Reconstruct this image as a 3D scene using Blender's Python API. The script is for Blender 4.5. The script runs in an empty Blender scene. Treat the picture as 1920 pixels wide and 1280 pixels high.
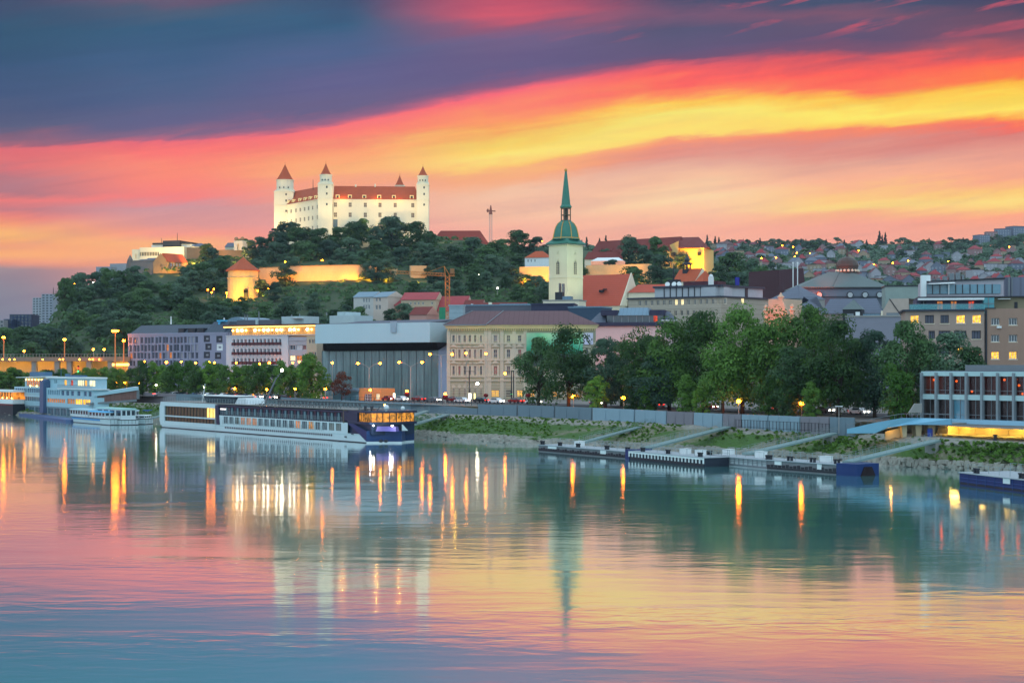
import bpy, math, random
import numpy as np
R = math.radians
SC = bpy.context.scene
COL = SC.collection
random.seed(7)

# ------------------------------------------------------------------ camera
F, CX, HY, CH = 3000.0, 960.0, 685.0, 16.0      # photo focal length in its pixels, centre column, horizon row, eye height over the water
cam_d = bpy.data.cameras.new("camera")
cam = bpy.data.objects.new("camera", cam_d); COL.objects.link(cam)
cam.location = (0, 0, CH); cam.rotation_euler = (R(90), 0, 0)
cam_d.sensor_width = 36; cam_d.lens = 36 * F / 1920; cam_d.shift_y = (640 - HY) / 1920 * -1
cam_d.clip_start = 1; cam_d.clip_end = 30000
SC.camera = cam

# ------------------------------------------------------------------ light, sky, exposure
SC.view_settings.view_transform = 'Standard'; SC.view_settings.look = 'None'
SC.view_settings.exposure = 0; SC.view_settings.gamma = 1
SC.cycles.use_denoising = True
SC.cycles.max_bounces = 5; SC.cycles.diffuse_bounces = 2; SC.cycles.glossy_bounces = 3
SC.cycles.transmission_bounces = 3; SC.cycles.transparent_max_bounces = 6
SC.cycles.sample_clamp_indirect = 4.0
SC.cycles.caustics_reflective = False; SC.cycles.caustics_refractive = False

def lin(c):
    return tuple(((v / 255) / 12.92 if v / 255 <= 0.04045 else ((v / 255 + 0.055) / 1.055) ** 2.4) for v in c) + (1.0,)

SUN_EL, SUN_AZ = R(1.5), R(24)
sun_d = bpy.data.lights.new("sun", 'SUN'); sun_d.energy = 0.35; sun_d.angle = R(12); sun_d.color = (1, 0.62, 0.36)
sun = bpy.data.objects.new("sun", sun_d); COL.objects.link(sun)
sun.rotation_euler = (R(90) - SUN_EL, 0, math.pi - SUN_AZ); sun.location = (300, 800, 400)

world = bpy.data.worlds.new("World"); SC.world = world; world.use_nodes = True
NT = world.node_tree; NT.nodes.clear()

class NG:
    """short hand for maths nodes in one tree"""
    def __init__(s, nt): s.nt = nt
    def n(s, t, **k):
        x = s.nt.nodes.new(t)
        for a, b in k.items(): setattr(x, a, b)
        return x
    def put(s, sock, v):
        if isinstance(v, bpy.types.NodeSocket): s.nt.links.new(v, sock)
        else: sock.default_value = v
    def m(s, op, a, b=0.0, c=None, clamp=False):
        x = s.n('ShaderNodeMath', operation=op, use_clamp=clamp)
        s.put(x.inputs[0], a); s.put(x.inputs[1], b)
        if c is not None: s.put(x.inputs[2], c)
        return x.outputs[0]
    def xyz(s, a, b, c):
        x = s.n('ShaderNodeCombineXYZ')
        for i, v in enumerate((a, b, c)): s.put(x.inputs[i], v)
        return x.outputs[0]
    def mix(s, f, a, b, mode='MIX'):
        x = s.n('ShaderNodeMix', data_type='RGBA', blend_type=mode)
        s.put(x.inputs[0], f); s.put(x.inputs[6], a); s.put(x.inputs[7], b)
        return x.outputs[2]
    def noise(s, vec, scale, detail=3, rough=0.5, dist=0.0):
        x = s.n('ShaderNodeTexNoise')
        if vec is not None: s.put(x.inputs['Vector'], vec)
        x.inputs['Scale'].default_value = scale; x.inputs['Detail'].default_value = detail
        x.inputs['Roughness'].default_value = rough; x.inputs['Distortion'].default_value = dist
        return x.outputs[0]
    def smooth(s, v, a, b):
        x = s.n('ShaderNodeMapRange', interpolation_type='SMOOTHSTEP')
        s.put(x.inputs[0], v); x.inputs[1].default_value = a; x.inputs[2].default_value = b
        return x.outputs[0]
    def ramp(s, v, stops):
        x = s.n('ShaderNodeValToRGB'); e = x.color_ramp.elements
        while len(e) > 1: e.remove(e[-1])
        e[0].position = stops[0][0]; e[0].color = stops[0][1]
        for p, c in stops[1:]:
            q = e.new(min(1, max(0, p))); q.color = c
        s.put(x.inputs[0], v)
        return x.outputs[0]
    def curve(s, v, pts):
        x = s.n('ShaderNodeFloatCurve'); c = x.mapping.curves[0]
        c.points[0].location = pts[0]; c.points[1].location = pts[-1]
        for p in pts[1:-1]: c.points.new(*p)
        x.mapping.update(); s.put(x.inputs[1], v)
        return x.outputs[0]

g = NG(NT)
tc = g.n('ShaderNodeTexCoord'); sep = g.n('ShaderNodeSeparateXYZ'); NT.links.new(tc.outputs['Generated'], sep.inputs[0])
dX, dY, dZ = sep.outputs
den = g.m('MAXIMUM', dY, 0.5)
U = g.m('ADD', g.m('MULTIPLY', g.m('DIVIDE', dX, den), F / 1920), 0.5)          # compass bearing, 0..1 across the sunset
V = g.m('MULTIPLY', g.m('DIVIDE', dZ, den), F)                                   # height over the horizon
PY = g.m('SUBTRACT', HY, V)
# long wind-drawn streaks that bend every band of cloud
tilt = g.m('ADD', PY, g.m('MULTIPLY', U, 260.0))
sv = g.xyz(g.m('MULTIPLY', U, 2.2), g.m('MULTIPLY', tilt, 0.010), 0.3)
n1 = g.noise(sv, 1.0, 5, 0.55, 0.4)
sv2 = g.xyz(g.m('MULTIPLY', U, 5.0), g.m('MULTIPLY', tilt, 0.035), 4.7)
n2 = g.noise(sv2, 1.0, 4, 0.5, 0.3)
wob = g.m('ADD', g.m('MULTIPLY', g.m('SUBTRACT', n1, 0.5), 70.0), g.m('MULTIPLY', g.m('SUBTRACT', n2, 0.5), 44.0))
n6 = g.noise(g.xyz(g.m('MULTIPLY', U, 13.0), g.m('MULTIPLY', tilt, 0.022), 1.4), 1.0, 5, 0.6, 0.8)
wob = g.m('ADD', wob, g.m('MULTIPLY', g.m('SUBTRACT', n6, 0.5), 34.0))
fade = g.smooth(PY, 480.0, 300.0)
PYw = g.m('ADD', PY, g.m('MULTIPLY', wob, g.m('ADD', g.m('MULTIPLY', fade, 0.75), 0.25)))
E1 = [266, 258, 228, 178, 138, 118, 104]       # lower rim of the dark cloud deck, per bearing
E2 = [330, 334, 330, 322, 264, 250, 226]       # lower rim of the golden band
A1 = g.m('MULTIPLY', g.curve(U, [(i / 6, E1[i] / 500) for i in range(7)]), 500.0)
A2 = g.m('MULTIPLY', g.curve(U, [(i / 6, E2[i] / 500) for i in range(7)]), 500.0)
t1 = g.m('DIVIDE', PYw, A1, clamp=True)
t2 = g.m('DIVIDE', g.m('SUBTRACT', PYw, A1), g.m('SUBTRACT', A2, A1), clamp=True)
t3 = g.m('DIVIDE', g.m('SUBTRACT', PYw, A2), g.m('SUBTRACT', 685.0, A2), clamp=True)
T = g.m('DIVIDE', g.m('ADD', g.m('ADD', t1, t2), t3), 3.0)
SKY = [
 [(0,(62,74,106)),(60,(45,82,112)),(120,(48,80,115)),(180,(62,82,122)),(230,(85,88,122)),(258,(140,92,115)),(272,(225,102,110)),(300,(232,112,112)),(330,(192,118,125)),(352,(180,115,125)),(366,(240,120,115)),(390,(205,120,125)),(403,(240,128,115)),(418,(250,155,108)),(440,(255,185,108)),(463,(250,160,110)),(480,(255,175,110)),(496,(240,150,122)),(505,(160,135,142)),(540,(138,130,145)),(600,(125,128,148))],
 [(0,(105,85,112)),(20,(75,90,116)),(60,(48,88,122)),(120,(60,90,130)),(180,(80,92,132)),(228,(95,90,130)),(248,(130,95,128)),(262,(235,100,115)),(280,(255,115,110)),(310,(255,135,110)),(340,(255,130,115)),(370,(248,125,122)),(388,(208,145,150)),(420,(228,152,145)),(440,(252,152,130)),(457,(255,178,118)),(480,(255,172,122)),(520,(235,150,135)),(600,(150,135,150))],
 [(0,(58,75,110)),(40,(48,90,125)),(100,(75,92,135)),(150,(95,92,138)),(190,(102,90,130)),(218,(165,95,126)),(232,(250,108,115)),(260,(255,125,110)),(290,(255,160,110)),(320,(255,178,115)),(350,(250,160,125)),(380,(238,160,145)),(420,(235,155,150)),(450,(242,145,140)),(520,(235,145,140))],
 [(0,(195,80,105)),(20,(212,85,105)),(50,(150,85,115)),(80,(110,90,130)),(130,(98,86,130)),(160,(140,85,122)),(182,(250,98,115)),(205,(255,125,105)),(240,(255,165,90)),(268,(255,215,95)),(296,(255,228,115)),(314,(255,198,108)),(330,(250,170,122)),(360,(246,192,160)),(400,(250,188,155)),(430,(250,170,150)),(520,(245,160,145))],
 [(0,(72,72,106)),(30,(115,80,110)),(60,(80,78,112)),(100,(95,80,118)),(122,(110,76,112)),(140,(228,85,100)),(160,(255,95,90)),(178,(255,130,85)),(196,(255,200,75)),(222,(255,236,112)),(252,(255,218,105)),(266,(250,150,110)),(282,(230,140,125)),(310,(226,158,142)),(340,(250,192,152)),(368,(255,215,160)),(396,(255,185,150)),(430,(250,162,142)),(520,(245,155,140))],
 [(0,(60,75,108)),(28,(120,78,104)),(45,(95,75,106)),(80,(90,75,110)),(102,(122,75,106)),(120,(210,80,92)),(142,(255,90,80)),(168,(255,108,80)),(188,(255,190,65)),(214,(255,232,98)),(238,(255,204,85)),(252,(250,132,96)),(275,(222,132,122)),(310,(226,152,136)),(345,(250,160,125)),(368,(255,195,100)),(383,(255,222,102)),(396,(255,165,110)),(420,(246,142,130)),(450,(240,140,132)),(520,(235,140,135))],
 [(0,(60,60,95)),(30,(75,65,95)),(68,(128,72,96)),(94,(200,80,86)),(112,(255,85,75)),(138,(255,120,62)),(154,(255,180,52)),(182,(255,216,74)),(208,(255,226,92)),(222,(255,165,64)),(236,(250,102,86)),(252,(216,120,115)),(300,(226,132,122)),(335,(250,145,110)),(353,(255,198,64)),(374,(255,226,92)),(388,(255,210,82)),(402,(255,140,100)),(430,(236,136,122)),(520,(230,135,128))],
]
def tpos(i, p):
    a, b = E1[i], E2[i]
    t = p / a if p < a else 1 + (p - a) / (b - a) if p < b else 2 + (p - b) / (685 - b)
    return t / 3
c = g.ramp(T, [(tpos(0, p), lin(k)) for p, k in SKY[0]])
for i in range(1, 7):
    c = g.mix(g.smooth(g.m('SUBTRACT', g.m('MULTIPLY', U, 6.0), float(i - 1)), 0.0, 1.0), c, g.ramp(T, [(tpos(i, p), lin(k)) for p, k in SKY[i]]))
c = g.mix(g.m('MULTIPLY', g.m('MULTIPLY', g.smooth(T, 0.67, 0.74), g.smooth(T, 1.0, 0.86)), g.m('MULTIPLY', g.smooth(U, 0.3, 0.55), 0.30)), c, lin((255, 208, 172)))
# thin cloud in the pale lower sky, pink wisps high up
n3 = g.noise(g.xyz(g.m('MULTIPLY', U, 4.2), g.m('MULTIPLY', tilt, 0.016), 9.0), 1.0, 6, 0.6, 0.6)
low = g.m('MULTIPLY', g.smooth(n3, 0.50, 0.72), g.m('MULTIPLY', g.smooth(T, 0.63, 0.74), 0.22))
c = g.mix(low, c, lin((196, 134, 142)))
n4 = g.noise(g.xyz(g.m('MULTIPLY', U, 8.0), g.m('MULTIPLY', g.m('ADD', PY, g.m('MULTIPLY', U, 420.0)), 0.030), 2.0), 1.0, 5, 0.55, 0.5)
wis = g.m('MULTIPLY', g.smooth(n4, 0.54, 0.68), g.m('MULTIPLY', g.smooth(U, 0.50, 0.68), g.smooth(T, 0.26, 0.14)))
c = g.mix(g.m('MULTIPLY', wis, 0.8), c, lin((205, 82, 102)))
n5 = g.noise(g.xyz(g.m('MULTIPLY', U, 3.0), g.m('MULTIPLY', tilt, 0.024), 6.1), 1.0, 7, 0.62, 0.5)
c = g.mix(1.0, c, g.ramp(g.smooth(n5, 0.3, 0.7), [(0, (0.93, 0.92, 0.97, 1)), (0.5, (1, 1, 1, 1)), (1, (1.0, 1.03, 1.05, 1))]), 'MULTIPLY')
# evening sky over and behind the viewer: pale cool blue
zen = g.mix(g.smooth(dZ, 0.0, 0.9), (0.95, 1.30, 1.55, 1), (0.80, 1.02, 1.22, 1))
c = g.mix(g.smooth(PY, -40.0, -900.0), c, zen)
c = g.mix(g.smooth(dY, 0.45, -0.25), c, zen)
nis = g.n('ShaderNodeTexSky', sky_type='NISHITA'); nis.sun_disc = False; nis.sun_elevation = SUN_EL; nis.sun_rotation = SUN_AZ
add = g.mix(0.003, c, nis.outputs[0], 'ADD')
bg = g.n('ShaderNodeBackground'); NT.links.new(add, bg.inputs[0]); bg.inputs[1].default_value = 1.0
wo = g.n('ShaderNodeOutputWorld'); NT.links.new(bg.outputs[0], wo.inputs[0])

# ------------------------------------------------------------------ helpers
def at(px, py, Y):
    return ((px - CX) / F * Y, Y, CH + (HY - py) / F * Y)
def on(px, py, z):
    Y = F * (CH - z) / (py - HY)
    return ((px - CX) / F * Y, Y, z)
def PX(px, Y): return (px - CX) / F * Y
def PZ(py, Y): return CH + (HY - py) / F * Y

class MB:
    """collects faces of one mesh"""
    def __init__(s): s.v = []; s.f = []; s.m = []
    def poly(s, pts, m=0):
        b = len(s.v); s.v += [tuple(p) for p in pts]; s.f.append(tuple(range(b, b + len(pts)))); s.m.append(m); return s
    def box(s, x0, x1, y0, y1, z0, z1, m=0):
        if x1 < x0: x0, x1 = x1, x0
        if y1 < y0: y0, y1 = y1, y0
        if z1 < z0: z0, z1 = z1, z0
        b = len(s.v)
        s.v += [(x0,y0,z0),(x1,y0,z0),(x1,y1,z0),(x0,y1,z0),(x0,y0,z1),(x1,y0,z1),(x1,y1,z1),(x0,y1,z1)]
        for q in ((0,3,2,1),(4,5,6,7),(0,1,5,4),(1,2,6,5),(2,3,7,6),(3,0,4,7)):
            s.f.append(tuple(b + k for k in q)); s.m.append(m)
        return s
    def hexa(s, bot, top, m=0):
        """bot, top: four points each, same order (counter-clockwise from above)"""
        n = len(bot); b = len(s.v); s.v += [tuple(p) for p in bot] + [tuple(p) for p in top]
        s.f.append(tuple(b + k for k in range(n - 1, -1, -1))); s.m.append(m)
        s.f.append(tuple(b + n + k for k in range(n))); s.m.append(m)
        for k in range(n):
            s.f.append((b + k, b + (k + 1) % n, b + n + (k + 1) % n, b + n + k)); s.m.append(m)
        return s
    def prism(s, pts, z0, z1, m=0):
        return s.hexa([(x, y, z0) for x, y in pts], [(x, y, z1) for x, y in pts], m)
    def bar(s, a, b, w=0.1, h=None, m=0):
        """square bar between two points"""
        h = h or w; a = np.array(a, float); b = np.array(b, float); d = b - a; L = np.linalg.norm(d)
        if L < 1e-6: return s
        d /= L; up = np.array((0, 0, 1.0)) if abs(d[2]) < 0.95 else np.array((0, 1.0, 0))
        r = np.cross(d, up); r /= np.linalg.norm(r); u = np.cross(r, d)
        q = [r * w / 2 + u * h / 2, -r * w / 2 + u * h / 2, -r * w / 2 - u * h / 2, r * w / 2 - u * h / 2]
        return s.hexa([a + k for k in q], [b + k for k in q], m)
    def tube(s, a, b, r0, r1=None, n=8, m=0):
        r1 = r0 if r1 is None else r1
        a = np.array(a, float); b = np.array(b, float); d = b - a; d /= np.linalg.norm(d)
        up = np.array((0, 0, 1.0)) if abs(d[2]) < 0.95 else np.array((1.0, 0, 0))
        r = np.cross(d, up); r /= np.linalg.norm(r); u = np.cross(r, d)
        ang = [2 * math.pi * k / n for k in range(n)]
        return s.hexa([a + (r * math.cos(k) + u * math.sin(k)) * r0 for k in ang], [b + (r * math.cos(k) + u * math.sin(k)) * r1 for k in ang], m)
    def lathe(s, prof, n=16, c=(0, 0), m=0, rot=0.0):
        b = len(s.v)
        for r, z in prof:
            for k in range(n):
                a = rot + 2 * math.pi * k / n
                s.v.append((c[0] + r * math.cos(a), c[1] + r * math.sin(a), z))
        for i in range(len(prof) - 1):
            for k in range(n):
                s.f.append((b + i * n + k, b + i * n + (k + 1) % n, b + (i + 1) * n + (k + 1) % n, b + (i + 1) * n + k)); s.m.append(m)
        s.f.append(tuple(b + k for k in range(n - 1, -1, -1))); s.m.append(m)
        s.f.append(tuple(b + (len(prof) - 1) * n + k for k in range(n))); s.m.append(m)
        return s
    def ball(s, c, r, n=8, m=0, sq=1.0):
        k = max(3, n // 2)
        return s.lathe([(max(1e-3, r * math.sin(math.pi * i / k)), c[2] - r * sq * math.cos(math.pi * i / k)) for i in range(k + 1)], n, (c[0], c[1]), m)
    def hip(s, x0, x1, y0, y1, z0, z1, ix=None, m=0, ov=0.0, gable_m=None):
        """hip roof with the ridge along x; ix = how far the ridge ends lie in from the ends (0 = gable)"""
        X0, X1, Y0, Y1 = x0 - ov, x1 + ov, y0 - ov, y1 + ov; ym = (y0 + y1) / 2
        ix = (y1 - y0) / 2 if ix is None else ix
        a, b, c, d = (X0, Y0, z0), (X1, Y0, z0), (X1, Y1, z0), (X0, Y1, z0)
        e, f = ((x0 + ix) if ix else X0, ym, z1), ((x1 - ix) if ix else X1, ym, z1)
        s.poly([a, b, f, e], m); s.poly([c, d, e, f], m)
        gm = m if ix else (m if gable_m is None else gable_m)
        s.poly([b, c, f], gm); s.poly([d, a, e], gm); s.poly([d, c, b, a], m)
        return s
    def wall(s, x0, x1, z0, z1, holes, y=0.0, t=0.3, m=0, mr=None):
        """a front wall (facing -y) with openings cut through it and reveals t deep"""
        mr = m if mr is None else mr
        hs = [(max(x0, a), min(x1, b), max(z0, c), min(z1, d)) for a, b, c, d in holes]
        hs = [h for h in hs if h[1] > h[0] + 1e-3 and h[3] > h[2] + 1e-3]
        zs = sorted(set([z0, z1] + [h[2] for h in hs] + [h[3] for h in hs]))
        for za, zb in zip(zs[:-1], zs[1:]):
            if zb - za < 1e-5: continue
            row = sorted([h for h in hs if h[2] <= za + 1e-5 and h[3] >= zb - 1e-5]); x = x0
            for h in row:
                if h[0] > x + 1e-5: s.poly([(x, y, za), (h[0], y, za), (h[0], y, zb), (x, y, zb)], m)
                x = max(x, h[1])
            if x < x1 - 1e-5: s.poly([(x, y, za), (x1, y, za), (x1, y, zb), (x, y, zb)], m)
        for a, b, c, d in hs:
            s.poly([(a, y, c), (a, y + t, c), (a, y + t, d), (a, y, d)], mr); s.poly([(b, y + t, c), (b, y, c), (b, y, d), (b, y + t, d)], mr)
            s.poly([(a, y, d), (a, y + t, d), (b, y + t, d), (b, y, d)], mr); s.poly([(a, y + t, c), (a, y, c), (b, y, c), (b, y + t, c)], mr)
        return s
    def mesh(s, name, mats):
        me = bpy.data.meshes.new(name); me.from_pydata(s.v, [], s.f)
        for k in (mats if isinstance(mats, (list, tuple)) else [mats]): me.materials.append(k)
        if any(s.m): me.polygons.foreach_set("material_index", s.m)
        me.update(); return me
    def build(s, name, mats, parent=None, loc=(0, 0, 0), rz=0.0):
        return link(name, s.mesh(name, mats), parent, loc, rz)

def link(name, me, parent=None, loc=(0, 0, 0), rz=0.0):
    o = bpy.data.objects.new(name, me); COL.objects.link(o)
    o.location = loc; o.rotation_euler = (0, 0, rz)
    if parent is not None: o.parent = parent
    return o
def tag(o, label=None, cat=None, group=None, kind=None):
    if label: o["label"] = label
    if cat: o["category"] = cat
    if group: o["group"] = group
    if kind: o["kind"] = kind
    return o
def thing(name, label, cat, loc=(0, 0, 0), rz=0.0, group=None):
    return tag(link(name, None, None, loc, rz), label, cat, group)
def copy_tree(o, parent=None):
    c = o.copy(); COL.objects.link(c)
    if parent is not None: c.parent = parent
    for ch in list(o.children): copy_tree(ch, c)
    return c

# ------------------------------------------------------------------ materials
MATS = {}
def mat(name, col, rough=0.7, var=0.12, scale=0.6, metal=0.0, streak=0.0, rows=0.0, rowdir='Z', bump=0.0, spec=0.3, fine=0.0):
    """surface with uneven colour: broad blotches, optional vertical rain streaks, optional courses (tiles, boards)"""
    if name in MATS: return MATS[name]
    m = bpy.data.materials.new(name); m.use_nodes = True; nt = m.node_tree; h = NG(nt)
    b = nt.nodes['Principled BSDF']; col = lin(col) if max(col) > 1 else tuple(col) + (1,)
    tcd = h.n('ShaderNodeTexCoord'); P = tcd.outputs['Object']
    f = h.noise(P, scale, 5, 0.6)
    v = h.m('MULTIPLY', h.m('SUBTRACT', f, 0.5), 2.4 * var)
    if streak:
        mp = h.n('ShaderNodeMapping'); nt.links.new(P, mp.inputs[0]); mp.inputs['Scale'].default_value = (1.3, 1.3, 0.06)
        v = h.m('ADD', v, h.m('MULTIPLY', h.m('SUBTRACT', h.noise(mp.outputs[0], 1.0, 4, 0.6), 0.5), 2 * streak))
    if fine: v = h.m('ADD', v, h.m('MULTIPLY', h.m('SUBTRACT', h.noise(P, scale * 9, 3, 0.6), 0.5), 2 * fine))
    if rows:
        sx = h.n('ShaderNodeSeparateXYZ'); nt.links.new(P, sx.inputs[0])
        w = h.m('FRACT', h.m('MULTIPLY', sx.outputs['XYZ'.index(rowdir)], rows))
        v = h.m('SUBTRACT', v, h.m('MULTIPLY', h.m('LESS_THAN', w, 0.14), 0.22))
    oi = h.n('ShaderNodeObjectInfo')
    v = h.m('ADD', v, h.m('MULTIPLY', h.m('SUBTRACT', oi.outputs['Random'], 0.5), 0.5 * var))
    k = h.m('MAXIMUM', h.m('ADD', v, 1.0), 0.15)
    hs = h.n('ShaderNodeVectorMath', operation='SCALE'); hs.inputs[0].default_value = col[:3]; nt.links.new(k, hs.inputs['Scale'])
    nt.links.new(hs.outputs[0], b.inputs['Base Color'])
    b.inputs['Roughness'].default_value = rough; b.inputs['Metallic'].default_value = metal
    b.inputs['Specular IOR Level'].default_value = spec
    if bump:
        bp = h.n('ShaderNodeBump'); bp.inputs['Strength'].default_value = 1.0; bp.inputs['Distance'].default_value = bump
        nt.links.new(h.noise(P, scale * 6, 4, 0.6), bp.inputs['Height']); nt.links.new(bp.outputs[0], b.inputs['Normal'])
    MATS[name] = m; return m
def glow(name, col, strength, var=0.0, scale=1.0, base=None):
    """something that gives off light: lamps, lit rooms behind glass; also lamplight painted onto a few surfaces"""
    if name in MATS: return MATS[name]
    m = bpy.data.materials.new(name); m.use_nodes = True; nt = m.node_tree; h = NG(nt)
    b = nt.nodes['Principled BSDF']; col = lin(col)
    b.inputs['Base Color'].default_value = lin(base) if base else (col[0] * .5, col[1] * .5, col[2] * .5, 1)
    b.inputs['Emission Color'].default_value = col; b.inputs['Emission Strength'].default_value = strength
    if var:
        tcd = h.n('ShaderNodeTexCoord'); f = h.smooth(h.noise(tcd.outputs['Object'], scale, 3, 0.6), 0.35, 0.65)
        oi = h.n('ShaderNodeObjectInfo')
        f = h.m('MULTIPLY', f, h.m('ADD', h.m('MULTIPLY', oi.outputs['Random'], 0.8), 0.4))
        nt.links.new(h.m('MULTIPLY', h.m('ADD', h.m('MULTIPLY', f, 2 * var), 1 - var), strength), b.inputs['Emission Strength'])
    MATS[name] = m; return m
def glass(name, col=(40, 52, 62), rough=0.08):
    m = mat(name, col, rough, 0.25, 0.35, spec=0.8); return m

M_GLASS = glass('dark_window_glass', (42, 54, 66))
M_BLUEGLASS = glass('teal_window_glass', (88, 140, 160), 0.12)
M_WARM = glow('lit_room_amber', (255, 176, 60), 1.5, 0.55, 1.1)
M_WARMDIM = glow('lit_room_dim', (255, 150, 70), 0.38, 0.6, 1.0)
M_PALEWARM = glow('lit_room_pale', (255, 232, 170), 1.5, 0.3, 1.0)
M_RED = glow('lit_room_red', (235, 70, 30), 0.55, 0.7, 1.3)
M_SODIUM = glow('sodium_bulb', (255, 122, 14), 130.0)
M_SODIUM2 = glow('sodium_bulb_small', (255, 134, 22), 70.0)
M_WHITEBULB = glow('white_bulb', (255, 244, 214), 40.0)
M_GREENBULB = glow('green_signal', (40, 255, 120), 14.0)
M_REDBULB = glow('red_signal', (255, 50, 25), 10.0)
M_STRIP = glow('cove_light_strip', (255, 196, 96), 4.0)
M_WHITE = mat('white_paint', (226, 232, 232), 0.5, 0.06, 0.4, streak=0.05)
M_CREAM = mat('cream_plaster', (232, 222, 196), 0.85, 0.06, 0.15, streak=0.04)
M_STEEL = mat('grey_steel', (120, 128, 134), 0.45, 0.12, 0.8, metal=0.3)
M_DARK = mat('dark_metal', (40, 44, 52), 0.5, 0.15, 0.8)
M_POLE = mat('pale_pole_paint', (170, 164, 158), 0.5, 0.1, 0.5)
M_CONC = mat('concrete', (150, 150, 146), 0.9, 0.15, 0.3, streak=0.1, fine=0.06)
M_BARK = mat('bark', (62, 52, 44), 0.95, 0.25, 1.2)
# ------------------------------------------------------------------ terrain
YS = [330, 560, 650, 700, 740, 850, 980, 1100, 1200, 1500, 1800, 2100, 2600, 4000, 9000]
XS = [-1400, -600, -100, 60, 130, 200, 300, 450, 550, 700, 850, 1000, 1150, 1350, 1550, 1750, 1920, 2400, 3400]
ZT = [
 [6.2]*19,
 [6.5]*19,
 [9,9,10,12,12,12,12,12,11,10,10,9,9,8,8,8,8,8,8],
 [12,14,18,20.7,23,26,28,28,26,29,27,18,14,10,9,9,9,9,9],
 [14,16,22,24,29,32,35,34,34,37,36,26,20,13,11,10,10,10,10],
 [16,20,25,27,47,50,51,51,58,61,58,57,61,56,30,22,20,20,20],
 [16,20,24,27,57,66,79,83,94,95,94,83,80,70,36,28,26,26,26],
 [16,18,20,22,48,70,84,93,97,97,96,95,95,80,66,58,56,60,60],
 [16,18,18,20,36,58,80,90,96,97,98,99,100,90,76,74,74,80,80],
 [18,18,18,18,24,40,60,74,84,92,104,116,122,116,106,104,106,112,112],
 [18,18,18,18,20,24,40,60,74,92,116,134,144,146,140,138,142,150,150],
 [18,18,18,18,18,20,26,40,60,90,122,146,160,168,170,170,184,196,196],
 [18,18,18,18,18,18,22,30,50,80,112,140,150,158,160,162,176,186,186],
 [18]*10 + [60,80,90,90,90,90,90,90,90],
 [18]*19]
ZT = np.array(ZT, float)
def ground(px, Y):
    """height of the land, read between survey lines"""
    i = int(np.clip(np.searchsorted(YS, Y) - 1, 0, len(YS) - 2)); j = int(np.clip(np.searchsorted(XS, px) - 1, 0, len(XS) - 2))
    a = min(1, max(0, (Y - YS[i]) / (YS[i + 1] - YS[i]))); b = min(1, max(0, (px - XS[j]) / (XS[j + 1] - XS[j])))
    a, b = a * a * (3 - 2 * a) * .5 + a * .5, b * b * (3 - 2 * b)
    return (ZT[i, j] * (1 - b) + ZT[i, j + 1] * b) * (1 - a) + (ZT[i + 1, j] * (1 - b) + ZT[i + 1, j + 1] * b) * a
def gpt(px, Y, dz=0.0):
    return (PX(px, Y), Y, ground(px, Y) + dz)

# shore, read from the photograph at known heights
EDGE = [on(a, b, 0.0) for a, b in ((3400, 1010), (2600, 936), (2200, 905), (1920, 887), (1800, 881), (1640, 872), (1450, 859), (1200, 845), (1000, 834), (770, 819), (600, 808), (430, 799), (290, 791), (150, 784), (0, 777), (-300, 767), (-900, 755), (-2400, 735))]
TOPZ = 4.3
TOPP = ((3400, 905), (2600, 862), (2200, 842), (1920, 830), (1800, 824), (1640, 813), (1450, 803.5), (1200, 790), (1000, 781), (770, 774), (600, 767), (430, 761), (290, 756), (150, 752), (0, 749), (-300, 744), (-900, 735), (-2400, 722))
TOP = [on(a, b, TOPZ) for a, b in TOPP]
def lerp3(a, b, t): return tuple(a[k] + (b[k] - a[k]) * t for k in range(3))
def resample(line, n):
    L = [0.0]
    for p, q in zip(line[:-1], line[1:]): L.append(L[-1] + math.dist(p, q))
    out = []
    for k in range(n):
        d = L[-1] * k / (n - 1); i = max(j for j in range(len(L)) if L[j] <= d + 1e-9); i = min(i, len(line) - 2)
        out.append(lerp3(line[i], line[i + 1], (d - L[i]) / max(1e-9, L[i + 1] - L[i])))
    return out
def densify(line, k):
    out = []
    for p, q in zip(line[:-1], line[1:]):
        for j in range(k): out.append(lerp3(p, q, j / k))
    return out + [line[-1]]
DE, DT = densify(EDGE, 24), densify(TOP, 24)
rng = np.random.default_rng(5)

M_GRASS = None
def bank_material():
    m = bpy.data.materials.new('river_bank_cover'); m.use_nodes = True; nt = m.node_tree; h = NG(nt); b = nt.nodes['Principled BSDF']
    tcd = h.n('ShaderNodeTexCoord'); P = tcd.outputs['Object']
    geo = h.n('ShaderNodeSeparateXYZ'); nt.links.new(P, geo.inputs[0]); z = geo.outputs[2]; x = geo.outputs[0]
    big = h.noise(P, 0.07, 5, 0.65); fine = h.noise(P, 0.9, 4, 0.65)
    grass = h.mix(fine, lin((34, 62, 22)), lin((78, 118, 40)))
    dry = h.mix(fine, lin((86, 88, 66)), lin((140, 136, 112)))
    # the bank is greener upstream, drier downstream
    gf = h.m('ADD', big, h.m('MULTIPLY', h.smooth(x, 30.0, -20.0), 0.16))
    c = h.mix(h.smooth(gf, 0.43, 0.56), dry, grass)
    st = h.mix(h.noise(P, 1.1, 3, 0.7), lin((92, 92, 86)), lin((176, 172, 160)))
    zz = h.m('ADD', z, h.m('MULTIPLY', h.m('SUBTRACT', big, 0.5), 2.2))
    c = h.mix(h.smooth(zz, 1.25, 0.95), c, st)
    c = h.mix(h.smooth(zz, 3.35, 3.7), c, st)
    nt.links.new(c, b.inputs['Base Color']); b.inputs['Roughness'].default_value = 0.95
    bp = h.n('ShaderNodeBump'); bp.inputs['Distance'].default_value = 0.5; nt.links.new(fine, bp.inputs['Height']); nt.links.new(bp.outputs[0], b.inputs['Normal'])
    return m
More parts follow.
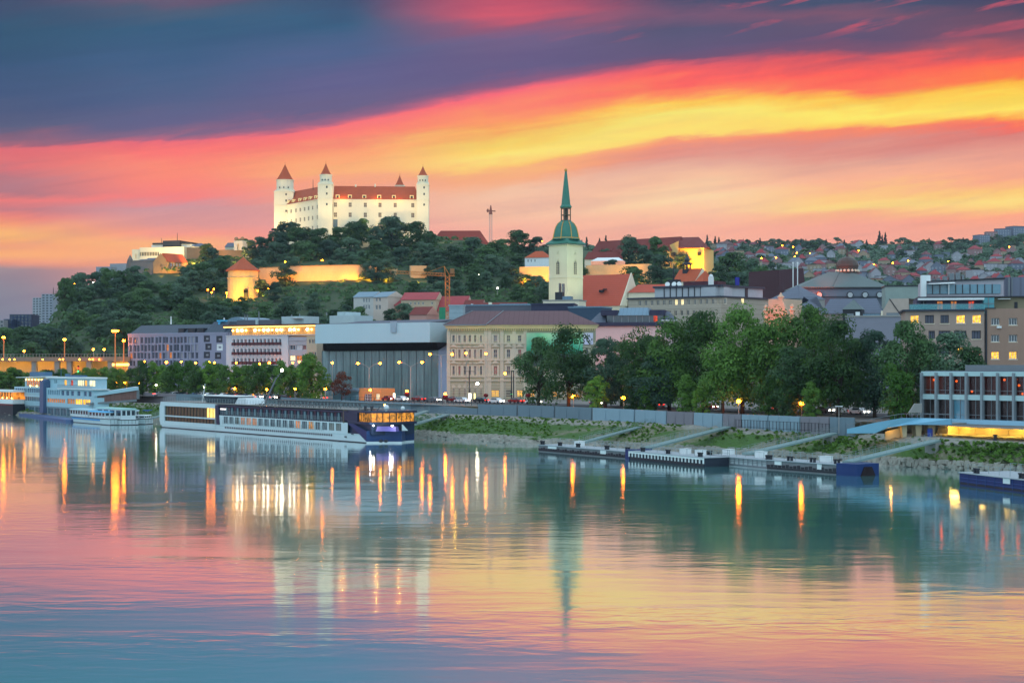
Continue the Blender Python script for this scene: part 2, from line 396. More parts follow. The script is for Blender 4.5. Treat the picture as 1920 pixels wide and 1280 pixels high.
m = MB(); rows = [(0.0, -2.5), (0.02, -0.2), (0.06, 0.35), (0.12, 0.8), (0.2, 1.15), (0.3, 1.6), (0.42, 2.2), (0.55, 2.75), (0.68, 3.3), (0.8, 3.8), (0.92, 4.15), (1.0, TOPZ)]
for k, (t, z) in enumerate(rows):
    for p, q in zip(DE, DT):
        r = lerp3(p, q, t) if k else lerp3(p, q, -0.12)
        j = (0.5 if k in (1, 2, 3) else 0.22) * (0 < k < len(rows) - 1)
        m.v.append((r[0] + rng.normal() * j, r[1] + rng.normal() * j, z + rng.normal() * j * 0.45))
n = len(DE)
for k in range(len(rows) - 1):
    for i in range(n - 1):
        m.f.append((k * n + i, (k + 1) * n + i, (k + 1) * n + i + 1, k * n + i + 1)); m.m.append(0)
tag(m.build('river_bank_ground', bank_material()), 'grassy river bank with a strip of pale stones at the water', kind='structure')

# quay strip behind the top of the slope, then the city floor
def shift(line, d, z):
    out = []
    for i, p in enumerate(line):
        a, b = line[max(0, i - 1)], line[min(len(line) - 1, i + 1)]
        tx, ty = b[0] - a[0], b[1] - a[1]; L = math.hypot(tx, ty) or 1
        out.append((p[0] + ty / L * d, p[1] - tx / L * d, z))
    return out
WALLBASE = shift(TOP, 2.0, TOPZ)          # foot of the flood wall, two metres behind the slope
PROM = shift(TOP, 2.6, 6.2)
m = MB()
for a, b in ((TOP, WALLBASE),):
    for i in range(len(a) - 1): m.poly([a[i], b[i], b[i + 1], a[i + 1]])
qz = shift(TOP, 26.0, TOPZ)
for i in range(0, 5): m.poly([WALLBASE[i], qz[i], qz[i + 1], WALLBASE[i + 1]])
tag(m.build('quay_path', mat('quay_paving', (146, 142, 132), 0.9, 0.15, 0.4, fine=0.08)), 'paved quay path along the top of the bank', kind='structure')

def city_floor():
    m = bpy.data.materials.new('land_cover'); m.use_nodes = True; nt = m.node_tree; h = NG(nt); b = nt.nodes['Principled BSDF']
    tcd = h.n('ShaderNodeTexCoord'); P = tcd.outputs['Object']
    sx = h.n('ShaderNodeSeparateXYZ'); nt.links.new(P, sx.inputs[0])
    f = h.noise(P, 0.05, 5, 0.65); fi = h.noise(P, 0.35, 4, 0.65)
    gr = h.mix(fi, lin((26, 44, 26)), lin((64, 86, 44)))
    pv = h.mix(fi, lin((92, 90, 88)), lin((132, 128, 122)))
    c = h.mix(h.smooth(h.m('ADD', sx.outputs[2], h.m('MULTIPLY', f, 2.0)), 9.0, 11.5), pv, gr)
    nt.links.new(c, b.inputs['Base Color']); b.inputs['Roughness'].default_value = 0.95
    return m
m = MB()
cols = [p for p in TOPP][::-1]; pline = PROM[::-1]
cpx = [CX + F * p[0] / p[1] for p in pline]
pxs = sorted(set([-2300, -1800, -1400] + list(range(-1100, 3000, 20)) + [3100, 3250]))
def promY(px):
    for (a, p), (b, q) in zip(zip(cpx[:-1], pline[:-1]), zip(cpx[1:], pline[1:])):
        if a <= px <= b:
            k = (px - CX) / F; dx, dy = q[0] - p[0], q[1] - p[1]
            s = (k * p[1] - p[0]) / (dx - k * dy); return p[1] + dy * s
    return pline[0][1] if px < cpx[0] else pline[-1][1]
def wallY(px):
    return promY(px)
steps = [0, 0.03, 0.07, 0.12, 0.18, 0.25, 0.32, 0.39, 0.46, 0.53, 0.6, 0.68, 0.76, 0.85, 0.93, 1.0]
grid = []
for px in pxs:
    y0 = promY(px); row = []
    for s in steps[:-1]: row.append(y0 * (2300 / y0) ** s)
    row += [2300, 2600, 3200, 4500, 7000, 9000]
    grid.append([(PX(px, Y), Y, ground(px, Y) + (0 if Y < 640 else rng.normal() * 0.5)) for Y in row])
for i in range(len(pxs) - 1):
    for j in range(len(grid[0]) - 1):
        m.poly([grid[i][j], grid[i + 1][j], grid[i + 1][j + 1], grid[i][j + 1]])
tag(m.build('city_ground', city_floor()), 'paved city ground rising into green wooded hills', kind='structure')

# roadway along the promenade
def strip(name, px_list, dy0, dy1, z, mt, label):
    m = MB()
    for a, b in zip(px_list[:-1], px_list[1:]):
        ya, yb = promY(a), promY(b)
        m.poly([(PX(a, ya + dy0), ya + dy0, z), (PX(b, yb + dy0), yb + dy0, z), (PX(b, yb + dy1), yb + dy1, z), (PX(a, ya + dy1), ya + dy1, z)])
    return tag(m.build(name, mt), label, kind='structure')
M_ASPH = mat('asphalt', (66, 66, 70), 0.85, 0.2, 0.3, fine=0.05)
rp = list(range(-200, 2001, 50))
strip('road', rp, 24, 44, 6.40, M_ASPH, 'riverside asphalt road behind the promenade')
strip('kerb_strip', rp, 23.4, 24, 6.42, M_CONC, 'pale kerb along the riverside road')

# water
def water_material():
    m = bpy.data.materials.new('river_water'); m.use_nodes = True; nt = m.node_tree; h = NG(nt); b = nt.nodes['Principled BSDF']
    tcd = h.n('ShaderNodeTexCoord'); P = tcd.outputs['Object']
    f = h.noise(P, 0.012, 3, 0.5)
    c = h.mix(f, (0.10, 0.46, 0.45, 1), (0.13, 0.54, 0.53, 1))
    nt.links.new(c, b.inputs['Base Color']); b.inputs['IOR'].default_value = 1.33; b.inputs['Specular IOR Level'].default_value = 0.5
    b.inputs['Roughness'].default_value = 0.075; b.inputs['Specular IOR Level'].default_value = 0.8; b.inputs['Coat Weight'].default_value = 1.0; b.inputs['Coat IOR'].default_value = 1.7; b.inputs['Coat Roughness'].default_value = 0.075
    mp = h.n('ShaderNodeMapping'); nt.links.new(P, mp.inputs[0]); mp.inputs['Rotation'].default_value = (0, 0, R(12)); mp.inputs['Scale'].default_value = (0.32, 0.62, 1)
    n1 = h.noise(mp.outputs[0], 1.0, 3, 0.5, 0.3)
    mp2 = h.n('ShaderNodeMapping'); nt.links.new(P, mp2.inputs[0]); mp2.inputs['Rotation'].default_value = (0, 0, R(-8)); mp2.inputs['Scale'].default_value = (0.03, 0.09, 1)
    n2 = h.noise(mp2.outputs[0], 1.0, 3, 0.5, 0.5)
    hh = h.m('ADD', h.m('MULTIPLY', n1, h.m('ADD', h.m('MULTIPLY', h.smooth(n2, 0.35, 0.7), 0.022), 0.004)), h.m('MULTIPLY', n2, 0.02))
    bp = h.n('ShaderNodeBump'); bp.inputs['Strength'].default_value = 1.0; bp.inputs['Distance'].default_value = 1.0
    nt.links.new(hh, bp.inputs['Height']); nt.links.new(bp.outputs[0], b.inputs['Normal']); nt.links.new(bp.outputs[0], b.inputs['Coat Normal'])
    gl = h.n('ShaderNodeBsdfGlossy'); gl.inputs['Roughness'].default_value = 0.075; gl.inputs['Color'].default_value = (0.96, 0.96, 0.96, 1); nt.links.new(bp.outputs[0], gl.inputs['Normal'])
    ms = h.n('ShaderNodeMixShader'); ms.inputs[0].default_value = 0.42; nt.links.new(b.outputs[0], ms.inputs[1]); nt.links.new(gl.outputs[0], ms.inputs[2]); nt.links.new(ms.outputs[0], nt.nodes['Material Output'].inputs[0])
    return m
MB().poly([(-3500, -1500, 0), (3500, -1500, 0), (3500, 3000, 0), (-3500, 3000, 0)]).build('water', water_material())
tag(bpy.data.objects['water'], 'calm teal river reflecting the sunset', kind='structure')
# ------------------------------------------------------------------ building kit
class Fac:
    """the line of a facade: from the point seen at column pl, Yl metres out, to the one at pr, Yr"""
    def __init__(s, pl, Yl, pr, Yr):
        s.a = (PX(pl, Yl), Yl); b = (PX(pr, Yr), Yr)
        s.w = math.dist(s.a, b); s.d = ((b[0] - s.a[0]) / s.w, (b[1] - s.a[1]) / s.w); s.rz = math.atan2(s.d[1], s.d[0]); s.pm = (pl + pr) / 2
    def x(s, px):
        k = (px - CX) / F
        return (k * s.a[1] - s.a[0]) / (s.d[0] - k * s.d[1])
    def sh(s, y):
        """the parallel line y metres behind, sharing local coordinates along x"""
        q = object.__new__(Fac); q.a = s.back(0, y); q.w = s.w; q.d = s.d; q.rz = s.rz; q.pm = s.pm; return q
    def Y(s, px): return s.a[1] + s.d[1] * s.x(px)
    def z(s, py, px=None): return PZ(py, s.Y(s.pm if px is None else px))
    def back(s, x, y):
        """world xy of the local point x along, y behind"""
        return (s.a[0] + s.d[0] * x - s.d[1] * y, s.a[1] + s.d[1] * x + s.d[0] * y)
    def holes(s, cols, rows, ref=None):
        return [(s.x(a), s.x(b), s.z(d, ref), s.z(c, ref)) for c, d in rows for a, b in cols]
def cols_at(centres, w): return [(c - w / 2, c + w / 2) for c in centres]
def root_at(fac, z, name, label, cat, group=None):
    c = fac.back(fac.w / 2, 0)
    r = thing(name, label, cat, (c[0], c[1], z), 0, group); r['fx'] = 0; del r['fx']
    return r
def put(mb, name, mats, root, fac, label=None):
    o = mb.build(name, mats, root, (fac.a[0] - root.location[0], fac.a[1] - root.location[1], -root.location[2]), fac.rz)
    if label: o['label'] = label
    return o
WC = {}
def window_mesh(w, h, gm, fm, nx, nz, name='window'):
    key = (round(w, 1), round(h, 1), gm.name, fm.name, nx, nz, name)
    if key not in WC:
        w, h = max(.2, key[0]), max(.2, key[1]); b = min(0.13, w * .12, h * .12); m = MB()
        m.box(-w / 2, w / 2, 0, .1, 0, b, 1).box(-w / 2, w / 2, 0, .1, h - b, h, 1)
        m.box(-w / 2, -w / 2 + b, 0.002, .1, b, h - b, 1).box(w / 2 - b, w / 2, 0.002, .1, b, h - b, 1)
        for k in range(1, nx): m.box(-w / 2 + w * k / nx - b * .4, -w / 2 + w * k / nx + b * .4, .01, .1, b, h - b, 1)
        for k in range(1, nz): m.box(-w / 2 + b, w / 2 - b, .015, .1, h * k / nz - b * .4, h * k / nz + b * .4, 1)
        m.poly([(-w / 2 + b, .07, b), (w / 2 - b, .07, b), (w / 2 - b, .07, h - b), (-w / 2 + b, .07, h - b)], 0)
        WC[key] = m.mesh(name, [gm, fm])
    return WC[key]
def add_windows(root, fac, holes, pick, fm=None, t=0.25, nx=2, nz=1, name='window'):
    """one window object per opening; pick(i) names the glass"""
    fm = fm or M_WHITE
    for i, (a, b, c, d) in enumerate(holes):
        gm = pick(i) if callable(pick) else pick
        x = (a + b) / 2; p = fac.back(x, t - .1)
        link(name, window_mesh(b - a, d - c, gm, fm, nx, nz, name), root, (p[0] - root.location[0], p[1] - root.location[1], c - root.location[2]), fac.rz)
def shell(m, x0, x1, y0, y1, z0, z1, holes, t=.3, mm=0, top=True, mtop=None):
    """a block: front wall with openings, plain sides and back, flat top"""
    m.wall(x0, x1, z0, z1, holes, y0, t, mm)
    m.poly([(x1, y0, z0), (x1, y1, z0), (x1, y1, z1), (x1, y0, z1)], mm); m.poly([(x1, y1, z0), (x0, y1, z0), (x0, y1, z1), (x1, y1, z1)], mm)
    m.poly([(x0, y1, z0), (x0, y0, z0), (x0, y0, z1), (x0, y1, z1)], mm)
    if top: m.poly([(x0, y0, z1), (x1, y0, z1), (x1, y1, z1), (x0, y1, z1)], mm if mtop is None else mtop)
    # a floor-to-top lining behind the openings, so that no light leaks through
    if holes: m.poly([(x0 + .05, y0 + t + .15, z0), (x1 - .05, y0 + t + .15, z0), (x1 - .05, y0 + t + .15, z1 - .05), (x0 + .05, y0 + t + .15, z1 - .05)], mm)
    return m
def weighted(seed, *opts):
    r = random.Random(seed); ms = [o[0] for o in opts]; ws = [o[1] for o in opts]
    return lambda i: r.choices(ms, ws)[0]
def spot(loc, to, watts, col, deg=70, blend=.6, size=.4):
    d = bpy.data.lights.new('floodlight', 'SPOT'); d.energy = watts; d.color = lin(col)[:3]; d.spot_size = R(deg); d.spot_blend = blend; d.shadow_soft_size = size
    o = bpy.data.objects.new('floodlight_beam', d); COL.objects.link(o); o.location = loc
    v = np.array(to, float) - np.array(loc, float); v /= np.linalg.norm(v)
    o.rotation_euler = (math.acos(max(-1, min(1, -v[2]))), 0, math.atan2(v[1], v[0]) - math.pi / 2)
    return o
def point(loc, watts, col, size=.3):
    d = bpy.data.lights.new('lamp_light', 'POINT'); d.energy = watts; d.color = lin(col)[:3]; d.shadow_soft_size = size
    o = bpy.data.objects.new('lamp_light', d); COL.objects.link(o); o.location = loc; return o

M_TILE = mat('red_clay_tile', (182, 86, 54), 0.8, 0.14, 0.3, rows=1.6, fine=0.1)
M_TILE_P = mat('faded_pink_red_tile', (168, 76, 80), 0.8, 0.14, 0.3, rows=1.6, fine=0.1)
M_TILE_D = mat('brownish_red_tile', (120, 58, 54), 0.85, 0.14, 0.25, rows=1.5, fine=0.1)
M_TILE_O = mat('orange_clay_tile', (190, 88, 68), 0.8, 0.08, 0.12, rows=1.2, fine=0.06)
M_SLATE = mat('blue_grey_slate', (92, 100, 116), 0.6, 0.14, 0.25, rows=1.2, fine=0.06)
M_TIN = mat('blue_grey_tin_roof', (112, 140, 158), 0.45, 0.12, 0.2, rows=0.8, rowdir='X')
M_COPPER = mat('green_copper', (62, 124, 108), 0.55, 0.2, 0.5, streak=0.15, fine=0.08)
M_GOLD = mat('gilded_trim', (200, 150, 70), 0.35, 0.15, 1.0, metal=0.6)
M_STONE = mat('rubble_stone', (150, 128, 98), 0.95, 0.2, 0.25, fine=0.2, bump=0.15)
M_STONE_D = mat('dark_rubble_stone', (112, 108, 106), 0.95, 0.2, 0.25, fine=0.2, bump=0.15)
M_GREYROOF = mat('roofing_felt', (96, 100, 112), 0.9, 0.16, 0.2, fine=0.08)

# ------------------------------------------------------------------ castle
M_CASTLE = mat('castle_plaster', (236, 226, 198), 0.9, 0.03, 0.1, streak=0.03)
fr = Fac(625, 980, 783, 984); lf = Fac(524, 1022, 602, 978)
castle = thing('castle', 'huge white four-towered castle with red roofs on the wooded hilltop', 'castle', (PX(665, 1000), 1000, 88))
eave, ridge, zb = PZ(375, 980), PZ(349.5, 990), 88
cf = fr.holes(cols_at((629, 656.5, 685, 712.5, 741, 774), 6.2), ((379.5, 388), (398, 407), (417.5, 426.5)), 625)
m = MB(); shell(m, 0, fr.w, 0, 15, zb, eave, cf[1:12] + cf[13:] + cf[:1] + [(fr.x(624), fr.x(633), fr.z(426, 625), fr.z(411, 625))])
m.box(-.2, fr.w + .1, -.45, 15.2, eave, eave + .5, 1)
put(m, 'wall', [M_CASTLE, M_CREAM], castle, fr, 'long front wall of the castle with six columns of windows')
M_CWIN = mat('castle_window', (112, 96, 84), 0.4, 0.2, 0.8)
add_windows(castle, fr, cf[:12] + cf[13:], M_CWIN, M_CREAM, nx=2, nz=2)
add_windows(castle, fr, [(fr.x(624), fr.x(633), fr.z(426, 625), fr.z(411, 625))], mat('portal_glass', (92, 116, 128), .3), M_STEEL, nx=1, nz=2, name='portal')
lc = (538, 546, 555, 563, 571, 578.5, 586, 595)
cl = lf.holes(cols_at(lc, 2.6), ((383, 390.5), (402, 410), (421.5, 430)), 602)
m = MB(); shell(m, 0, lf.w, 0, 15, zb, eave, cl); m.box(-.2, lf.w + .1, -.45, 15.2, eave, eave + .5, 1)
put(m, 'wall', [M_CASTLE, M_CREAM], castle, lf, 'receding side wall of the castle')
add_windows(castle, lf, cl, M_CWIN, M_CREAM, nx=2, nz=2)
m = MB(); m.hip(-5, fr.w + 1.5, -.4, 16, eave + .5, ridge, 3.0); m.box(fr.x(665), fr.x(668), 7, 8.5, ridge - .5, ridge + .9, 1); m.box(fr.x(702), fr.x(704.5), 7, 8, ridge - .5, ridge + 1.4, 1)
put(m, 'roof', [M_TILE, M_CREAM], castle, fr)
m = MB(); m.hip(-1, lf.w + 1, -.4, 16, eave + .5, ridge + .4, 3.0); put(m, 'roof', M_TILE, castle, lf)
m = MB(); m.box(2, fr.w - 2, 26, 40, zb, eave); put(m, 'wall', M_CASTLE, castle, fr, 'rear wing behind the courtyard')
m = MB(); m.hip(0, fr.w, 24.5, 41, eave, ridge - 1.5, 4); put(m, 'roof', M_TILE, castle, fr)
M_DORM = glow('dormer_painted_glow', (255, 226, 160), 0.5, 0.1)  # light on the dormer frames is put in as their own glow
def dormer(fac, px, y0, z, w=2.4, h=2.6):
    m = MB(); a = fac.x(px)
    m.box(a - w / 2, a - w / 2 + .5, y0, y0 + 3, z, z + h, 0).box(a + w / 2 - .5, a + w / 2, y0, y0 + 3, z, z + h, 0).box(a - w / 2 + .5, a + w / 2 - .5, y0 + .4, y0 + 3, z, z + h - .5, 2)
    m.hip(a - w / 2 - .2, a + w / 2 + .2, y0 - .2, y0 + 3, z + h, z + h + .5, .6, 1).box(a - w / 2, a + w / 2, y0 - .02, y0 + 3, z + h - .5, z + h, 0)
    put(m, 'dormer', [M_DORM, M_TILE, M_DARK], castle, fac)
for p in (633, 656, 683, 711, 738.5, 772): dormer(fr, p, .3, eave + .7)
for p in (538, 548, 560, 570, 579.5, 590): dormer(lf, p, .3, eave + .7)
def tower(px, Y, wpx, top_py, drum0, drum1, apex, drw, conew, label):
    x, w = PX(px, Y), wpx * Y / F / 2; s = zb - 2; zt = PZ(top_py, Y - w)
    t = MB(); yy = Y
    t.box(x - w, x + w, yy - w, yy + w, s, zt)
    for z in (eave + .2, zt - .4): t.box(x - w - .25, x + w + .25, yy - w - .25, yy + w + .25, z, z + .4, 0)
    for sx, sy in ((0, -1), (1, 0), (-1, 0), (0, 1)):      # little pediments round the drum
        if sx == 0: a, b, c = (x - w, yy + sy * w, zt), (x + w, yy + sy * w, zt), (x, yy + sy * w, zt + 1.7)
        else: a, b, c = (x + sx * w, yy - w, zt), (x + sx * w, yy + w, zt), (x + sx * w, yy, zt + 1.7)
        t.poly([a, b, c]); t.poly([a, c, (x, yy, zt + 1.2)]); t.poly([c, b, (x, yy, zt + 1.2)])
    rd = drw * Y / F / 2; z0, z1 = zt, PZ(drum1, Y)
    t.lathe([(rd, z0), (rd, z1 - .5), (rd + .3, z1 - .5), (rd + .3, z1)], 16, (x, yy))
    l = castle.location
    o = t.build('tower', M_CASTLE, castle, (-l[0], -l[1], -l[2])); o['label'] = label
    c = MB(); rc = conew * Y / F / 2; za = PZ(apex, Y)
    c.lathe([(rc, z1), (rc * .82, z1 + (za - z1) * .12), (rc * .42, z1 + (za - z1) * .52), (.12, za)], 8, (x, yy), rot=R(22.5)); c.tube((x, yy, za - .2), (x, yy, za + 1.4), .08)
    c.build('roof', M_TILE, o)
    def slit(*q): d = MB(); d.box(*q); d.build('window', M_DARK, o)
    for (dx, zz) in ((0, zt - 6.5), (0, zt - 2.5), (0, zt - 13)): slit(x + w * .25 + dx - .45, x + w * .25 + dx + .45, yy - w - .06, yy - w + .1, zz, zz + 1.3)
    for k in range(1, 4):
        a = R(-150 + 30 * k); slit(x + math.cos(a) * rd - .3, x + math.cos(a) * rd + .3, yy + math.sin(a) * rd - .3, yy + math.sin(a) * rd + .3, zt + 2.2, zt + 3.1)
tower(534.5, 1020, 36, 359, 338, 338, 308.5, 32, 34, 'broad tower over the side wall')
tower(611, 980, 27, 345, 328, 328, 306.5, 22.5, 22, 'corner tower between the two walls')
tower(793, 986, 22.5, 346, 330, 330, 312, 20, 20, 'slim tower at the far end of the front wall')
tower(749.5, 1030, 19, 362, 348, 348, 329, 18, 18.5, 'tower behind the roof ridge')
fp = MB(); fp.tube((PX(587, 1000), 1000, ridge - 1), (PX(587, 1000), 1000, PZ(337, 1000)), .22, .12, 6); l = castle.location
fp.build('flagpole', M_DARK, castle, (-l[0], -l[1], -l[2]))
for p in (632, 660, 690, 720, 750, 778): spot((PX(p, 957), 957, 95), (PX(p, 980), 980, 113), 8800, (255, 214, 146), 120, .9, .5)
for k in range(4):
    c = lf.back(lf.w * (.1 + .27 * k), -20); t = lf.back(lf.w * (.1 + .27 * k), 0); spot((c[0], c[1], 97), (t[0], t[1], 113), 8200, (255, 214, 146), 120, .9, .5)
spot((PX(505, 1000), 1000, 96), (PX(530, 1018), 1018, 122), 17000, (255, 218, 150), 100, .9, .5)
spot((PX(606, 956), 956, 97), (PX(611, 978), 978, 128), 15000, (255, 218, 150), 70, .9, .5)
spot((PX(798, 958), 958, 97), (PX(793, 980), 980, 126), 14000, (255, 218, 150), 70, .9, .5)
for p in (636, 700, 742): point((PX(p + 6, 979), 978.9, eave + 1.6), 900, (255, 170, 60), .15)

# ------------------------------------------------------------------ cathedral
CY = 680
M_CHW = mat('church_plaster', (214, 208, 178), 0.9, 0.07, 0.15, streak=0.07)
ch = thing('church', 'cathedral with a pale tower, green copper spire and red nave roof', 'church', (PX(1062, CY), CY, 18))
l = ch.location; off = (-l[0], -l[1], -l[2]); tx, hw = PX(1061, CY), 32 * CY / F
rot = R(3)
def sq(r, a0=rot): return [(tx + r * math.cos(a0 + math.pi / 2 * k), CY + r * math.sin(a0 + math.pi / 2 * k)) for k in range(4)]
t = MB(); zc = PZ(457, CY)
t.prism(sq(hw), 16, zc)
for z, e in ((PZ(575, CY), 1.9), (PZ(520, CY), .35), (zc - .6, .9)): t.hexa([(x, y, z - (2.2 if e > 1 else .4)) for x, y in sq(hw + e)], [(x, y, z) for x, y in sq(hw + e * .3)])
to = t.build('tower', M_CHW, ch, off)
def face_win(a, z0, z1, w, name, mats, deep=.25, pointed=True):
    """pointed belfry window on the tower face whose outward bearing is a"""
    n = (math.cos(a), math.sin(a)); u = (-n[1], n[0]); d = hw * math.cos(math.pi / 4)
    def q(s, z, o): return (tx + n[0] * (d + o) + u[0] * s, CY + n[1] * (d + o) + u[1] * s, z)
    m = MB(); zm = z1 - w * .9; o = .05
    m.poly([q(-w / 2, z0, o), q(w / 2, z0, o), q(w / 2, zm, o), q(w * .3, zm + w * .5, o), q(0, z1, o), q(-w * .3, zm + w * .5, o), q(-w / 2, zm, o)], 0)
    for s in (-w / 2, 0, w / 2): m.bar(q(s, z0, .12), q(s, zm + (w * .7 if s == 0 else 0), .12), .22, .22, 1)
    for s in (-1, 1): m.bar(q(s * w / 2, zm, .12), q(0, z1 + .2, .12), .22, .22, 1)
    for k in range(1, 6): m.bar(q(-w / 2, z0 + (zm - z0) * k / 6, .1), q(w / 2, z0 + (zm - z0) * k / 6, .1), .1, .1, 1)
    m.build(name, mats, to)
for k in (2, 3):
    a = rot + math.pi / 4 + math.pi / 2 * k
    face_win(a, PZ(515, CY), PZ(487, CY), 1.9, 'belfry_window', [M_DARK, M_CHW])
    face_win(a, PZ(478, CY), PZ(472, CY), 1.0, 'window', [M_DARK, M_CHW])
p = lambda hwpx, py: (hwpx * CY / F, PZ(py, CY))
d = MB(); d.lathe([p(38, 458.5), p(38, 457), p(30, 452), p(27, 449.5)], 4, (tx, CY), rot=rot)
d.lathe([p(27.5, 449.5), p(25.5, 446), p(24.5, 440), p(22.8, 433), p(20.3, 426), p(16.5, 420), p(11.5, 416), p(10.5, 414)], 8, (tx, CY), rot=R(22.5))
do = d.build('dome', M_COPPER, ch, off)
d = MB()
for k in range(8):
    a = R(22.5 + 45 * k); pr = [p(27.8, 449.5), p(25.8, 446), p(24.8, 440), p(23.1, 433), p(20.6, 426), p(16.8, 420), p(11.8, 416)]
    for (r0, z0), (r1, z1) in zip(pr[:-1], pr[1:]): d.bar((tx + r0 * math.cos(a), CY + r0 * math.sin(a), z0), (tx + r1 * math.cos(a), CY + r1 * math.sin(a), z1), .28)
d.lathe([p(26.4, 447.4), p(26.4, 446.2)], 8, (tx, CY), rot=R(22.5)); d.build('gilded_rib', M_GOLD, do)
d = MB()
for k in range(8):
    a = R(22.5 + 45 * k); r = p(9, 0)[0]; d.bar((tx + r * math.cos(a), CY + r * math.sin(a), p(0, 414)[1]), (tx + r * math.cos(a), CY + r * math.sin(a), p(0, 391)[1]), .42)
for py in (414, 404, 391.5): d.lathe([p(10.2, py), p(10.2, py - 1)], 8, (tx, CY), rot=R(22.5))
d.tube((tx, CY, p(0, 412)[1]), (tx, CY, p(0, 392)[1]), .5); d.build('lantern', mat('weathered_bronze', (104, 92, 78), .6, .15), ch, off)
d = MB(); d.lathe([p(9.5, 391), p(12, 388.5), p(10.8, 386.5), p(9, 384), p(6.7, 362), p(4.2, 340), p(2.0, 322)], 8, (tx, CY), rot=R(22.5)); so = d.build('spire', M_COPPER, ch, off)
d = MB(); d.lathe([p(1.6, 322), p(2.6, 320.5), p(2.8, 318.5), p(1.8, 317), p(.6, 316)], 8, (tx, CY)); d.build('crown_finial', M_GOLD, so)
# nave: ridge seen from (1076,519) to (1183,513.5)
na = R(-30); nd = (math.cos(na), math.sin(na)); nn = (-nd[1], nd[0]); r1 = at(1183, 513.5, 694)
L = 33.0; zr, ze = r1[2], PZ(574, 690)
class NF: pass
nf = NF(); nf.a = (r1[0] - nd[0] * L - nn[0] * 10.5, r1[1] - nd[1] * L - nn[1] * 10.5); nf.rz = na
m = MB(); m.hip(0, L, 0, 21, ze, zr, 0, 0, 0, 1); o = put(m, 'roof', [M_TILE_O, M_CREAM], ch, nf)
for s in (10, 22): m = MB(); m.box(s - .9, s + .9, 3.2, 5, ze + 6.2, ze + 7.2); m.box(s + 1, s + 2.2, 3.2, 5, ze + 7.2, ze + 7.7); m.build('roof_vent', M_DARK, o)
m = MB(); m.box(.2, L - .2, .3, 20.7, 14, ze); m.hip(L - .1, L + .35, -.3, 21.3, ze, zr + .5, 0); put(m, 'nave_wall', M_CREAM, ch, nf)
for k, (dx, dy) in enumerate(((-16, -16), (4, -18), (17, -14))): spot((tx + dx * 1.2, CY + dy * 1.2, 37 if k < 2 else 45), (tx, CY, 62), 6200, (255, 240, 205) if k < 2 else (235, 255, 200), 75, .9, .4)
spot((tx + 3, CY - 26, 44), (tx, CY, 88), 9000, (190, 255, 200), 60, .9, .4)

# a simple pitched house from photo corners, used for single houses of the old town
def house(name, label, cat, pl, Yl, pr, Yr, py_eave, py_ridge, py_base, depth, wm, rm, cols=None, rows=None, gable=0, pick=None, ix=None, winw=3, zbase=None, group=None):
    f = Fac(pl, Yl, pr, Yr); ze, zr = f.z(py_eave), PZ(py_ridge, f.Y(f.pm) + depth / 2); z0 = min(f.z(py_base), ground(f.pm, Yr) - 2) if zbase is None else zbase
    r = root_at(f, z0, name, label, cat, group)
    hs = f.holes(cols_at(cols, winw), rows) if cols else []
    m = MB(); shell(m, 0, f.w, 0, depth, z0, ze, hs, top=False); put(m, 'wall', wm, r, f)
    if hs: add_windows(r, f, hs, pick or M_GLASS)
    m = MB(); m.hip(0, f.w, -.3, depth + .3, ze, zr, ix if ix is not None else 0, 0, .25, 1); put(m, 'roof', [rm, wm], r, f)
    return r, f
# ------------------------------------------------------------------ castle hill: forts, walls, houses
M_PARL = mat('cream_stone_cladding', (226, 214, 186), 0.8, 0.05, 0.2)
f = Fac(247, 1012, 372, 1000); r = root_at(f, 78, 'parliament_building', 'cream flat-roofed modern building in stepped tiers above the fort', 'building')
hs = [(f.x(262), f.x(298), f.z(479), f.z(472))]
m = MB(); shell(m, f.x(262), f.x(345), 0, 26, 76, f.z(463), hs, .8); put(m, 'wall', M_PARL, r, f, 'wide lower tier')
m = MB(); shell(m, f.x(246), f.x(262) - .1, 1, 26, 76, f.z(466), [(f.x(252), f.x(254.5), f.z(484), f.z(475))], .6); put(m, 'wall', M_PARL, r, f, 'end block')
m = MB(); m.box(f.x(262), f.x(298), .5, .7, f.z(479), f.z(472))
for k in range(13): m.box(f.x(262 + 3 * k) - .15, f.x(262 + 3 * k) + .15, .2, .49, f.z(479), f.z(472), 1)
put(m, 'window_band', [M_DARK, M_PARL], r, f)
m = MB(); m.box(f.x(277), f.x(354), 5, 24, f.z(463), f.z(457.5)); put(m, 'upper_tier', mat('pale_panel', (205, 212, 210), .6), r, f)
m = MB(); m.box(f.x(280), f.x(353), 4, 25, f.z(457.4), f.z(454)); m.box(f.x(301), f.x(333), 3, 20, f.z(462), f.z(450.5)); put(m, 'roof', M_DARK, r, f)
for px, a, b in ((286, 455, 443), (316, 451, 434)): m = MB(); m.tube((f.x(px), 12, f.z(a)), (f.x(px), 12, f.z(b)), .2, .1, 6); put(m, 'antenna', M_DARK, r, f)
spot((PX(300, 985), 985, 84), (PX(300, 1010), 1006, 92), 24000, (255, 220, 150), 120); spot((PX(330, 985), 985, 86), (PX(330, 1010), 1002, 92), 16000, (255, 210, 140), 110)

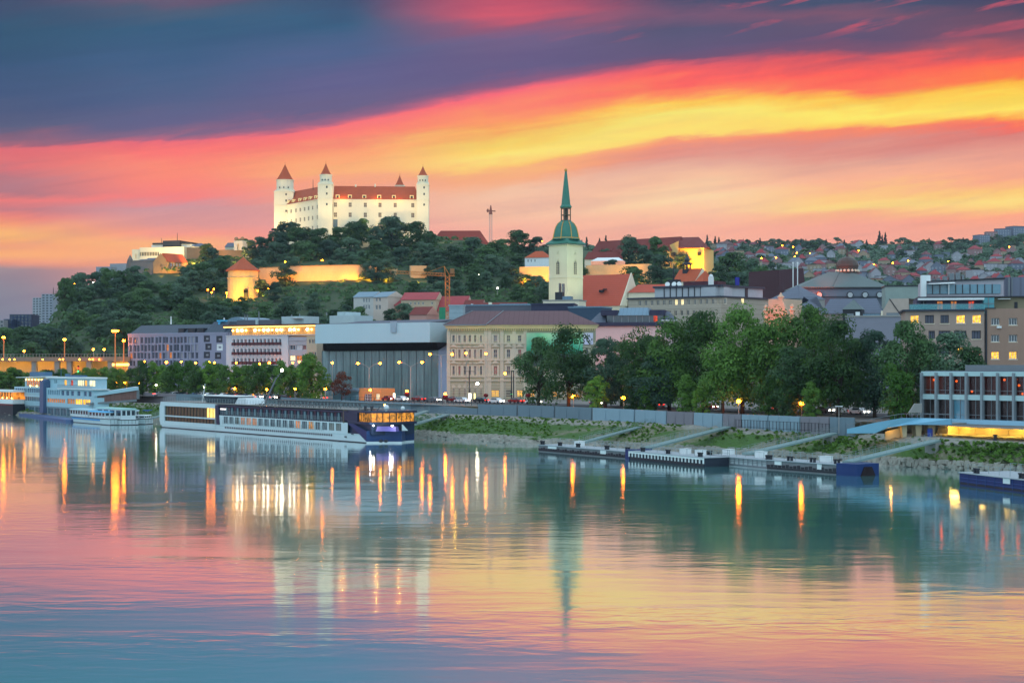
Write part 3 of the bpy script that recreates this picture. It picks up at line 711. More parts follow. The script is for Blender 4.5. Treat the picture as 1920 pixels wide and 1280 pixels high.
def block(name, label, cat, pl, Yl, pr, Yr, py_top, py_base, depth, wm, part='wall', extra=None):
    f = Fac(pl, Yl, pr, Yr); z0 = min(f.z(py_base), ground(f.pm, Yr) - 2); r = root_at(f, z0, name, label, cat)
    m = MB(); m.box(0, f.w, 0, depth, z0, f.z(py_top)); put(m, part, wm, r, f)
    if extra: extra(r, f)
    return r, f
def fort(r, f):
    m = MB(); x = f.x(243); z = f.z(487); m.lathe([(1.5, f.z(500)), (1.5, z), (1.7, z), (1.6, z + .3), (.1, f.z(477))], 8, (x, .5)); put(m, 'turret', M_STONE_D, r, f)
    m = MB(); m.hexa([(0, -3.5, f.z(540)), (f.w, -3.5, f.z(540)), (f.w, 0, f.z(540)), (0, 0, f.z(540))], [(0, -.3, f.z(492)), (f.w, -.3, f.z(492)), (f.w, 0, f.z(492)), (0, 0, f.z(492))]); put(m, 'buttress', M_STONE_D, r, f)
    m = MB()
    for k, (px, py) in enumerate(((262, 485), (276, 483))): m.hip(f.x(px) - 3, f.x(px) + 3, 2, 8, f.z(488), f.z(py), 0)
    put(m, 'roof', M_SLATE, r, f)
block('stone_fort', 'dark grey stone fort wall with a small corner turret', 'fort', 238, 960, 289, 952, 488, 548, 14, M_STONE_D, 'wall', fort)
# gabled yellow house on the fort
f = Fac(287, 950, 315, 946); g2 = Fac(315, 946, 352, 958)
r = root_at(f, 68, 'bastion_house', 'floodlit yellow stone house with red gable roof above the trees', 'house')
m = MB(); z0, ze, zr = 66, f.z(491), f.z(474, 303)
m.wall(0, f.w, z0, ze, f.holes([(301, 303)], ((495, 500), (506, 511), (518, 522))), 0, .3); m.poly([(0, 0, ze), (f.w, 0, ze), (f.w / 2, 0, zr)])
put(m, 'gable_wall', M_STONE, r, f)
m = MB(); hs = g2.holes(cols_at((321, 326, 331.5, 337), 2.6), ((494, 500),)); shell(m, 0, g2.w, .05, 9.5, z0, ze, hs, top=False); put(m, 'wall', M_STONE, r, g2)
add_windows(r, g2, hs, mat('bluish_window', (120, 136, 168), .3), M_WHITE)
m = MB(); m.hip(-.3, g2.w, -.3, 9.6, ze, zr, 0); put(m, 'roof', M_TILE, r, g2)
spot((PX(303, 934), 934, 68), (PX(303, 950), 948, 73), 26000, (255, 180, 64), 90); spot((PX(338, 934), 934, 69), (PX(333, 952), 952, 74), 22000, (255, 180, 64), 90)
block('bastion_wall', 'curved grey-brown bastion wall below the modern building', 'wall', 350, 985, 382, 980, 464, 500, 10, M_STONE)
def gate(r, f):
    m = MB(); hs = f.holes([(446, 450.5)], ((458, 469),))
    z0, z1 = f.z(470), f.z(452); shell(m, f.x(440), f.x(457), -1, 4, z0, z1, hs, 1.2); m.box(f.x(440), f.x(457), 4.1, 4.3, z0, z1)
    m.box(f.x(457), f.x(468), -1, 4, f.z(490), z0); put(m, 'gatehouse', M_CREAM, r, f)
    m = MB()
    for px in (441.5, 453): m.ball((f.x(px), 1, z1 + 1.2), 1.3, 8); m.box(f.x(px) - .6, f.x(px) + .6, .5, 1.5, z1, z1 + .5)
    put(m, 'trophy_urn', M_STONE, r, f)
block('gate_wall', 'stone rampart with a cream arched gate near the castle trees', 'wall', 396, 975, 470, 965, 468, 505, 6, M_STONE, 'wall', gate)
spot((PX(440, 935), 935, 80), (PX(440, 965), 966, 86), 34000, (255, 180, 90), 120); spot((PX(365, 950), 950, 78), (PX(365, 980), 982, 84), 22000, (255, 170, 90), 120)
house('fort_house', 'low dark-roofed house behind the rampart', 'house', 422, 990, 440, 988, 463, 455, 475, 8, M_CREAM, M_SLATE)
house('fort_house', 'small dome-roofed dark house behind the bastion', 'house', 358, 1004, 384, 1002, 462, 456, 470, 8, M_CREAM, M_SLATE, ix=4)
block('terrace_block', 'grey flat block between the fort and the wooded slope', 'building', 206, 1010, 240, 1005, 494, 512, 10, mat('grey_render', (150, 156, 166), .8))
block('terrace_block', 'low lit terrace block under the fort', 'building', 180, 990, 208, 988, 500, 512, 8, mat('grey_render', (150, 156, 166), .8))
# round tower
TY = 850; rx, rr = PX(456, TY), 29 * TY / F
r = thing('round_tower', 'floodlit round stone tower with a red pyramid roof', 'tower', (rx, TY, 48))
m = MB(); m.lathe([(rr + .6, 44), (rr, PZ(545, TY)), (rr, PZ(523, TY)), (rr + .35, PZ(522, TY)), (rr + .35, PZ(521, TY)), (rr - .1, PZ(520, TY)), (rr - .1, PZ(507, TY))], 24, (rx, TY))
m.build('wall', mat('tower_rubble', (196, 172, 128), .95, .16, .3, fine=.18, bump=.1), r, (-rx, -TY, -48))
m = MB(); m.lathe([(rr + 1.3, PZ(508.5, TY)), (rr + 1.1, PZ(507, TY)), (rr * .5, PZ(494, TY)), (.1, PZ(482, TY))], 8, (rx, TY), rot=R(22.5)); m.build('roof', M_TILE, r, (-rx, -TY, -48))
m = MB(); dx = PX(466, TY); m.box(dx - 1.1, dx + 1.1, TY - rr - .8, TY - rr + 1.6, PZ(562, TY), PZ(546, TY)); m.tube((dx, TY - rr - .8, PZ(546, TY)), (dx, TY - rr + 1.6, PZ(546, TY)), 1.1, n=12); m.build('door', M_DARK, r, (-rx, -TY, -48))
spot((rx - 4, TY - 22, 50), (rx - 1, TY, 59), 30000, (255, 176, 40), 90); spot((rx + 12, TY - 18, 50), (rx + 3, TY, 56), 15000, (255, 186, 50), 90)
spot((rx + 3, TY - 15, 51), (rx + 2, TY - 6, 55), 6000, (255, 190, 30), 90)
# long lit rampart in bays
M_RAMP = mat('rampart_stone', (206, 176, 134), .95, .14, .2, fine=.14, bump=.1, streak=.06)
pts = [(486, 858, 503), (540, 856, 500), (600, 852, 498.5), (655, 848, 497), (700, 850, 498), (744, 856, 500.5)]
m = MB(); base = []
r = thing('rampart_wall', 'long floodlit stone rampart below the castle trees', 'wall', (PX(610, 852), 852, 60))
for (a, Ya, ta), (b, Yb, tb) in zip(pts[:-1], pts[1:]):
    A0, B0 = (PX(a, Ya), Ya), (PX(b, Yb), Yb); za, zb_ = PZ(ta, Ya), PZ(tb, Yb)
    m.hexa([(A0[0], A0[1] - 1, 56), (B0[0], B0[1] - 1, 56), (B0[0], B0[1] + 4, 56), (A0[0], A0[1] + 4, 56)], [(A0[0], A0[1], za), (B0[0], B0[1], zb_), (B0[0], B0[1] + 4, zb_), (A0[0], A0[1] + 4, za)])
    m.hexa([(A0[0], A0[1] - .3, za), (B0[0], B0[1] - .3, zb_), (B0[0], B0[1] + 1, zb_), (A0[0], A0[1] + 1, za)], [(A0[0], A0[1] - .3, za + .35), (B0[0], B0[1] - .3, zb_ + .35), (B0[0], B0[1] + 1, zb_ + .35), (A0[0], A0[1] + 1, za + .35)], 1)
m.build('wall', [M_RAMP, M_STONE], r, (-r.location[0], -852, -60))
for px in (505, 543, 575, 602, 640, 672, 692, 722): spot((PX(px, 842), 842, 60.5), (PX(px, 850), 851, 65), 9000, (255, 160, 36), 140, .9)
block('rampart_wall', 'short floodlit rampart piece beside the crane', 'wall', 770, 866, 800, 868, 498, 524, 4, M_RAMP)
spot((PX(785, 848), 848, 62), (PX(785, 866), 866, 66), 9000, (255, 170, 60), 120)
# barracks with lit bastion
M_BAST = mat('bastion_plaster', (222, 186, 118), .95, .08, .15, fine=.08, streak=.05)
f = Fac(1110, 1012, 1256, 976); r = root_at(f, 74, 'barracks', 'long red-roofed barracks running to a floodlit rounded bastion', 'building')
m = MB(); m.box(0, f.w, .5, 13, 70, f.z(474)); put(m, 'wall', M_BAST, r, f)
m = MB(); m.hip(-2, f.w + 6, 0, 14, f.z(474), f.z(447), 2, 0); put(m, 'roof', M_TILE_D, r, f)
for k in range(12):
    m = MB(); x = f.x(1122 + 10.5 * k); m.hip(x - 1, x + 1, 1.2, 4.4, f.z(470, 1122 + 10.5 * k), f.z(464, 1122 + 10.5 * k), 0); m.box(x - .7, x + .7, 1.4, 4, f.z(473.5, 1122 + 10.5 * k), f.z(469.6, 1122 + 10.5 * k)); put(m, 'dormer', M_TILE_D, r, f)
by = 972; fp_ = [(1250, 985, 462), (1270, 968, 460), (1275, 968, 466), (1320, 962, 463), (1338, 985, 467), (1336, 1010, 467), (1252, 1010, 466)]
P2 = [(PX(a, b), b) for a, b, _ in fp_]; zt = PZ(465, 965)
m = MB(); m.prism(P2, 62, zt); lr = r.location
m.hexa([(PX(1250, 984), 984, 62), (PX(1272, 966), 966, 62), (PX(1274, 990), 990, 62), (PX(1252, 995), 995, 62)], [(PX(1250, 984), 984, PZ(462, 984)), (PX(1272, 966), 966, PZ(452, 966)), (PX(1274, 990), 990, PZ(452, 990)), (PX(1252, 995), 995, PZ(462, 995))])
m.build('bastion', M_BAST, r, (-lr[0], -lr[1], -lr[2]))
m = MB(); top = [(PX(1262, 985), 985), (PX(1310, 980), 980), (PX(1310, 998), 998), (PX(1262, 998), 998)]
e = [(PX(1273, 964), 964), (PX(1330, 962), 962), (PX(1340, 1002), 1002), (PX(1258, 1006), 1006)]; zr = PZ(445.5, 985)
for k in range(4): m.poly([(*e[k], zt), (*e[(k + 1) % 4], zt), (*top[(k + 1) % 4], zr), (*top[k], zr)])
m.poly([(*q, zr) for q in top]); m.poly([(*q, zt) for q in e][::-1]); m.build('roof', M_TILE_D, r, (-lr[0], -lr[1], -lr[2]))
m = MB()
for px, py in ((1311, 475), (1283, 478), (1265, 474)): x = PX(px, 963); m.box(x - .9, x + .9, 960.5 if px > 1300 else 966, 975, PZ(py + 4, 963), PZ(py - 2, 963))
m.build('window', M_DARK, r, (-lr[0], -lr[1], -lr[2]))
for px, w in ((1262, 34000), (1288, 42000), (1312, 42000), (1332, 26000)): spot((PX(px, 946), 946, 70), (PX(px, 965), 965, 79), w, (255, 176, 36), 110, .9)
house('barracks_annex', 'low dark red roofed annex behind the white marquee', 'house', 1096, 930, 1168, 928, 486, 472, 498, 8, M_CREAM, M_TILE_D, ix=2)
block('terrace_wall', 'floodlit yellow terrace wall behind the cathedral nave', 'wall', 1098, 880, 1218, 866, 496, 526, 4, M_RAMP)
for px in (1112, 1142, 1172, 1202): spot((PX(px, 856), 856, 60), (PX(px, 872), 872, 67), 16000, (255, 170, 44), 120, .9)
f = Fac(1108, 890, 1168, 886); r = root_at(f, f.z(496), 'marquee', 'white marquee with glowing pink sides on the terrace wall', 'marquee')
m = MB(); m.box(0, f.w, 0, 8, f.z(496), f.z(489)); put(m, 'side_wall', glow('marquee_side', (255, 176, 140), .55, .3, .6), r, f)
m = MB(); m.hip(0, f.w, -.2, 8.2, f.z(489), f.z(482), 3); put(m, 'roof', M_WHITE, r, f)
house('hill_house', 'small white house with red hip roof beside the cathedral tower', 'house', 984, 900, 1030, 896, 483, 471, 498, 9, M_WHITE, M_TILE, (990, 996, 1003), ((486, 491),), ix=5, winw=2.4)
block('terrace_wall', 'floodlit yellow terrace wall beside the cathedral tower', 'wall', 974, 870, 1034, 866, 500, 520, 4, M_RAMP)
for px in (985, 1008, 1024): spot((PX(px, 854), 854, 61), (PX(px, 868), 868, 68), 14000, (255, 170, 40), 120, .9)
# red roof hall beside the castle, chapel
r, f = house('palace_hall', 'long red-roofed hall beside the castle', 'building', 806, 1002, 916, 1000, 458, 432.5, 470, 16, M_CREAM, M_TILE_D, ix=6)
spot((PX(900, 985), 984, 98), (PX(890, 1005), 1004, 104), 9000, (255, 190, 100), 110); spot((PX(840, 985), 984, 92), (PX(835, 1002), 1002, 96), 9000, (255, 226, 170), 120)
cf_ = Fac(1262, 812, 1304, 800); r = root_at(cf_, 55, 'chapel', 'small chapel with red roofs and a dark ornate bell turret', 'chapel')
m = MB(); m.box(0, cf_.w, 0, 10, 50, cf_.z(528)); put(m, 'wall', M_CREAM, r, cf_)
m = MB(); m.hip(0, cf_.w, -.3, 10.3, cf_.z(528), cf_.z(503), 0, 0, .2, 1); m.hip(cf_.w + .1, cf_.w + 5.5, -1, 9, cf_.z(530), cf_.z(509), 2.5); put(m, 'roof', [M_TILE, M_CREAM], r, cf_)
m = MB(); x = cf_.x(1276); zz = lambda py: cf_.z(py, 1276)
m.box(x - 1.6, x + 1.6, 3, 6.2, zz(520), zz(505)); 
for a in (-1.3, 1.3):
    for b in (3.4, 5.8): m.box(x + a - .25, x + a + .25, b - .25, b + .25, zz(505), zz(495))
m.lathe([(2.5, zz(495)), (2.1, zz(493)), (1.0, zz(490)), (1.3, zz(487)), (1.1, zz(485)), (.35, zz(481)), (.1, zz(471))], 8, (x, 4.6)); put(m, 'bell_turret', M_DARK, r, cf_)

# houses at the foot of the castle hill
W_ = lambda *c: mat('plaster_%d_%d_%d' % c, c, .85, .08, .3, streak=.06)
house('town_house', 'white house with blue-grey roof and tall paired windows under the rampart', 'house', 663, 742, 700, 738, 557, 547, 592, 11, W_(196, 194, 190), M_TIN, (682, 687, 692), ((559, 567), (571, 580)), winw=3.4)
house('town_house', 'narrow white gabled house with blue-grey roof beside red roofs', 'house', 700, 738, 727, 731, 557, 547, 592, 10, W_(206, 190, 178), M_TIN, (706, 712), ((558, 565), (571, 580)), winw=3.6)
house('town_house', 'low red-roofed house with a row of small dormers', 'house', 722, 735, 753, 733, 573, 557, 590, 10, W_(190, 150, 130), M_TILE_P)
house('town_house', 'broad house with red roof and bright skylights', 'house', 752, 728, 817, 724, 562, 548, 592, 12, W_(196, 176, 150), M_TILE_P, (770, 778, 785, 793, 810), ((566, 571),), winw=3.2)
house('town_house', 'steep red-roofed house behind the orange crane', 'house', 815, 726, 871, 722, 583, 555, 600, 14, W_(200, 170, 150), M_TILE_P)
house('town_house', 'dull red-roofed house with chimneys', 'house', 868, 722, 902, 720, 576, 562, 590, 10, W_(180, 150, 140), M_TILE_D)
house('town_house', 'low brownish-red roof behind the palace ridge', 'house', 900, 718, 986, 716, 578, 567, 590, 9, W_(180, 150, 140), M_TILE_D)
house('town_house', 'pink gabled house below the broad red-roofed one', 'house', 768, 700, 800, 696, 590, 575, 606, 10, W_(198, 150, 140), M_TILE_D)
house('church_annex', 'orange-red roof joining the cathedral nave', 'house', 1178, 690, 1264, 684, 548, 533, 575, 12, M_CREAM, M_TILE_O, ix=3)
# scaffold mesh sheet
f = Fac(824, 690, 835, 689); r = root_at(f, f.z(605), 'scaffold_tower', 'narrow scaffold wrapped in green netting under the crane', 'scaffold')
m = MB(); m.box(0, f.w, 0, .2, f.z(600), f.z(576))
for k in (0, .5, 1): m.bar((f.w * k, -.1, f.z(605)), (f.w * k, -.1, f.z(575)), .15)
put(m, 'netting', mat('green_netting', (40, 140, 110), .8), r, f)
# left distance
def panel_block(name, label, pl, Yl, pr, Yr, pt, pb, depth, wm, nr, nc, cat='tower block'):
    f = Fac(pl, Yl, pr, Yr); z0 = f.z(pb); r = root_at(f, z0, name, label, cat)
    hs = []; z1 = f.z(pt); st = (z1 - z0) / nr
    for i in range(nr):
        for j in range(nc): hs.append((f.w * (j + .2) / nc, f.w * (j + .8) / nc, z0 + st * (i + .25), z0 + st * (i + .8)))
    m = MB(); shell(m, 0, f.w, 0, depth, z0, z1, hs, .2); put(m, 'wall', wm, r, f)
    m = MB()
    for a, b, c, d in hs: m.poly([(a, .15, c), (b, .15, c), (b, .15, d), (a, .15, d)])
    put(m, 'glazing', M_GLASS, r, f); return r, f
r, f = panel_block('tower_block', 'tall pale tower block beyond the hill foot', 78, 1390, 99, 1390, 551, 620, 18, W_(150, 158, 172), 14, 3)
m = MB(); m.tube((f.x(95), 8, f.z(551)), (f.x(95), 8, f.z(538)), .35, .2, 6); put(m, 'antenna', M_DARK, r, f)
panel_block('tower_block', 'slightly lower pale slab joined to the tall tower block', 61, 1400, 78, 1395, 558, 620, 18, W_(160, 166, 176), 13, 3)
panel_block('office_block', 'dark navy block low on the western skyline', 18, 1200, 59, 1200, 589, 625, 20, mat('navy_cladding', (40, 56, 88), .6), 6, 6, 'office block')
panel_block('office_block', 'lower dark step in front of the navy block', 7, 1190, 22, 1190, 598, 625, 20, mat('navy_cladding', (40, 56, 88), .6), 4, 3, 'office block')
panel_block('office_block', 'small pale corner of a block at the skyline edge', -30, 1180, 7, 1180, 600, 628, 20, W_(150, 146, 150), 4, 5, 'office block')
# ------------------------------------------------------------------ buildings along the river road
# grey hotel block with staggered slot windows
M_ZINC = mat('zinc_roof', (66, 78, 92), .55, .1, .2, rows=.7, rowdir='X')
M_LILAC = mat('lilac_grey_render', (146, 148, 170), .85, .06, .2, streak=.05)
f = Fac(240, 592, 427, 565); r = root_at(f, 6.5, 'hotel', 'lilac-grey hotel with rows of dark slot windows and a zinc roof', 'hotel')
z0, z1 = 5.5, f.z(627)
rr_ = random.Random(3); hs = []
for k, (a, b) in enumerate(((631, 643.5), (645.5, 658.5), (660.5, 672.5), (675, 686), (689, 700))):
    for j in range(19):
        c = 245 + 6.85 * j + rr_.uniform(-.9, .9); w = rr_.choice((5.2, 5.2, 5.6)); d = rr_.uniform(-.7, .7); hs.append((f.x(c - w / 2), f.x(c + w / 2), f.z(b + d), f.z(a + d)))
M_SLOT = mat('slot_window_glass', (62, 66, 84), .25, .3, .5)
big = [(f.x(a), f.x(a + 11.6), f.z(b + 12), f.z(b)) for a, b in ((382, 629.5), (405.5, 630.5), (385, 644.5), (382, 659.5), (403, 661))]
wb = (f.x(406), f.x(417.6), f.z(657.5), f.z(645.5))
m = MB(); shell(m, 0, f.w, 0, 24, z0, z1, hs + big + [wb], .35); m.box(-.15, f.w + .15, -.15, 24.1, z1, z1 + .6)
put(m, 'wall', M_LILAC, r, f)
add_windows(r, f, hs, weighted(11, (M_SLOT, 10), (M_WARMDIM, 1), (mat('pale_blind', (150, 150, 160), .7), 1.2)), M_LILAC, t=.35, nx=1)
def frame_window(h, fm, gm):
    m = MB(); a, b, c, d = h; q = (b - a) * .27; m.wall(a, b, c, d, [(a + q, b - q, c + q, d - q)], .12, .2, 0); m.poly([(a + q, .3, c + q), (b - q, .3, c + q), (b - q, .3, d - q), (a + q, .3, d - q)], 1)
    put(m, 'square_window', [fm, gm], r, f)
for h in big: frame_window(h, mat('charcoal_frame', (52, 54, 66), .5), mat('pale_blind', (150, 150, 160), .7))
frame_window(wb, M_WHITE, mat('pale_blind', (150, 150, 160), .7))
m = MB(); zt = f.z(608); m.hexa([(.5, .6, z1 + .6), (f.w - .5, .6, z1 + .6), (f.w - .5, 23, z1 + .6), (.5, 23, z1 + .6)], [(f.x(248), 4.5, zt), (f.w - 1, 4.5, zt), (f.w - 1, 20, zt), (f.x(248), 20, zt)])
m.hexa([(f.x(388), -.1, z1 + .6), (f.x(420), -.1, z1 + .6), (f.x(420), 8, z1 + .6), (f.x(388), 8, z1 + .6)], [(f.x(390), 3, f.z(604)), (f.x(420), 3, f.z(604)), (f.x(420), 8, f.z(604)), (f.x(390), 8, f.z(604))]); put(m, 'roof', M_ZINC, r, f)
m = MB()
for a, b in ((333, 343), (351, 364), (368, 380)): m.box(f.x(a), f.x(b), .3, 4, z1 + .6, z1 + 2.2)
put(m, 'roof_terrace', M_DARK, r, f)
m = MB(); pts = []
for k in range(9):
    t = k / 8; m.hexa([(f.x(325 + 60 * t), 24.2, z1), (f.x(325 + 60 * (t + .125)), 24.2, z1), (f.x(325 + 60 * (t + .125)), 40, z1), (f.x(325 + 60 * t), 40, z1)], [(f.x(325 + 60 * t), 24.2, zt + 3.2 * math.sin(math.pi * t)), (f.x(325 + 60 * (t + .125)), 24.2, zt + 3.2 * math.sin(math.pi * (t + .125))), (f.x(325 + 60 * (t + .125)), 40, zt + 3.2 * math.sin(math.pi * (t + .125))), (f.x(325 + 60 * t), 40, zt + 3.2 * math.sin(math.pi * t))])
put(m, 'vaulted_roof', M_TIN, r, f)
m = MB(); m.box(f.x(399), f.x(412), 2, 4, f.z(604), f.z(601)); m.box(f.x(401), f.x(404.5), 2.2, 3.6, f.z(612), f.z(604.2)); put(m, 'rooftop_sign_box', mat('cyan_panel', (70, 170, 215), .5), r, f)
for px, a, b in ((291, 606, 591), (391, 604, 596)):
    m = MB(); m.tube((f.x(px), 8, f.z(a)), (f.x(px), 8, f.z(b)), .3, .2, 6); put(m, 'antenna', M_WHITE, r, f)

# white hotel with balconies and a lit attic
M_BALC = mat('white_balcony_wall', (206, 204, 210), .85, .05, .3)
f = Fac(424, 541, 592, 520); r = root_at(f, 6.5, 'hotel', 'white hotel with red-brown balconies and a glowing attic storey', 'hotel')
za, zb_ = f.z(629), f.z(613); hs = []; colz = [438.5 + 7.2 * k for k in range(13)]
rows_ = ((635, 646.5), (653, 664.5), (671, 682.5), (689, 699))
hs = f.holes(cols_at(colz, 4.4), rows_)
M_HWIN = mat('hotel_window', (66, 78, 92), .2, .3, .5); M_HRED = mat('rust_curtain', (150, 66, 46), .8, .2, 1)
m = MB(); shell(m, 0, f.x(540), 0, 16, 5.5, za, hs, .5)
put(m, 'wall', M_BALC, r, f); add_windows(r, f, hs, weighted(5, (M_HWIN, 10), (M_HRED, 1.4)), M_BALC, t=.5, nx=1, nz=1)
for k, px in enumerate(colz):
    for py in (646.8, 664.8, 682.8):
        m = MB(); a, b = f.x(px - 2.7), f.x(px + 2.7); z = f.z(py); m.box(a, b, -.5, 0.3, z - .25, z - .05, 1); m.box(a, b, -.5, -.42, z - .05, z + .95, 0); m.box(a, a + .08, -.42, .3, z - .05, z + .95, 0); m.box(b - .08, b, -.42, .3, z - .05, z + .95, 0)
        if k == 0 and py == 646.8: pass
        put(m, 'balcony', [mat('maroon_balcony_panel', (92, 52, 58), .7, .2, .5), M_BALC], r, f)
hb = f.holes(((541.5, 552), (553, 565), (565.5, 572.5)), ((647, 656), (666.5, 676)))
m = MB(); shell(m, f.x(540), f.x(574), .4, 15, 5.5, f.z(632), hb, .4); m.box(f.x(540) + .1, f.x(574), .1, .39, f.z(639), f.z(637)); put(m, 'wall', mat('mauve_render', (178, 172, 180), .85), r, f, 'mauve bay with wide windows beside the balconies')
add_windows(r, f, hb, lambda i: (M_HWIN, M_BALC, M_HRED, M_PALEWARM, M_WARMDIM, M_PALEWARM)[i], M_BALC, t=.8, nx=2)
hb = f.holes(cols_at((580, 585.5, 590), 3), ((637, 644), (660, 668), (676, 684)))
m = MB(); shell(m, f.x(574) + .05, f.x(593), .2, 15, 5.5, f.z(630.5), hb, .35); put(m, 'wall', mat('beige_stucco', (196, 176, 152), .9), r, f, 'beige stucco wing')
add_windows(r, f, hb, M_HWIN, M_BALC, t=.55, nx=1)
m = MB(); m.box(f.x(427), f.x(591), 2.2, 15, za, zb_); put(m, 'attic_wall', glow('attic_wall_painted_glow', (224, 168, 92), .42, .25, .5), r, f)  # lamplight on the attic wall is painted in as a glow of the wall
m = MB(); m.box(0, f.x(540), -.3, 2.1, za, za + .25); m.box(f.x(540), f.x(592), -.1, 2.1, za, za + .25)
for k in range(42): m.box(f.x(426) + k * .78 - .03, f.x(426) + k * .78 + .03, -.2, -.14, za + .25, za + 1.2, 1)
m.box(f.x(426), f.x(540), -.2, -.14, za + 1.2, za + 1.28, 1); put(m, 'terrace', [M_BALC, M_DARK], r, f)
m = MB(); m.box(-.6, f.x(592.5), -.9, 16, zb_ + .35, zb_ + .9); put(m, 'roof', mat('brown_fascia', (104, 66, 52), .7), r, f)
m = MB(); m.box(-.5, f.x(592), -.75, -.2, zb_ + .02, zb_ + .33); put(m, 'cove_light', M_STRIP, r, f)
for k in range(19):
    if k in (4, 12, 16): continue
    m = MB(); m.ball((f.x(429.5 + 8.2 * k), 1.9, za + 1.9), .34, 8); put(m, 'wall_lamp', M_WHITEBULB if k % 3 else glow('amber_bulb', (255, 190, 90), 16), r, f)
m = MB(); m.box(f.x(498), f.x(540), 8, 16, zb_ + .9, f.z(592)); m.box(f.x(567), f.x(614), 14, 24, zb_ - 3, f.z(591)); m.box(f.x(578), f.x(594), 15, 23, f.z(591), f.z(584)); m.box(f.x(425), f.x(496), 5, 15, zb_ + .9, f.z(598), 1); m.box(f.x(462), f.x(466), 4.5, 15.2, zb_ + .9, f.z(597)); put(m, 'plant_room', [mat('pale_plant_room', (178, 196, 200), .8), M_GREYROOF], r, f)
for px, a, b in ((421.5, 601, 586), (426, 601, 587), (448, 598, 580), (525, 592, 587), (576, 591, 586), (510, 592, 588)): m = MB(); m.tube((f.x(px), 10, f.z(a)), (f.x(px), 10, f.z(b)), .22, .15, 6); put(m, 'antenna', M_STEEL, r, f)
for px in (527, 531, 535): m = MB(); m.lathe([(.1, f.z(598)), (1.1, f.z(597)), (1.3, f.z(595.5)), (1.2, f.z(595.4))], 10, (f.x(px), 7)); put(m, 'satellite_dish', M_WHITE, r, f)

# gallery: pale bridging box over a glass wall
M_BOX = mat('pale_blue_panel', (186, 208, 216), .55, .05, .1, streak=.03)
f = Fac(591, 497, 806, 470); r = root_at(f, 6.4, 'gallery', 'art gallery with a pale blue windowless box bridging a dark glass wall', 'gallery')
zt, zbm = f.z(606), f.z(642.5); s = f.back(f.w, 0)
m = MB(); m.box(0, f.w, 0, 12, zbm, zt); m.box(f.w - 14, f.w, 12, 30, zbm, zt - .05); m.hexa([(0, 0, zt + .02), (f.w, 0, zt + .02), (f.w, 12, zt + .02), (0, 12, zt + .02)], [(8, 6, zt + .5), (f.w, 6, zt + .5), (f.w, 12, zt + 1.2), (8, 12, zt + 1.2)], 1)
put(m, 'bridging_box', [M_BOX, M_GREYROOF], r, f)
m = MB(); m.box(f.x(734), f.x(744), -.5, -.02, f.z(623, 740), zt + .3); put(m, 'service_shaft', mat('light_steel_panel', (158, 176, 190), .5), r, f)
fb = f.sh(9); gx0, gx1 = fb.x(604), fb.x(824); zg = fb.z(657, 715)
m = MB(); m.hexa([(gx0 + 1, 8.5, zg), (gx1, 8.5, zg), (gx1, 9, zg), (gx0 + 1, 9, zg)], [(1.5, 2, zbm - .05), (f.w + 1, 2, zbm - .05), (f.w + 1, 9, zbm - .05), (1.5, 9, zbm - .05)])
for k in range(46): m.bar((gx0 + 1 + (gx1 - gx0 - 1) * k / 46, 8.2, zg), (1.5 + f.w * k / 46, 2.0, zbm - .3), .14, .5)
put(m, 'stepped_soffit', mat('dark_purple_soffit', (44, 36, 50), .7), r, f)
m = MB(); n = 16
m.poly([(gx0, 9, 6), (gx1, 9, 6), (gx1, 9, zg), (gx0, 9, zg)], 0)
for k in range(n + 1): x = gx0 + (gx1 - gx0) * k / n; m.box(x - .05, x + .05, 8.85, 8.98, 6, zg, 1)
for k in range(6): z = 6 + (zg - 6) * k / 6; m.box(gx0, gx1, 8.87, 8.97, z, z + .1, 1)
def gallery_glass():
    m = bpy.data.materials.new('gallery_glass'); m.use_nodes = True; nt = m.node_tree; h = NG(nt); b = nt.nodes['Principled BSDF']
    tcd = h.n('ShaderNodeTexCoord'); mp = h.n('ShaderNodeMapping'); nt.links.new(tcd.outputs['Object'], mp.inputs[0]); mp.inputs['Scale'].default_value = (.8, 1, .07)
    c = h.mix(h.smooth(h.noise(mp.outputs[0], 1.0, 5, .7), .3, .7), lin((92, 116, 122)), lin((128, 154, 154)))
    nt.links.new(c, b.inputs['Base Color']); b.inputs['Roughness'].default_value = .15; b.inputs['Specular IOR Level'].default_value = .6; return m
put(m, 'glass_wall', [gallery_glass(), M_STEEL], r, f)
m = MB(); m.box(f.x(606) - 3, f.w, 12.5, 30, 5.5, zt - 2); put(m, 'rear_wall', M_GREYROOF, r, f)
m = MB(); m.hexa([(gx1, 8.5, 6), (gx1 + 9, 8.5, 6), (gx1 + 9, 10, 6), (gx1, 10, 6)], [(gx1, 8.5, zbm), (gx1 + 9, 8.5, zbm), (gx1 + 9, 10, zbm), (gx1, 10, zbm)])
put(m, 'end_wall', mat('bluish_end_panel', (160, 178, 206), .6, .05, .1), r, f)
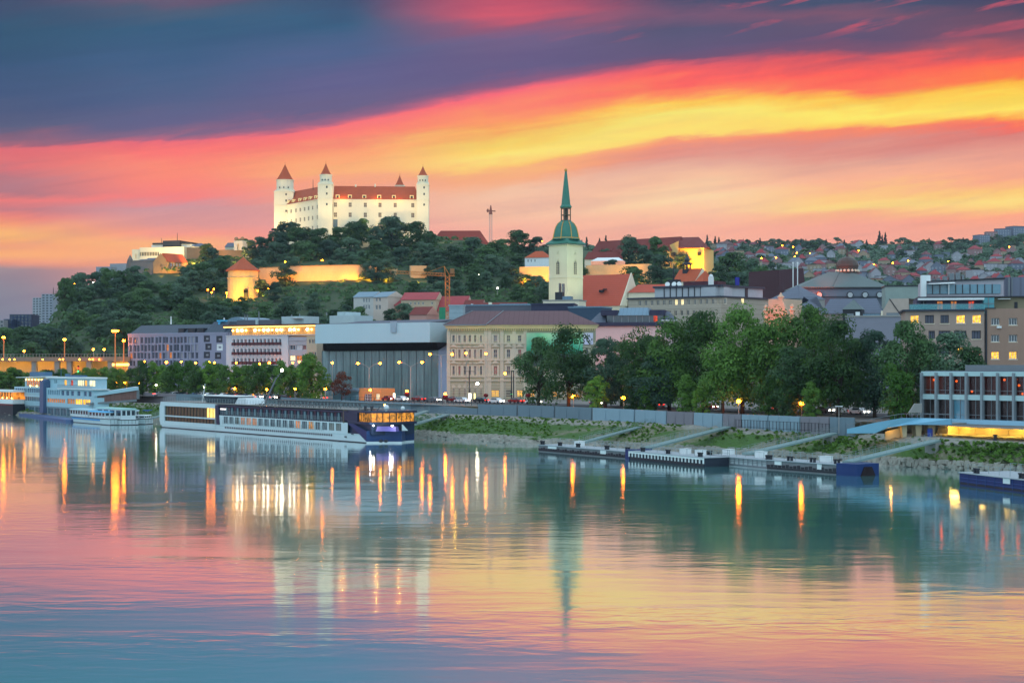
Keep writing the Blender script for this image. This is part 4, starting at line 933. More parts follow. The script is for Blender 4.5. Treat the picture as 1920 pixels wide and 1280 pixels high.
# greenish-yellow palace
M_PAL = mat('faded_green_stucco', (166, 164, 138), .9, .08, .15, streak=.1, fine=.05)
M_PALT = mat('pale_stone_trim', (198, 190, 170), .85, .08, .3)
f = Fac(839, 455, 1117, 453); r = root_at(f, 6.4, 'palace', 'long neo-renaissance palace with faded yellow-green facade and brown hip roof', 'palace')
ze, zr = f.z(610), f.z(580)
def rowz(a, b): return (a, b)
A = cols_at((850.5, 861.5, 871.5, 881, 891, 902), 4.2); B = cols_at((929, 953.5, 974.5), 6.4); Cc = cols_at((995, 1016, 1037, 1058, 1079, 1100), 6.4)
top_ = f.holes(A + B + Cc[5:], ((628, 640),)); mid_ = f.holes(A + B + Cc, ((655, 670),)); low_ = f.holes(A + B + Cc, ((686, 702),)); gr_ = f.holes(A, ((723.5, 743),)); sh_ = f.holes(((921, 936), (949, 959), (969, 980), (993, 1003), (1014, 1024), (1035, 1045)), ((730, 744),))
allh = top_ + mid_ + low_ + gr_ + sh_
m = MB(); shell(m, 0, f.w, 0, 28, 5.6, ze, allh, .35)
put(m, 'wall', M_PAL, r, f)
M_PGL = mat('palace_window', (92, 102, 116), .25, .25, .6); M_PRED = mat('reddish_blind', (176, 110, 110), .7, .2, 1)
add_windows(r, f, top_ + mid_ + low_, weighted(21, (M_PGL, 9), (mat('pale_blind', (150, 150, 160), .7), 3), (M_PRED, 1.4)), M_PALT, t=.35, nx=2, nz=2)
add_windows(r, f, gr_, mat('ground_window', (84, 80, 78), .3), M_PALT, t=.35, nx=2, nz=2, name='arched_window')
add_windows(r, f, sh_, lambda i: (glow('shop_amber', (255, 190, 50), 1.4, .5, .9), M_DARK, glow('shop_amber', (255, 190, 50), 1.4), M_WARM, M_WARMDIM, M_WARM)[i], M_DARK, t=.35, nx=2, nz=2, name='shop_window')
m = MB()
for (a, b, c, d) in top_ + mid_ + low_:                       # surrounds, sills and hoods
    e = .45 if b - a < .9 else .6
    m.box(a - e, a, -.12, .02, c - .3, d + .3); m.box(b, b + e, -.12, .02, c - .3, d + .3); m.box(a, b, -.12, .02, d, d + .3); m.box(a - e - .1, b + e + .1, -.25, .02, c - .55, c - .3)
for i, (a, b, c, d) in enumerate(mid_ + low_):
    if i % len(mid_) in (0, 5, 6, 7, 8, 10, 12): m.hexa([(a - .9, -.4, d + .7), (b + .9, -.4, d + .7), (b + .9, .02, d + .7), (a - .9, .02, d + .7)], [((a + b) / 2 - .05, -.4, d + 1.6), ((a + b) / 2 + .05, -.4, d + 1.6), ((a + b) / 2 + .05, .02, d + 1.6), ((a + b) / 2 - .05, .02, d + 1.6)])
    else: m.box(a - .7, b + .7, -.35, .02, d + .6, d + .95)
for a, b, c, d in gr_:
    m.tube(((a + b) / 2, -.1, d - .1), ((a + b) / 2, .01, d - .1), (b - a) * .8, n=12)
for py in (643.5, 674.5, 705.5, 713): m.box(-.1, f.w + .1, -.3, .015, f.z(py) - .2, f.z(py) + .2)
for k in range(9): z = f.z(720 + 3 * k); m.box(-.05, f.w + .05, -.08, .01, z, z + .18)
for px in (841, 911, 918, 941, 964, 985): m.box(f.x(px) - .5, f.x(px) + .5, -.14, .012, 6, ze - 1.2)
put(m, 'facade_trim', M_PALT, r, f)
m = MB(); m.box(-.5, f.w + .5, -.7, .01, ze - .9, ze - .25); m.box(-.8, f.w + .8, -1.0, .012, ze - .25, ze + .15)
for k in range(66): x = f.w * (k + .5) / 66; m.box(x - .15, x + .15, -.55, 0, ze - 1.5, ze - .9)
put(m, 'cornice', mat('warm_cornice', (214, 196, 150), .85), r, f)
m = MB(); X0, X1, Y0, Y1 = -1.2, f.w + 1.2, -1.3, 29; a, b, c, d = (X0, Y0, ze + .16), (X1, Y0, ze + .16), (X1, Y1, ze + .16), (X0, Y1, ze + .16); e, g_, h_, i_ = (f.x(881), 12, zr), (f.x(1063), 12, zr), (f.x(1063), 17, zr), (f.x(881), 17, zr)
for q in ([a, b, g_, e], [b, c, h_, g_], [c, d, i_, h_], [d, a, e, i_], [e, g_, h_, i_], [d, c, b, a]): m.poly(q)
put(m, 'roof', mat('brown_slate_roof', (104, 74, 78), .75, .1, .12, rows=.7, rowdir='X', fine=.06), r, f)
m = MB(); x = f.x(936); m.bar((f.x(912), -1.2, ze + .3), (x + .6, 12, zr + .1), .22, .12); m.bar((X0, Y0, ze + .3), (e[0], 12, zr + .1), .22, .12); put(m, 'ridge_flashing', M_STEEL, r, f)
m = MB(); m.box(-.9, f.x(912), -1.35, -1.0, ze - .05, ze + .3); put(m, 'gutter', M_STEEL, r, f)
m = MB(); m.box(f.x(987), f.x(1093), -.5, -.3, f.z(686), f.z(624), 0); m.box(f.x(1093) + .05, f.x(1112), -.52, -.3, f.z(646), f.z(624), 1)
def banner_mat():
    m = bpy.data.materials.new('banner_print'); m.use_nodes = True; nt = m.node_tree; h = NG(nt); b = nt.nodes['Principled BSDF']
    tcd = h.n('ShaderNodeTexCoord'); s_ = h.n('ShaderNodeSeparateXYZ'); nt.links.new(tcd.outputs['Object'], s_.inputs[0])
    v = h.m('ADD', s_.outputs[2], h.m('MULTIPLY', h.noise(tcd.outputs['Object'], .25, 3, .5), 7.0))
    c = h.ramp(h.m('DIVIDE', v, 32.0), [(0.0, lin((60, 70, 66))), (.70, lin((62, 74, 70))), (.73, lin((50, 140, 110))), (.80, lin((70, 176, 136))), (.9, lin((160, 205, 170)))])
    nt.links.new(c, b.inputs['Base Color']); b.inputs['Roughness'].default_value = .8; return m
put(m, 'banner', [banner_mat(), mat('white_banner', (206, 206, 226), .8, .03)], r, f)
for px in (890, 960, 1020, 1080): spot((PX(px, 449), 449.6, ze - 4.5), (PX(px, 453.8), 453.8, ze - .6), 150, (226, 255, 120), 130, .9, .2)
# mansard block behind the palace end
f = Fac(1100, 505, 1264, 500); r = root_at(f, 6.5, 'attic_block', 'block with blue tin attic, dark glazed terrace and salmon-lit wall', 'building')
m = MB(); m.box(f.x(1104), f.x(1252), .8, 22, 5.5, f.z(611)); put(m, 'wall', mat('pale_pink_wall', (214, 190, 190), .9, .05), r, f)
m = MB(); m.box(0, f.x(1243), 0, 18, f.z(611), f.z(604)); put(m, 'parapet', mat('navy_parapet', (46, 52, 78), .6), r, f)
m = MB(); m.box(f.x(1137), f.x(1243), 1.2, 16, f.z(603.9), f.z(591), 0)
for px in (1150, 1165, 1178, 1193, 1204, 1217, 1228): m.box(f.x(px) - .2, f.x(px) + .2, 1.0, 1.18, f.z(603.9), f.z(591), 1)
m.box(f.x(1225), f.x(1232), .95, 1.19, f.z(603), f.z(592), 2); put(m, 'glazed_terrace', [M_GLASS, M_STEEL, M_RED], r, f)
m = MB(); a_, b_ = f.z(591), f.z(576); m.hexa([(f.x(1158), .2, a_), (f.x(1217), .2, a_), (f.x(1217), 14, a_), (f.x(1158), 14, a_)], [(f.x(1160), 4, b_), (f.x(1213), 4, b_), (f.x(1213), 14, b_), (f.x(1160), 14, b_)])
m.box(f.x(1126), f.x(1158) - .1, .6, 14, f.z(591), f.z(581), 1); m.box(f.x(1217) + .1, f.x(1246), .6, 14, f.z(591), f.z(581), 1)
m.hexa([(f.x(1104), .5, f.z(604)), (f.x(1135), .5, f.z(604)), (f.x(1135), 14, f.z(604)), (f.x(1104), 14, f.z(604))], [(f.x(1119), 6, f.z(585)), (f.x(1135), 6, f.z(585)), (f.x(1135), 14, f.z(585)), (f.x(1119), 14, f.z(585))], 2)
m.hexa([(f.x(1246), .5, f.z(600)), (f.x(1265), .5, f.z(600)), (f.x(1265), 14, f.z(600)), (f.x(1246), 14, f.z(600))], [(f.x(1246), 6, f.z(583)), (f.x(1250), 6, f.z(583)), (f.x(1250), 14, f.z(583)), (f.x(1246), 14, f.z(583))], 2); put(m, 'roof', [M_TIN, mat('navy_parapet', (46, 52, 78), .6), M_SLATE], r, f)
m = MB(); m.box(f.x(1240), f.x(1270), -.6, .5, f.z(601.5), f.z(600)); put(m, 'awning', M_WHITE, r, f)
spot((PX(1150, 470), 478, 10), (PX(1150, 500), 503, 25), 9000, (255, 130, 60), 90, .9)
# roofs between palace and cathedral
def slab(name, label, pl, Yl, pr, Yr, pt, pb, depth, wm, cat='building', roofbits=None, rmat=None):
    f = Fac(pl, Yl, pr, Yr); z0 = min(f.z(pb), ground(f.pm, Yr) - 1); r = root_at(f, z0, name, label, cat); m = MB(); m.box(0, f.w, 0, depth, z0, f.z(pt)); put(m, 'wall', wm, r, f)
    m = MB(); m.box(-.2, f.w + .2, -.25, depth + .2, f.z(pt), f.z(pt) + .45); put(m, 'roof', rmat or wm, r, f)
    if roofbits:
        for nm, x0, x1, a, b, mt_ in roofbits: m = MB(); m.box(f.x(x0), f.x(x1), 2, 5, f.z(b), f.z(a)); put(m, nm, mt_, r, f)
    return r, f
slab('flat_roofed_house', 'flat-roofed block with pale blue roof sheets behind the palace ridge', 868, 560, 1000, 556, 573, 600, 14, M_GREYROOF, 'house', [('chimney', 881, 883, 569, 573, M_WHITE), ('skylight', 935, 990, 569, 573, M_TIN), ('chimney', 914, 918, 566, 573, M_CREAM)], M_TIN)
slab('flat_roofed_house', 'navy flat block standing over the palace roof ridge', 996, 548, 1076, 546, 571, 600, 12, mat('navy_parapet', (46, 52, 78), .6), 'house')
slab('flat_roofed_house', 'beige rooftop terrace under the cathedral tower', 1018, 590, 1086, 586, 564, 590, 10, M_CREAM, 'house', [('plant_room', 1038, 1052, 547, 563, M_DARK), ('plant_room', 1052, 1068, 555, 563, M_TIN), ('antenna', 1045, 1046, 530, 547, M_STEEL), ('antenna', 1051, 1052.5, 531, 547, M_STEEL)], M_CONC)
slab('flat_roofed_house', 'dark blue roof clutter beside the attic block', 1066, 540, 1128, 536, 577, 600, 12, mat('dark_blue_metal', (52, 74, 96), .6), 'house', [('vent_unit', 1072, 1090, 573, 577, M_TIN), ('vent_unit', 1095, 1112, 574, 577, M_STEEL)], M_TIN)
slab('site_hoarding', 'striped scaffolding front beside the palace roof', 842, 520, 868, 519, 574, 610, 3, mat('hoarding_slats', (150, 170, 178), .6, .2, .3, rows=.7), 'scaffold')

# beige long block below the chapel
M_BEIGE = mat('banded_beige_stone', (176, 168, 152), .9, .06, .2, rows=.55)
f1 = Fac(1178, 590, 1352, 571); f2 = Fac(1352, 571, 1445, 592); r = root_at(f1, 8, 'long_block', 'long bent beige block with banded stone and a set-back top floor', 'building')
h1 = f1.holes(cols_at([1199 + 11.45 * k for k in range(15)], 5.4), ((561, 572),)) + f1.holes(cols_at([1255 + 11.45 * k for k in range(9)], 5), ((581.5, 592),))
h2 = f2.holes(((1390, 1396),), ((559, 570),))
for f, hs, sd, dd in ((f1, h1, 4, 18), (f2, h2, 5, 18)):
    m = MB(); shell(m, 0, f.w, 0, dd, 6.5, f1.z(557, 1352), hs, .35); put(m, 'wall', M_BEIGE, r, f)
    add_windows(r, f, hs, (lambda i: M_PALEWARM if i in (6, 7) else M_GLASS) if f is f1 else M_PALEWARM, M_CREAM, t=.35, nx=2)
    m = MB(); m.box(-.3, f.w + .3, -.8, dd, f1.z(557, 1352), f1.z(554.5, 1352)); put(m, 'cornice', mat('navy_cornice', (58, 62, 76), .6), r, f)
zt0, zt1 = f1.z(554.4, 1352), f1.z(536.5, 1352)
m = MB(); m.box(f1.x(1222), f1.w, 2.5, 16, zt0, zt1, 0)
for k in range(9): x = f1.x(1240 + 11.4 * k); m.box(x - .14, x + .14, 2.25, 2.48, zt0, zt1, 1)
put(m, 'set_back_storey', [mat('silver_panel', (172, 180, 186), .5), M_DARK], r, f1)
m = MB(); m.box(0, f2.w - 1.5, 2.5, 16, zt0, zt1, 0); m.box(f2.x(1365), f2.x(1370), 2.3, 2.48, zt0, zt1, 1); m.box(f2.x(1407), f2.x(1412), 2.3, 2.48, zt0, zt1, 1); put(m, 'set_back_storey', [mat('silver_panel', (172, 180, 186), .5), M_DARK], r, f2)
for f in (f1, f2): m = MB(); m.box(f1.x(1220) if f is f1 else -.2, f.w + (.2 if f is f1 else -1), 1.6, 17, zt1, zt1 + .7); put(m, 'roof', mat('navy_cornice', (58, 62, 76), .6), r, f)
m = MB(); m.box(f1.x(1268), f1.x(1332), 6, 14, zt1 + .7, f1.z(527)); put(m, 'plant_room', mat('dark_red_panel', (84, 44, 54), .7), r, f1)
for px in (1243, 1256, 1264): m = MB(); m.lathe([(.1, 0), (.7, .25), (.95, .6), (.9, .65)], 10); o = put(m, 'satellite_dish', M_WHITE, r, f1); p = f1.back(f1.x(px), 4); o.location = (p[0] - r.location[0], p[1] - r.location[1], zt1 + 1.2 - r.location[2]); o.rotation_euler = (R(70), 0, R(random.uniform(-40, 40)))
m = MB(); m.box(f1.x(1250) - 2, f1.x(1250) + 2, 5, 8, zt1 + .7, zt1 + 3.2); m.tube((f1.x(1250), 6, zt1 + 3), (f1.x(1250), 6, zt1 + 9), .3, .1, 6); put(m, 'antenna', M_DARK, r, f1)
m = MB(); x = f2.x(1361); m.box(x - .7, x + .7, 6, 7.4, zt1 + .7, f2.z(520)); m.ball((x, 6.7, f2.z(519)), .8, 8); put(m, 'vent_pipe', M_WHITE, r, f2)
m = MB(); m.box(f2.x(1396), f2.x(1403), 4, 4.3, zt1 + 1, f2.z(519)); put(m, 'blue_banner', mat('royal_blue_flag', (24, 44, 150), .6), r, f2)
# dark red hall with flagpoles
f = Fac(1461, 690, 1522, 700); r = root_at(f, 8, 'hall', 'windowless dark red hall with a sloping roof side', 'building')
m = MB(); z = f.z(540); m.hexa([(0, 0, 6), (f.w + 3, 0, 6), (f.w + 3, 20, 6), (0, 20, 6)], [(0, 0, f.z(507)), (f.x(1506), 0, f.z(502)), (f.x(1506), 20, f.z(502)), (0, 20, f.z(507))]); put(m, 'wall', mat('oxblood_cladding', (74, 46, 54), .7, .08, .2, rows=.7, rowdir='X'), r, f)
for px, lab in ((1487, 'white flagpole in front of the dark red hall, westerly one'), (1495.5, 'white flagpole in front of the dark red hall, easterly one')):
    o = thing('flagpole', lab, 'flagpole', (PX(px, 640), 640, ground(px, 640))); m = MB(); m.tube((0, 0, 0), (0, 0, PZ(494, 640) - o.location[2]), .28, .2, 8); m.build('pole', M_WHITE, o); m = MB(); m.ball((0, 0, PZ(493, 640) - o.location[2]), .4, 8); m.build('finial', M_WHITE, o)
# domed theatre roof
DY = 600; f = Fac(1497, DY, 1667, DY - 3); r = root_at(f, 8, 'domed_hall', 'wide green-grey pyramid-roofed hall crowned by a bulbous copper cupola', 'building')
M_VERD = mat('verdigris_roof', (98, 112, 112), .6, .12, .15, streak=.06, fine=.05); l = r.location; dx = PX(1581, DY + 14); dy = DY + 14
ze, zt = f.z(537.5), PZ(511, dy)
m = MB(); e = [(0, 0), (f.w, 0), (f.w + 3, 28), (-3, 28)]; t_ = [(f.x(1560), 11), (f.x(1603), 11), (f.x(1603), 18), (f.x(1560), 18)]
m.hexa([(x, y, ze) for x, y in e], [(x, y, zt) for x, y in t_]); m.hexa([(-.4, -.5, ze - .35), (f.w + .4, -.5, ze - .35), (f.w + 3, 28.5, ze - .35), (-3, 28.5, ze - .35)], [(-.4, -.5, ze - .01), (f.w + .4, -.5, ze - .01), (f.w + 3, 28.5, ze - .01), (-3, 28.5, ze - .01)])
m.bar((f.x(1560), 0, ze + .1), (f.x(1580), 11, zt + .1), .3); put(m, 'roof', M_VERD, r, f)
m = MB(); m.hexa([(-3, -3, f.z(556)), (f.w + 2, -3, f.z(556)), (f.w + 2, 24, f.z(556)), (-3, 24, f.z(556))], [(.6, .8, ze - .36), (f.w - .6, .8, ze - .36), (f.w - .6, 24, ze - .36), (.6, 24, ze - .36)]); m.box(-2.5, f.w + 1.5, -2.5, 24, 7, f.z(556) - .01); put(m, 'drum_wall', mat('slate_skirt', (84, 94, 106), .7, .1, .2), r, f)
for px in (1535, 1592, 1620, 1647):
    m = MB(); x = f.x(px); z = f.z(553.5); m.tube((x, -3.4, z), (x, -1, z), 1.25, n=14, m=1); m.tube((x, -3.5, z), (x, -3.39, z), .95, n=14, m=0); put(m, 'round_window', [mat('pale_round_pane', (170, 182, 186), .3), M_DARK], r, f)
m = MB(); q = lambda wpx, py: (wpx * dy / F, PZ(py, dy))
m.lathe([q(21, 512), q(21, 509), q(19.5, 506), q(20, 502), q(21, 500), q(20.5, 496), q(18, 490), q(13, 485.5), q(6, 482.5), q(2.5, 481), q(1.6, 472), q(.3, 464)], 16, (dx - f.a[0], dy - f.a[1])); put(m, 'cupola', mat('aged_copper_cupola', (78, 68, 62), .5, .3, .25, rows=.8, fine=.1), r, f)
m = MB()
for k in range(9): a = R(190 + 20 * k); m.ball((dx - f.a[0] + math.cos(a) * q(20.6, 0)[0], dy - f.a[1] + math.sin(a) * q(20.6, 0)[0], q(0, 508.5)[1]), .55, 6)
put(m, 'arcade_moulding', M_CREAM, r, f)
spot((PX(1508, 575), 583, PZ(556, 583)), (PX(1512, 600), 600, PZ(540, 600)), 3600, (255, 100, 24), 120, .9)
for px in (1503, 1518, 1535): point((PX(px, 594), 594.5, PZ(546, 594)), 700, (255, 84, 16), .3); spot((PX(1545, 575), 585, PZ(530, 585)), (dx - 3, dy, PZ(498, dy)), 6500, (255, 90, 30), 45, .9)
# slate roofs and gables in front of the domed hall
def pitched(name, label, pl, Yl, pr, Yr, pe, prr, pb, depth, wm, rm, ix=None): return house(name, label, 'house', pl, Yl, pr, Yr, pe, prr, pb, depth, wm, rm, ix=ix)
pitched('slate_roofed_house', 'house with broad blue-grey hip roof in front of the domed hall', 1480, 540, 1545, 536, 583, 556, 600, 14, M_CONC, M_SLATE, 8)
pitched('slate_roofed_house', 'long slate roof below the row of round windows', 1540, 530, 1652, 524, 588, 560, 606, 14, M_CONC, M_SLATE, 2)
pitched('slate_roofed_house', 'plain grey-blue roof rising beside the dark red hall', 1446, 560, 1500, 552, 560, 535, 600, 16, M_CONC, M_SLATE, 6)
o, f = pitched('roof_lantern_house', 'small pyramid roof lantern standing on the slate roofs', 1580, 520, 1616, 518, 580, 561, 590, 7, M_DARK, M_VERD, 3.2)
f = Fac(1650, 505, 1704, 500); r = root_at(f, 6.5, 'gabled_house', 'beige blank-gabled house beside the glazed penthouse block', 'house')
m = MB(); z0, z1, z2 = 5.5, f.z(592), f.z(560); m.poly([(0, 0, z0), (f.w, 0, z0), (f.w, 0, z2), (f.x(1668), 0, z2), (0, 0, z1)]); m.poly([(0, 10, z1), (f.x(1668), 10, z2), (f.w, 10, z2), (f.w, 10, z0), (0, 10, z0)]); m.poly([(0, 0, z1), (f.x(1668), 0, z2), (f.x(1668), 10, z2), (0, 10, z1)]); m.poly([(f.x(1668), 0, z2), (f.w, 0, z2), (f.w, 10, z2), (f.x(1668), 10, z2)])
put(m, 'gable_wall', mat('beige_gable', (176, 162, 150), .9), r, f); m = MB(); m.bar((f.x(1668), -.1, z2), (f.x(1690), -.1, f.z(592)), .25); put(m, 'downpipe', M_DARK, r, f)
slab('flat_roofed_house', 'pale green house with dark flat roof left of the penthouse chimney'.replace(' left of', ' next to'), 1660, 540, 1740, 538, 537, 600, 14, mat('pale_green_wall', (140, 156, 150), .9, .15, .3), 'house', None, M_DARK)
slab('flat_roofed_house', 'low grey roof with pipes and vents above the big trees', 1585, 490, 1700, 486, 594, 620, 16, mat('pale_roof_sheet', (134, 136, 148), .8, .08, .2), 'house', [('vent_unit', 1588, 1600, 587, 594, M_STEEL), ('vent_unit', 1604, 1612, 584, 594, M_WHITE), ('vent_unit', 1618, 1650, 588, 594, M_TIN), ('vent_unit', 1662, 1686, 586, 594, M_STEEL), ('chimney', 1652, 1655, 582, 594, M_CREAM)], M_CONC)
# orange-lit theatre gable
f = Fac(1438, 520, 1478, 516); r = root_at(f, 6.5, 'theatre', 'ornate theatre gable glowing orange above the trees', 'theatre')
m = MB(); m.box(0, f.x(1468), 1, 16, 5.5, f.z(560)); put(m, 'wall', mat('theatre_stucco', (206, 176, 150), .9, .06, .4), r, f)
m = MB(); m.hexa([(f.x(1446), .2, f.z(590)), (f.x(1477), .2, f.z(590)), (f.x(1477), 1.5, f.z(590)), (f.x(1446), 1.5, f.z(590))], [(f.x(1458), .2, f.z(562)), (f.x(1466), .2, f.z(562)), (f.x(1466), 1.5, f.z(562)), (f.x(1458), 1.5, f.z(562))]); m.lathe([(.9, f.z(562)), (.9, f.z(558)), (1.3, f.z(557)), (.6, f.z(553)), (.1, f.z(548))], 8, (f.x(1462), .9))
for px in (1436, 1485): m.lathe([(.7, f.z(606)), (.7, f.z(583)), (1.2, f.z(582)), (.5, f.z(578)), (.8, f.z(575)), (.1, f.z(570))], 8, (f.x(px), 0))
put(m, 'gable', mat('theatre_stucco', (206, 176, 150), .9, .06, .4), r, f)
spot((PX(1455, 500), 505, PZ(612, 505)), (PX(1460, 518), 518, PZ(575, 518)), 7000, (255, 104, 22), 100, .9)
# ------------------------------------------------------------------ apartment blocks and landing-stage building (east end)
M_APT = mat('taupe_render', (168, 148, 136), .9, .06, .2, streak=.08)
M_APT2 = mat('brown_pink_render', (160, 132, 116), .9, .06, .2, streak=.08)
f = Fac(1697, 352, 1846, 349); r = root_at(f, 6.4, 'apartment_block', 'taupe apartment block with glazed penthouse terraces and lit top windows', 'apartment block')
zc = f.z(583)
hs = f.holes(((1707, 1723), (1734.5, 1751), (1763.5, 1779), (1793, 1810), (1823, 1840)), ((590.5, 606),)) + f.holes(((1741, 1753), (1760, 1782), (1789, 1812), (1822, 1839)), ((620, 635.5),)) + f.holes(((1707, 1723), (1735, 1752), (1764, 1780), (1793, 1810), (1823, 1839)), ((651.5, 666),)) + f.holes(((1707, 1723), (1735, 1752), (1764, 1780), (1793, 1810), (1823, 1839)), ((682, 697), (712, 727)))
M_CURT = glow('lit_curtained_room', (255, 190, 60), 1.7, .6, 1.6); M_BLIND = mat('grey_roller_blind', (96, 100, 116), .6, .08, .5, rows=6)
m = MB(); shell(m, 0, f.w, 0, 15, 5.6, zc, hs, .5)
m.box(0, f.x(1812), -.06, .01, f.z(617.5), f.z(616)); put(m, 'wall', M_APT, r, f)
def apt_windows(root, fac, holes, pick, nx):
    for i, (a, b, c, d) in enumerate(holes):
        gm, n = pick(i), nx; w, h = b - a, d - c; p = fac.back((a + b) / 2, .36)
        key = ('apt', round(w, 1), round(h, 1), n)
        if key not in WC:
            m = MB(); q = .1
            m.box(-w / 2, w / 2, 0, .12, 0, q).box(-w / 2, w / 2, 0, .12, h - q, h).box(-w / 2, -w / 2 + q, .002, .12, q, h - q).box(w / 2 - q, w / 2, .002, .12, q, h - q)
            for k in range(1, n): m.box(-w / 2 + w * k / n - .05, -w / 2 + w * k / n + .05, .01, .12, q, h - q)
            mp_ = MB(); mp_.poly([(-w / 2 + q, .08, q), (w / 2 - q, .08, q), (w / 2 - q, .08, h - q), (-w / 2 + q, .08, h - q)])
            ms = MB(); ms.box(-w / 2 - .15, w / 2 + .15, -.5, -.2, -.16, -.02)
            WC[key] = (m.v, m.f, mp_.v, mp_.f, ms.v, ms.f)
        k = WC[key]
        me = bpy.data.meshes.new('window'); me.from_pydata(k[0], [], k[1]); me.materials.append(M_WHITE if gm is not M_BLIND else M_DARK)
        o = link('window', me, root, (p[0] - root.location[0], p[1] - root.location[1], c - root.location[2]), fac.rz)
        for nm, vi, mt in (('pane', 2, gm), ('sill', 4, M_CREAM)):
            me = bpy.data.meshes.new(nm); me.from_pydata(k[vi], [], k[vi + 1]); me.materials.append(mt); link(nm, me, o)
apt_windows(r, f, hs, lambda i: M_CURT if i in (0, 3, 4) else M_RED if i == 13 else M_CURT if i == 12 else M_BLIND, 3)
m = MB(); m.box(-.6, f.w, -.7, 15, zc, zc + .35); put(m, 'cornice', mat('navy_cornice', (58, 62, 76), .6), r, f)
m = MB(); z1 = f.z(558.5); m.box(f.x(1720), f.x(1845), 2.4, 14, zc + .36, z1, 0)
put(m, 'terrace_storey', mat('dark_terrace_wall', (84, 82, 104), .7, .1), r, f)
for px, gm in ((1733, M_DARK), (1764, M_WARMDIM), (1790, M_WARMDIM), (1823, M_RED)):
    m = MB(); m.box(f.x(px - 5), f.x(px + 5), 2.15, 2.38, zc + .5, z1 - .7, 0); m.box(f.x(px) - .08, f.x(px) + .08, 2.08, 2.14, zc + .5, z1 - .7, 1); put(m, 'terrace_door', [gm, M_STEEL], r, f)
m = MB(); m.box(f.x(1722), f.x(1846), .3, 2.3, z1 - .45, z1, 0); m.box(f.x(1722), f.x(1868), 1, 14, z1 + .001, z1 + .35, 1); put(m, 'awning', [M_WHITE, M_DARK], r, f)
def clear_glass(name, col, a):
    if name in MATS: return MATS[name]
    m = bpy.data.materials.new(name); m.use_nodes = True; nt = m.node_tree; b = nt.nodes['Principled BSDF']; b.inputs['Base Color'].default_value = lin(col); b.inputs['Roughness'].default_value = .08
    b.inputs['Alpha'].default_value = a; MATS[name] = m; return m
M_RAILGLASS = clear_glass('teal_balustrade_glass', (90, 170, 180), .5)
m = MB(); m.box(f.x(1705), f.x(1846), -.4, -.34, zc + .36, zc + 1.5, 0); m.box(f.x(1705), f.x(1846), -.42, -.33, zc + 1.5, zc + 1.56, 1)
for k in range(9): x = f.x(1706) + k * (f.w - 1.5) / 8; m.box(x, x + .06, -.33, -.28, zc + .36, zc + 1.5, 1)
put(m, 'glass_balustrade', [M_RAILGLASS, M_STEEL], r, f)
m = MB(); m.box(f.x(1846), f.x(1865), .8, 8, zc - .6, z1, 0); m.bar((f.x(1854), .7, zc), (f.x(1854), .7, z1), .15, .15, 1); m.bar((f.x(1846), .7, zc + 1.6), (f.x(1865), .7, zc + 1.6), .15, .15, 1); put(m, 'winter_garden', [glow('aqua_lit_glass', (86, 170, 186), .25, .3, .5), M_STEEL], r, f)
z2, z3 = f.z(552), f.z(522.5)
m = MB(); m.hexa([(f.x(1730), 4, z1 + .36), (f.x(1886), 4, z1 + .36), (f.x(1886), 14, z1 + .36), (f.x(1730), 14, z1 + .36)], [(f.x(1730), 4, f.z(527)), (f.x(1886), 4, z3), (f.x(1886), 14, z3), (f.x(1730), 14, f.z(527))], 0)
m.hexa([(f.x(1738), 3.4, f.z(526.5)), (f.x(1886) + .3, 3.4, z3), (f.x(1886) + .3, 14, z3), (f.x(1738), 14, f.z(526.5))], [(f.x(1738), 3.4, f.z(525)), (f.x(1886) + .3, 3.4, z3 + .3), (f.x(1886) + .3, 14, z3 + .3), (f.x(1738), 14, f.z(525))], 1); put(m, 'penthouse', [mat('mauve_render', (178, 172, 180), .85), M_DARK], r, f)
m = MB(); m.box(f.x(1740), f.x(1880), 3.7, 3.95, z2 + .3, f.z(532), 0)
for px in (1751, 1765, 1781, 1795, 1808, 1822, 1836, 1850, 1864): m.box(f.x(px) - .09, f.x(px) + .09, 3.55, 3.69, z2 + .3, f.z(532), 1)
put(m, 'glass_wall', [M_BLUEGLASS, M_DARK], r, f)
m = MB(); m.hexa([(f.x(1742), 1, f.z(532.5)), (f.x(1792), 1, f.z(531)), (f.x(1792), 3.9, f.z(528)), (f.x(1742), 3.9, f.z(531))], [(f.x(1742), 1, f.z(531.5)), (f.x(1792), 1, f.z(530)), (f.x(1792), 3.9, f.z(527)), (f.x(1742), 3.9, f.z(530))]); m.bar((f.x(1780), 1.2, z2), (f.x(1780), 1.2, f.z(531.5)), .14); put(m, 'sun_awning', M_WHITE, r, f)
m = MB(); m.box(f.x(1729), f.x(1739) , 3, 6, z1, f.z(514)); m.box(f.x(1739), f.x(1747), 3.2, 6, f.z(525), f.z(514)); put(m, 'chimney', M_WHITE, r, f)
m = MB()
for px, a, w in ((1755, 519, 5), (1765, 518, 7), (1778, 514, 8), (1790, 509, 9), (1802, 508, 9), (1812, 512, 5)): m.box(f.x(px - w / 2), f.x(px + w / 2), 7, 10, z3, f.z(a))
put(m, 'rooftop_unit', mat('galvanised_units', (126, 134, 140), .5, .3, .8), r, f)
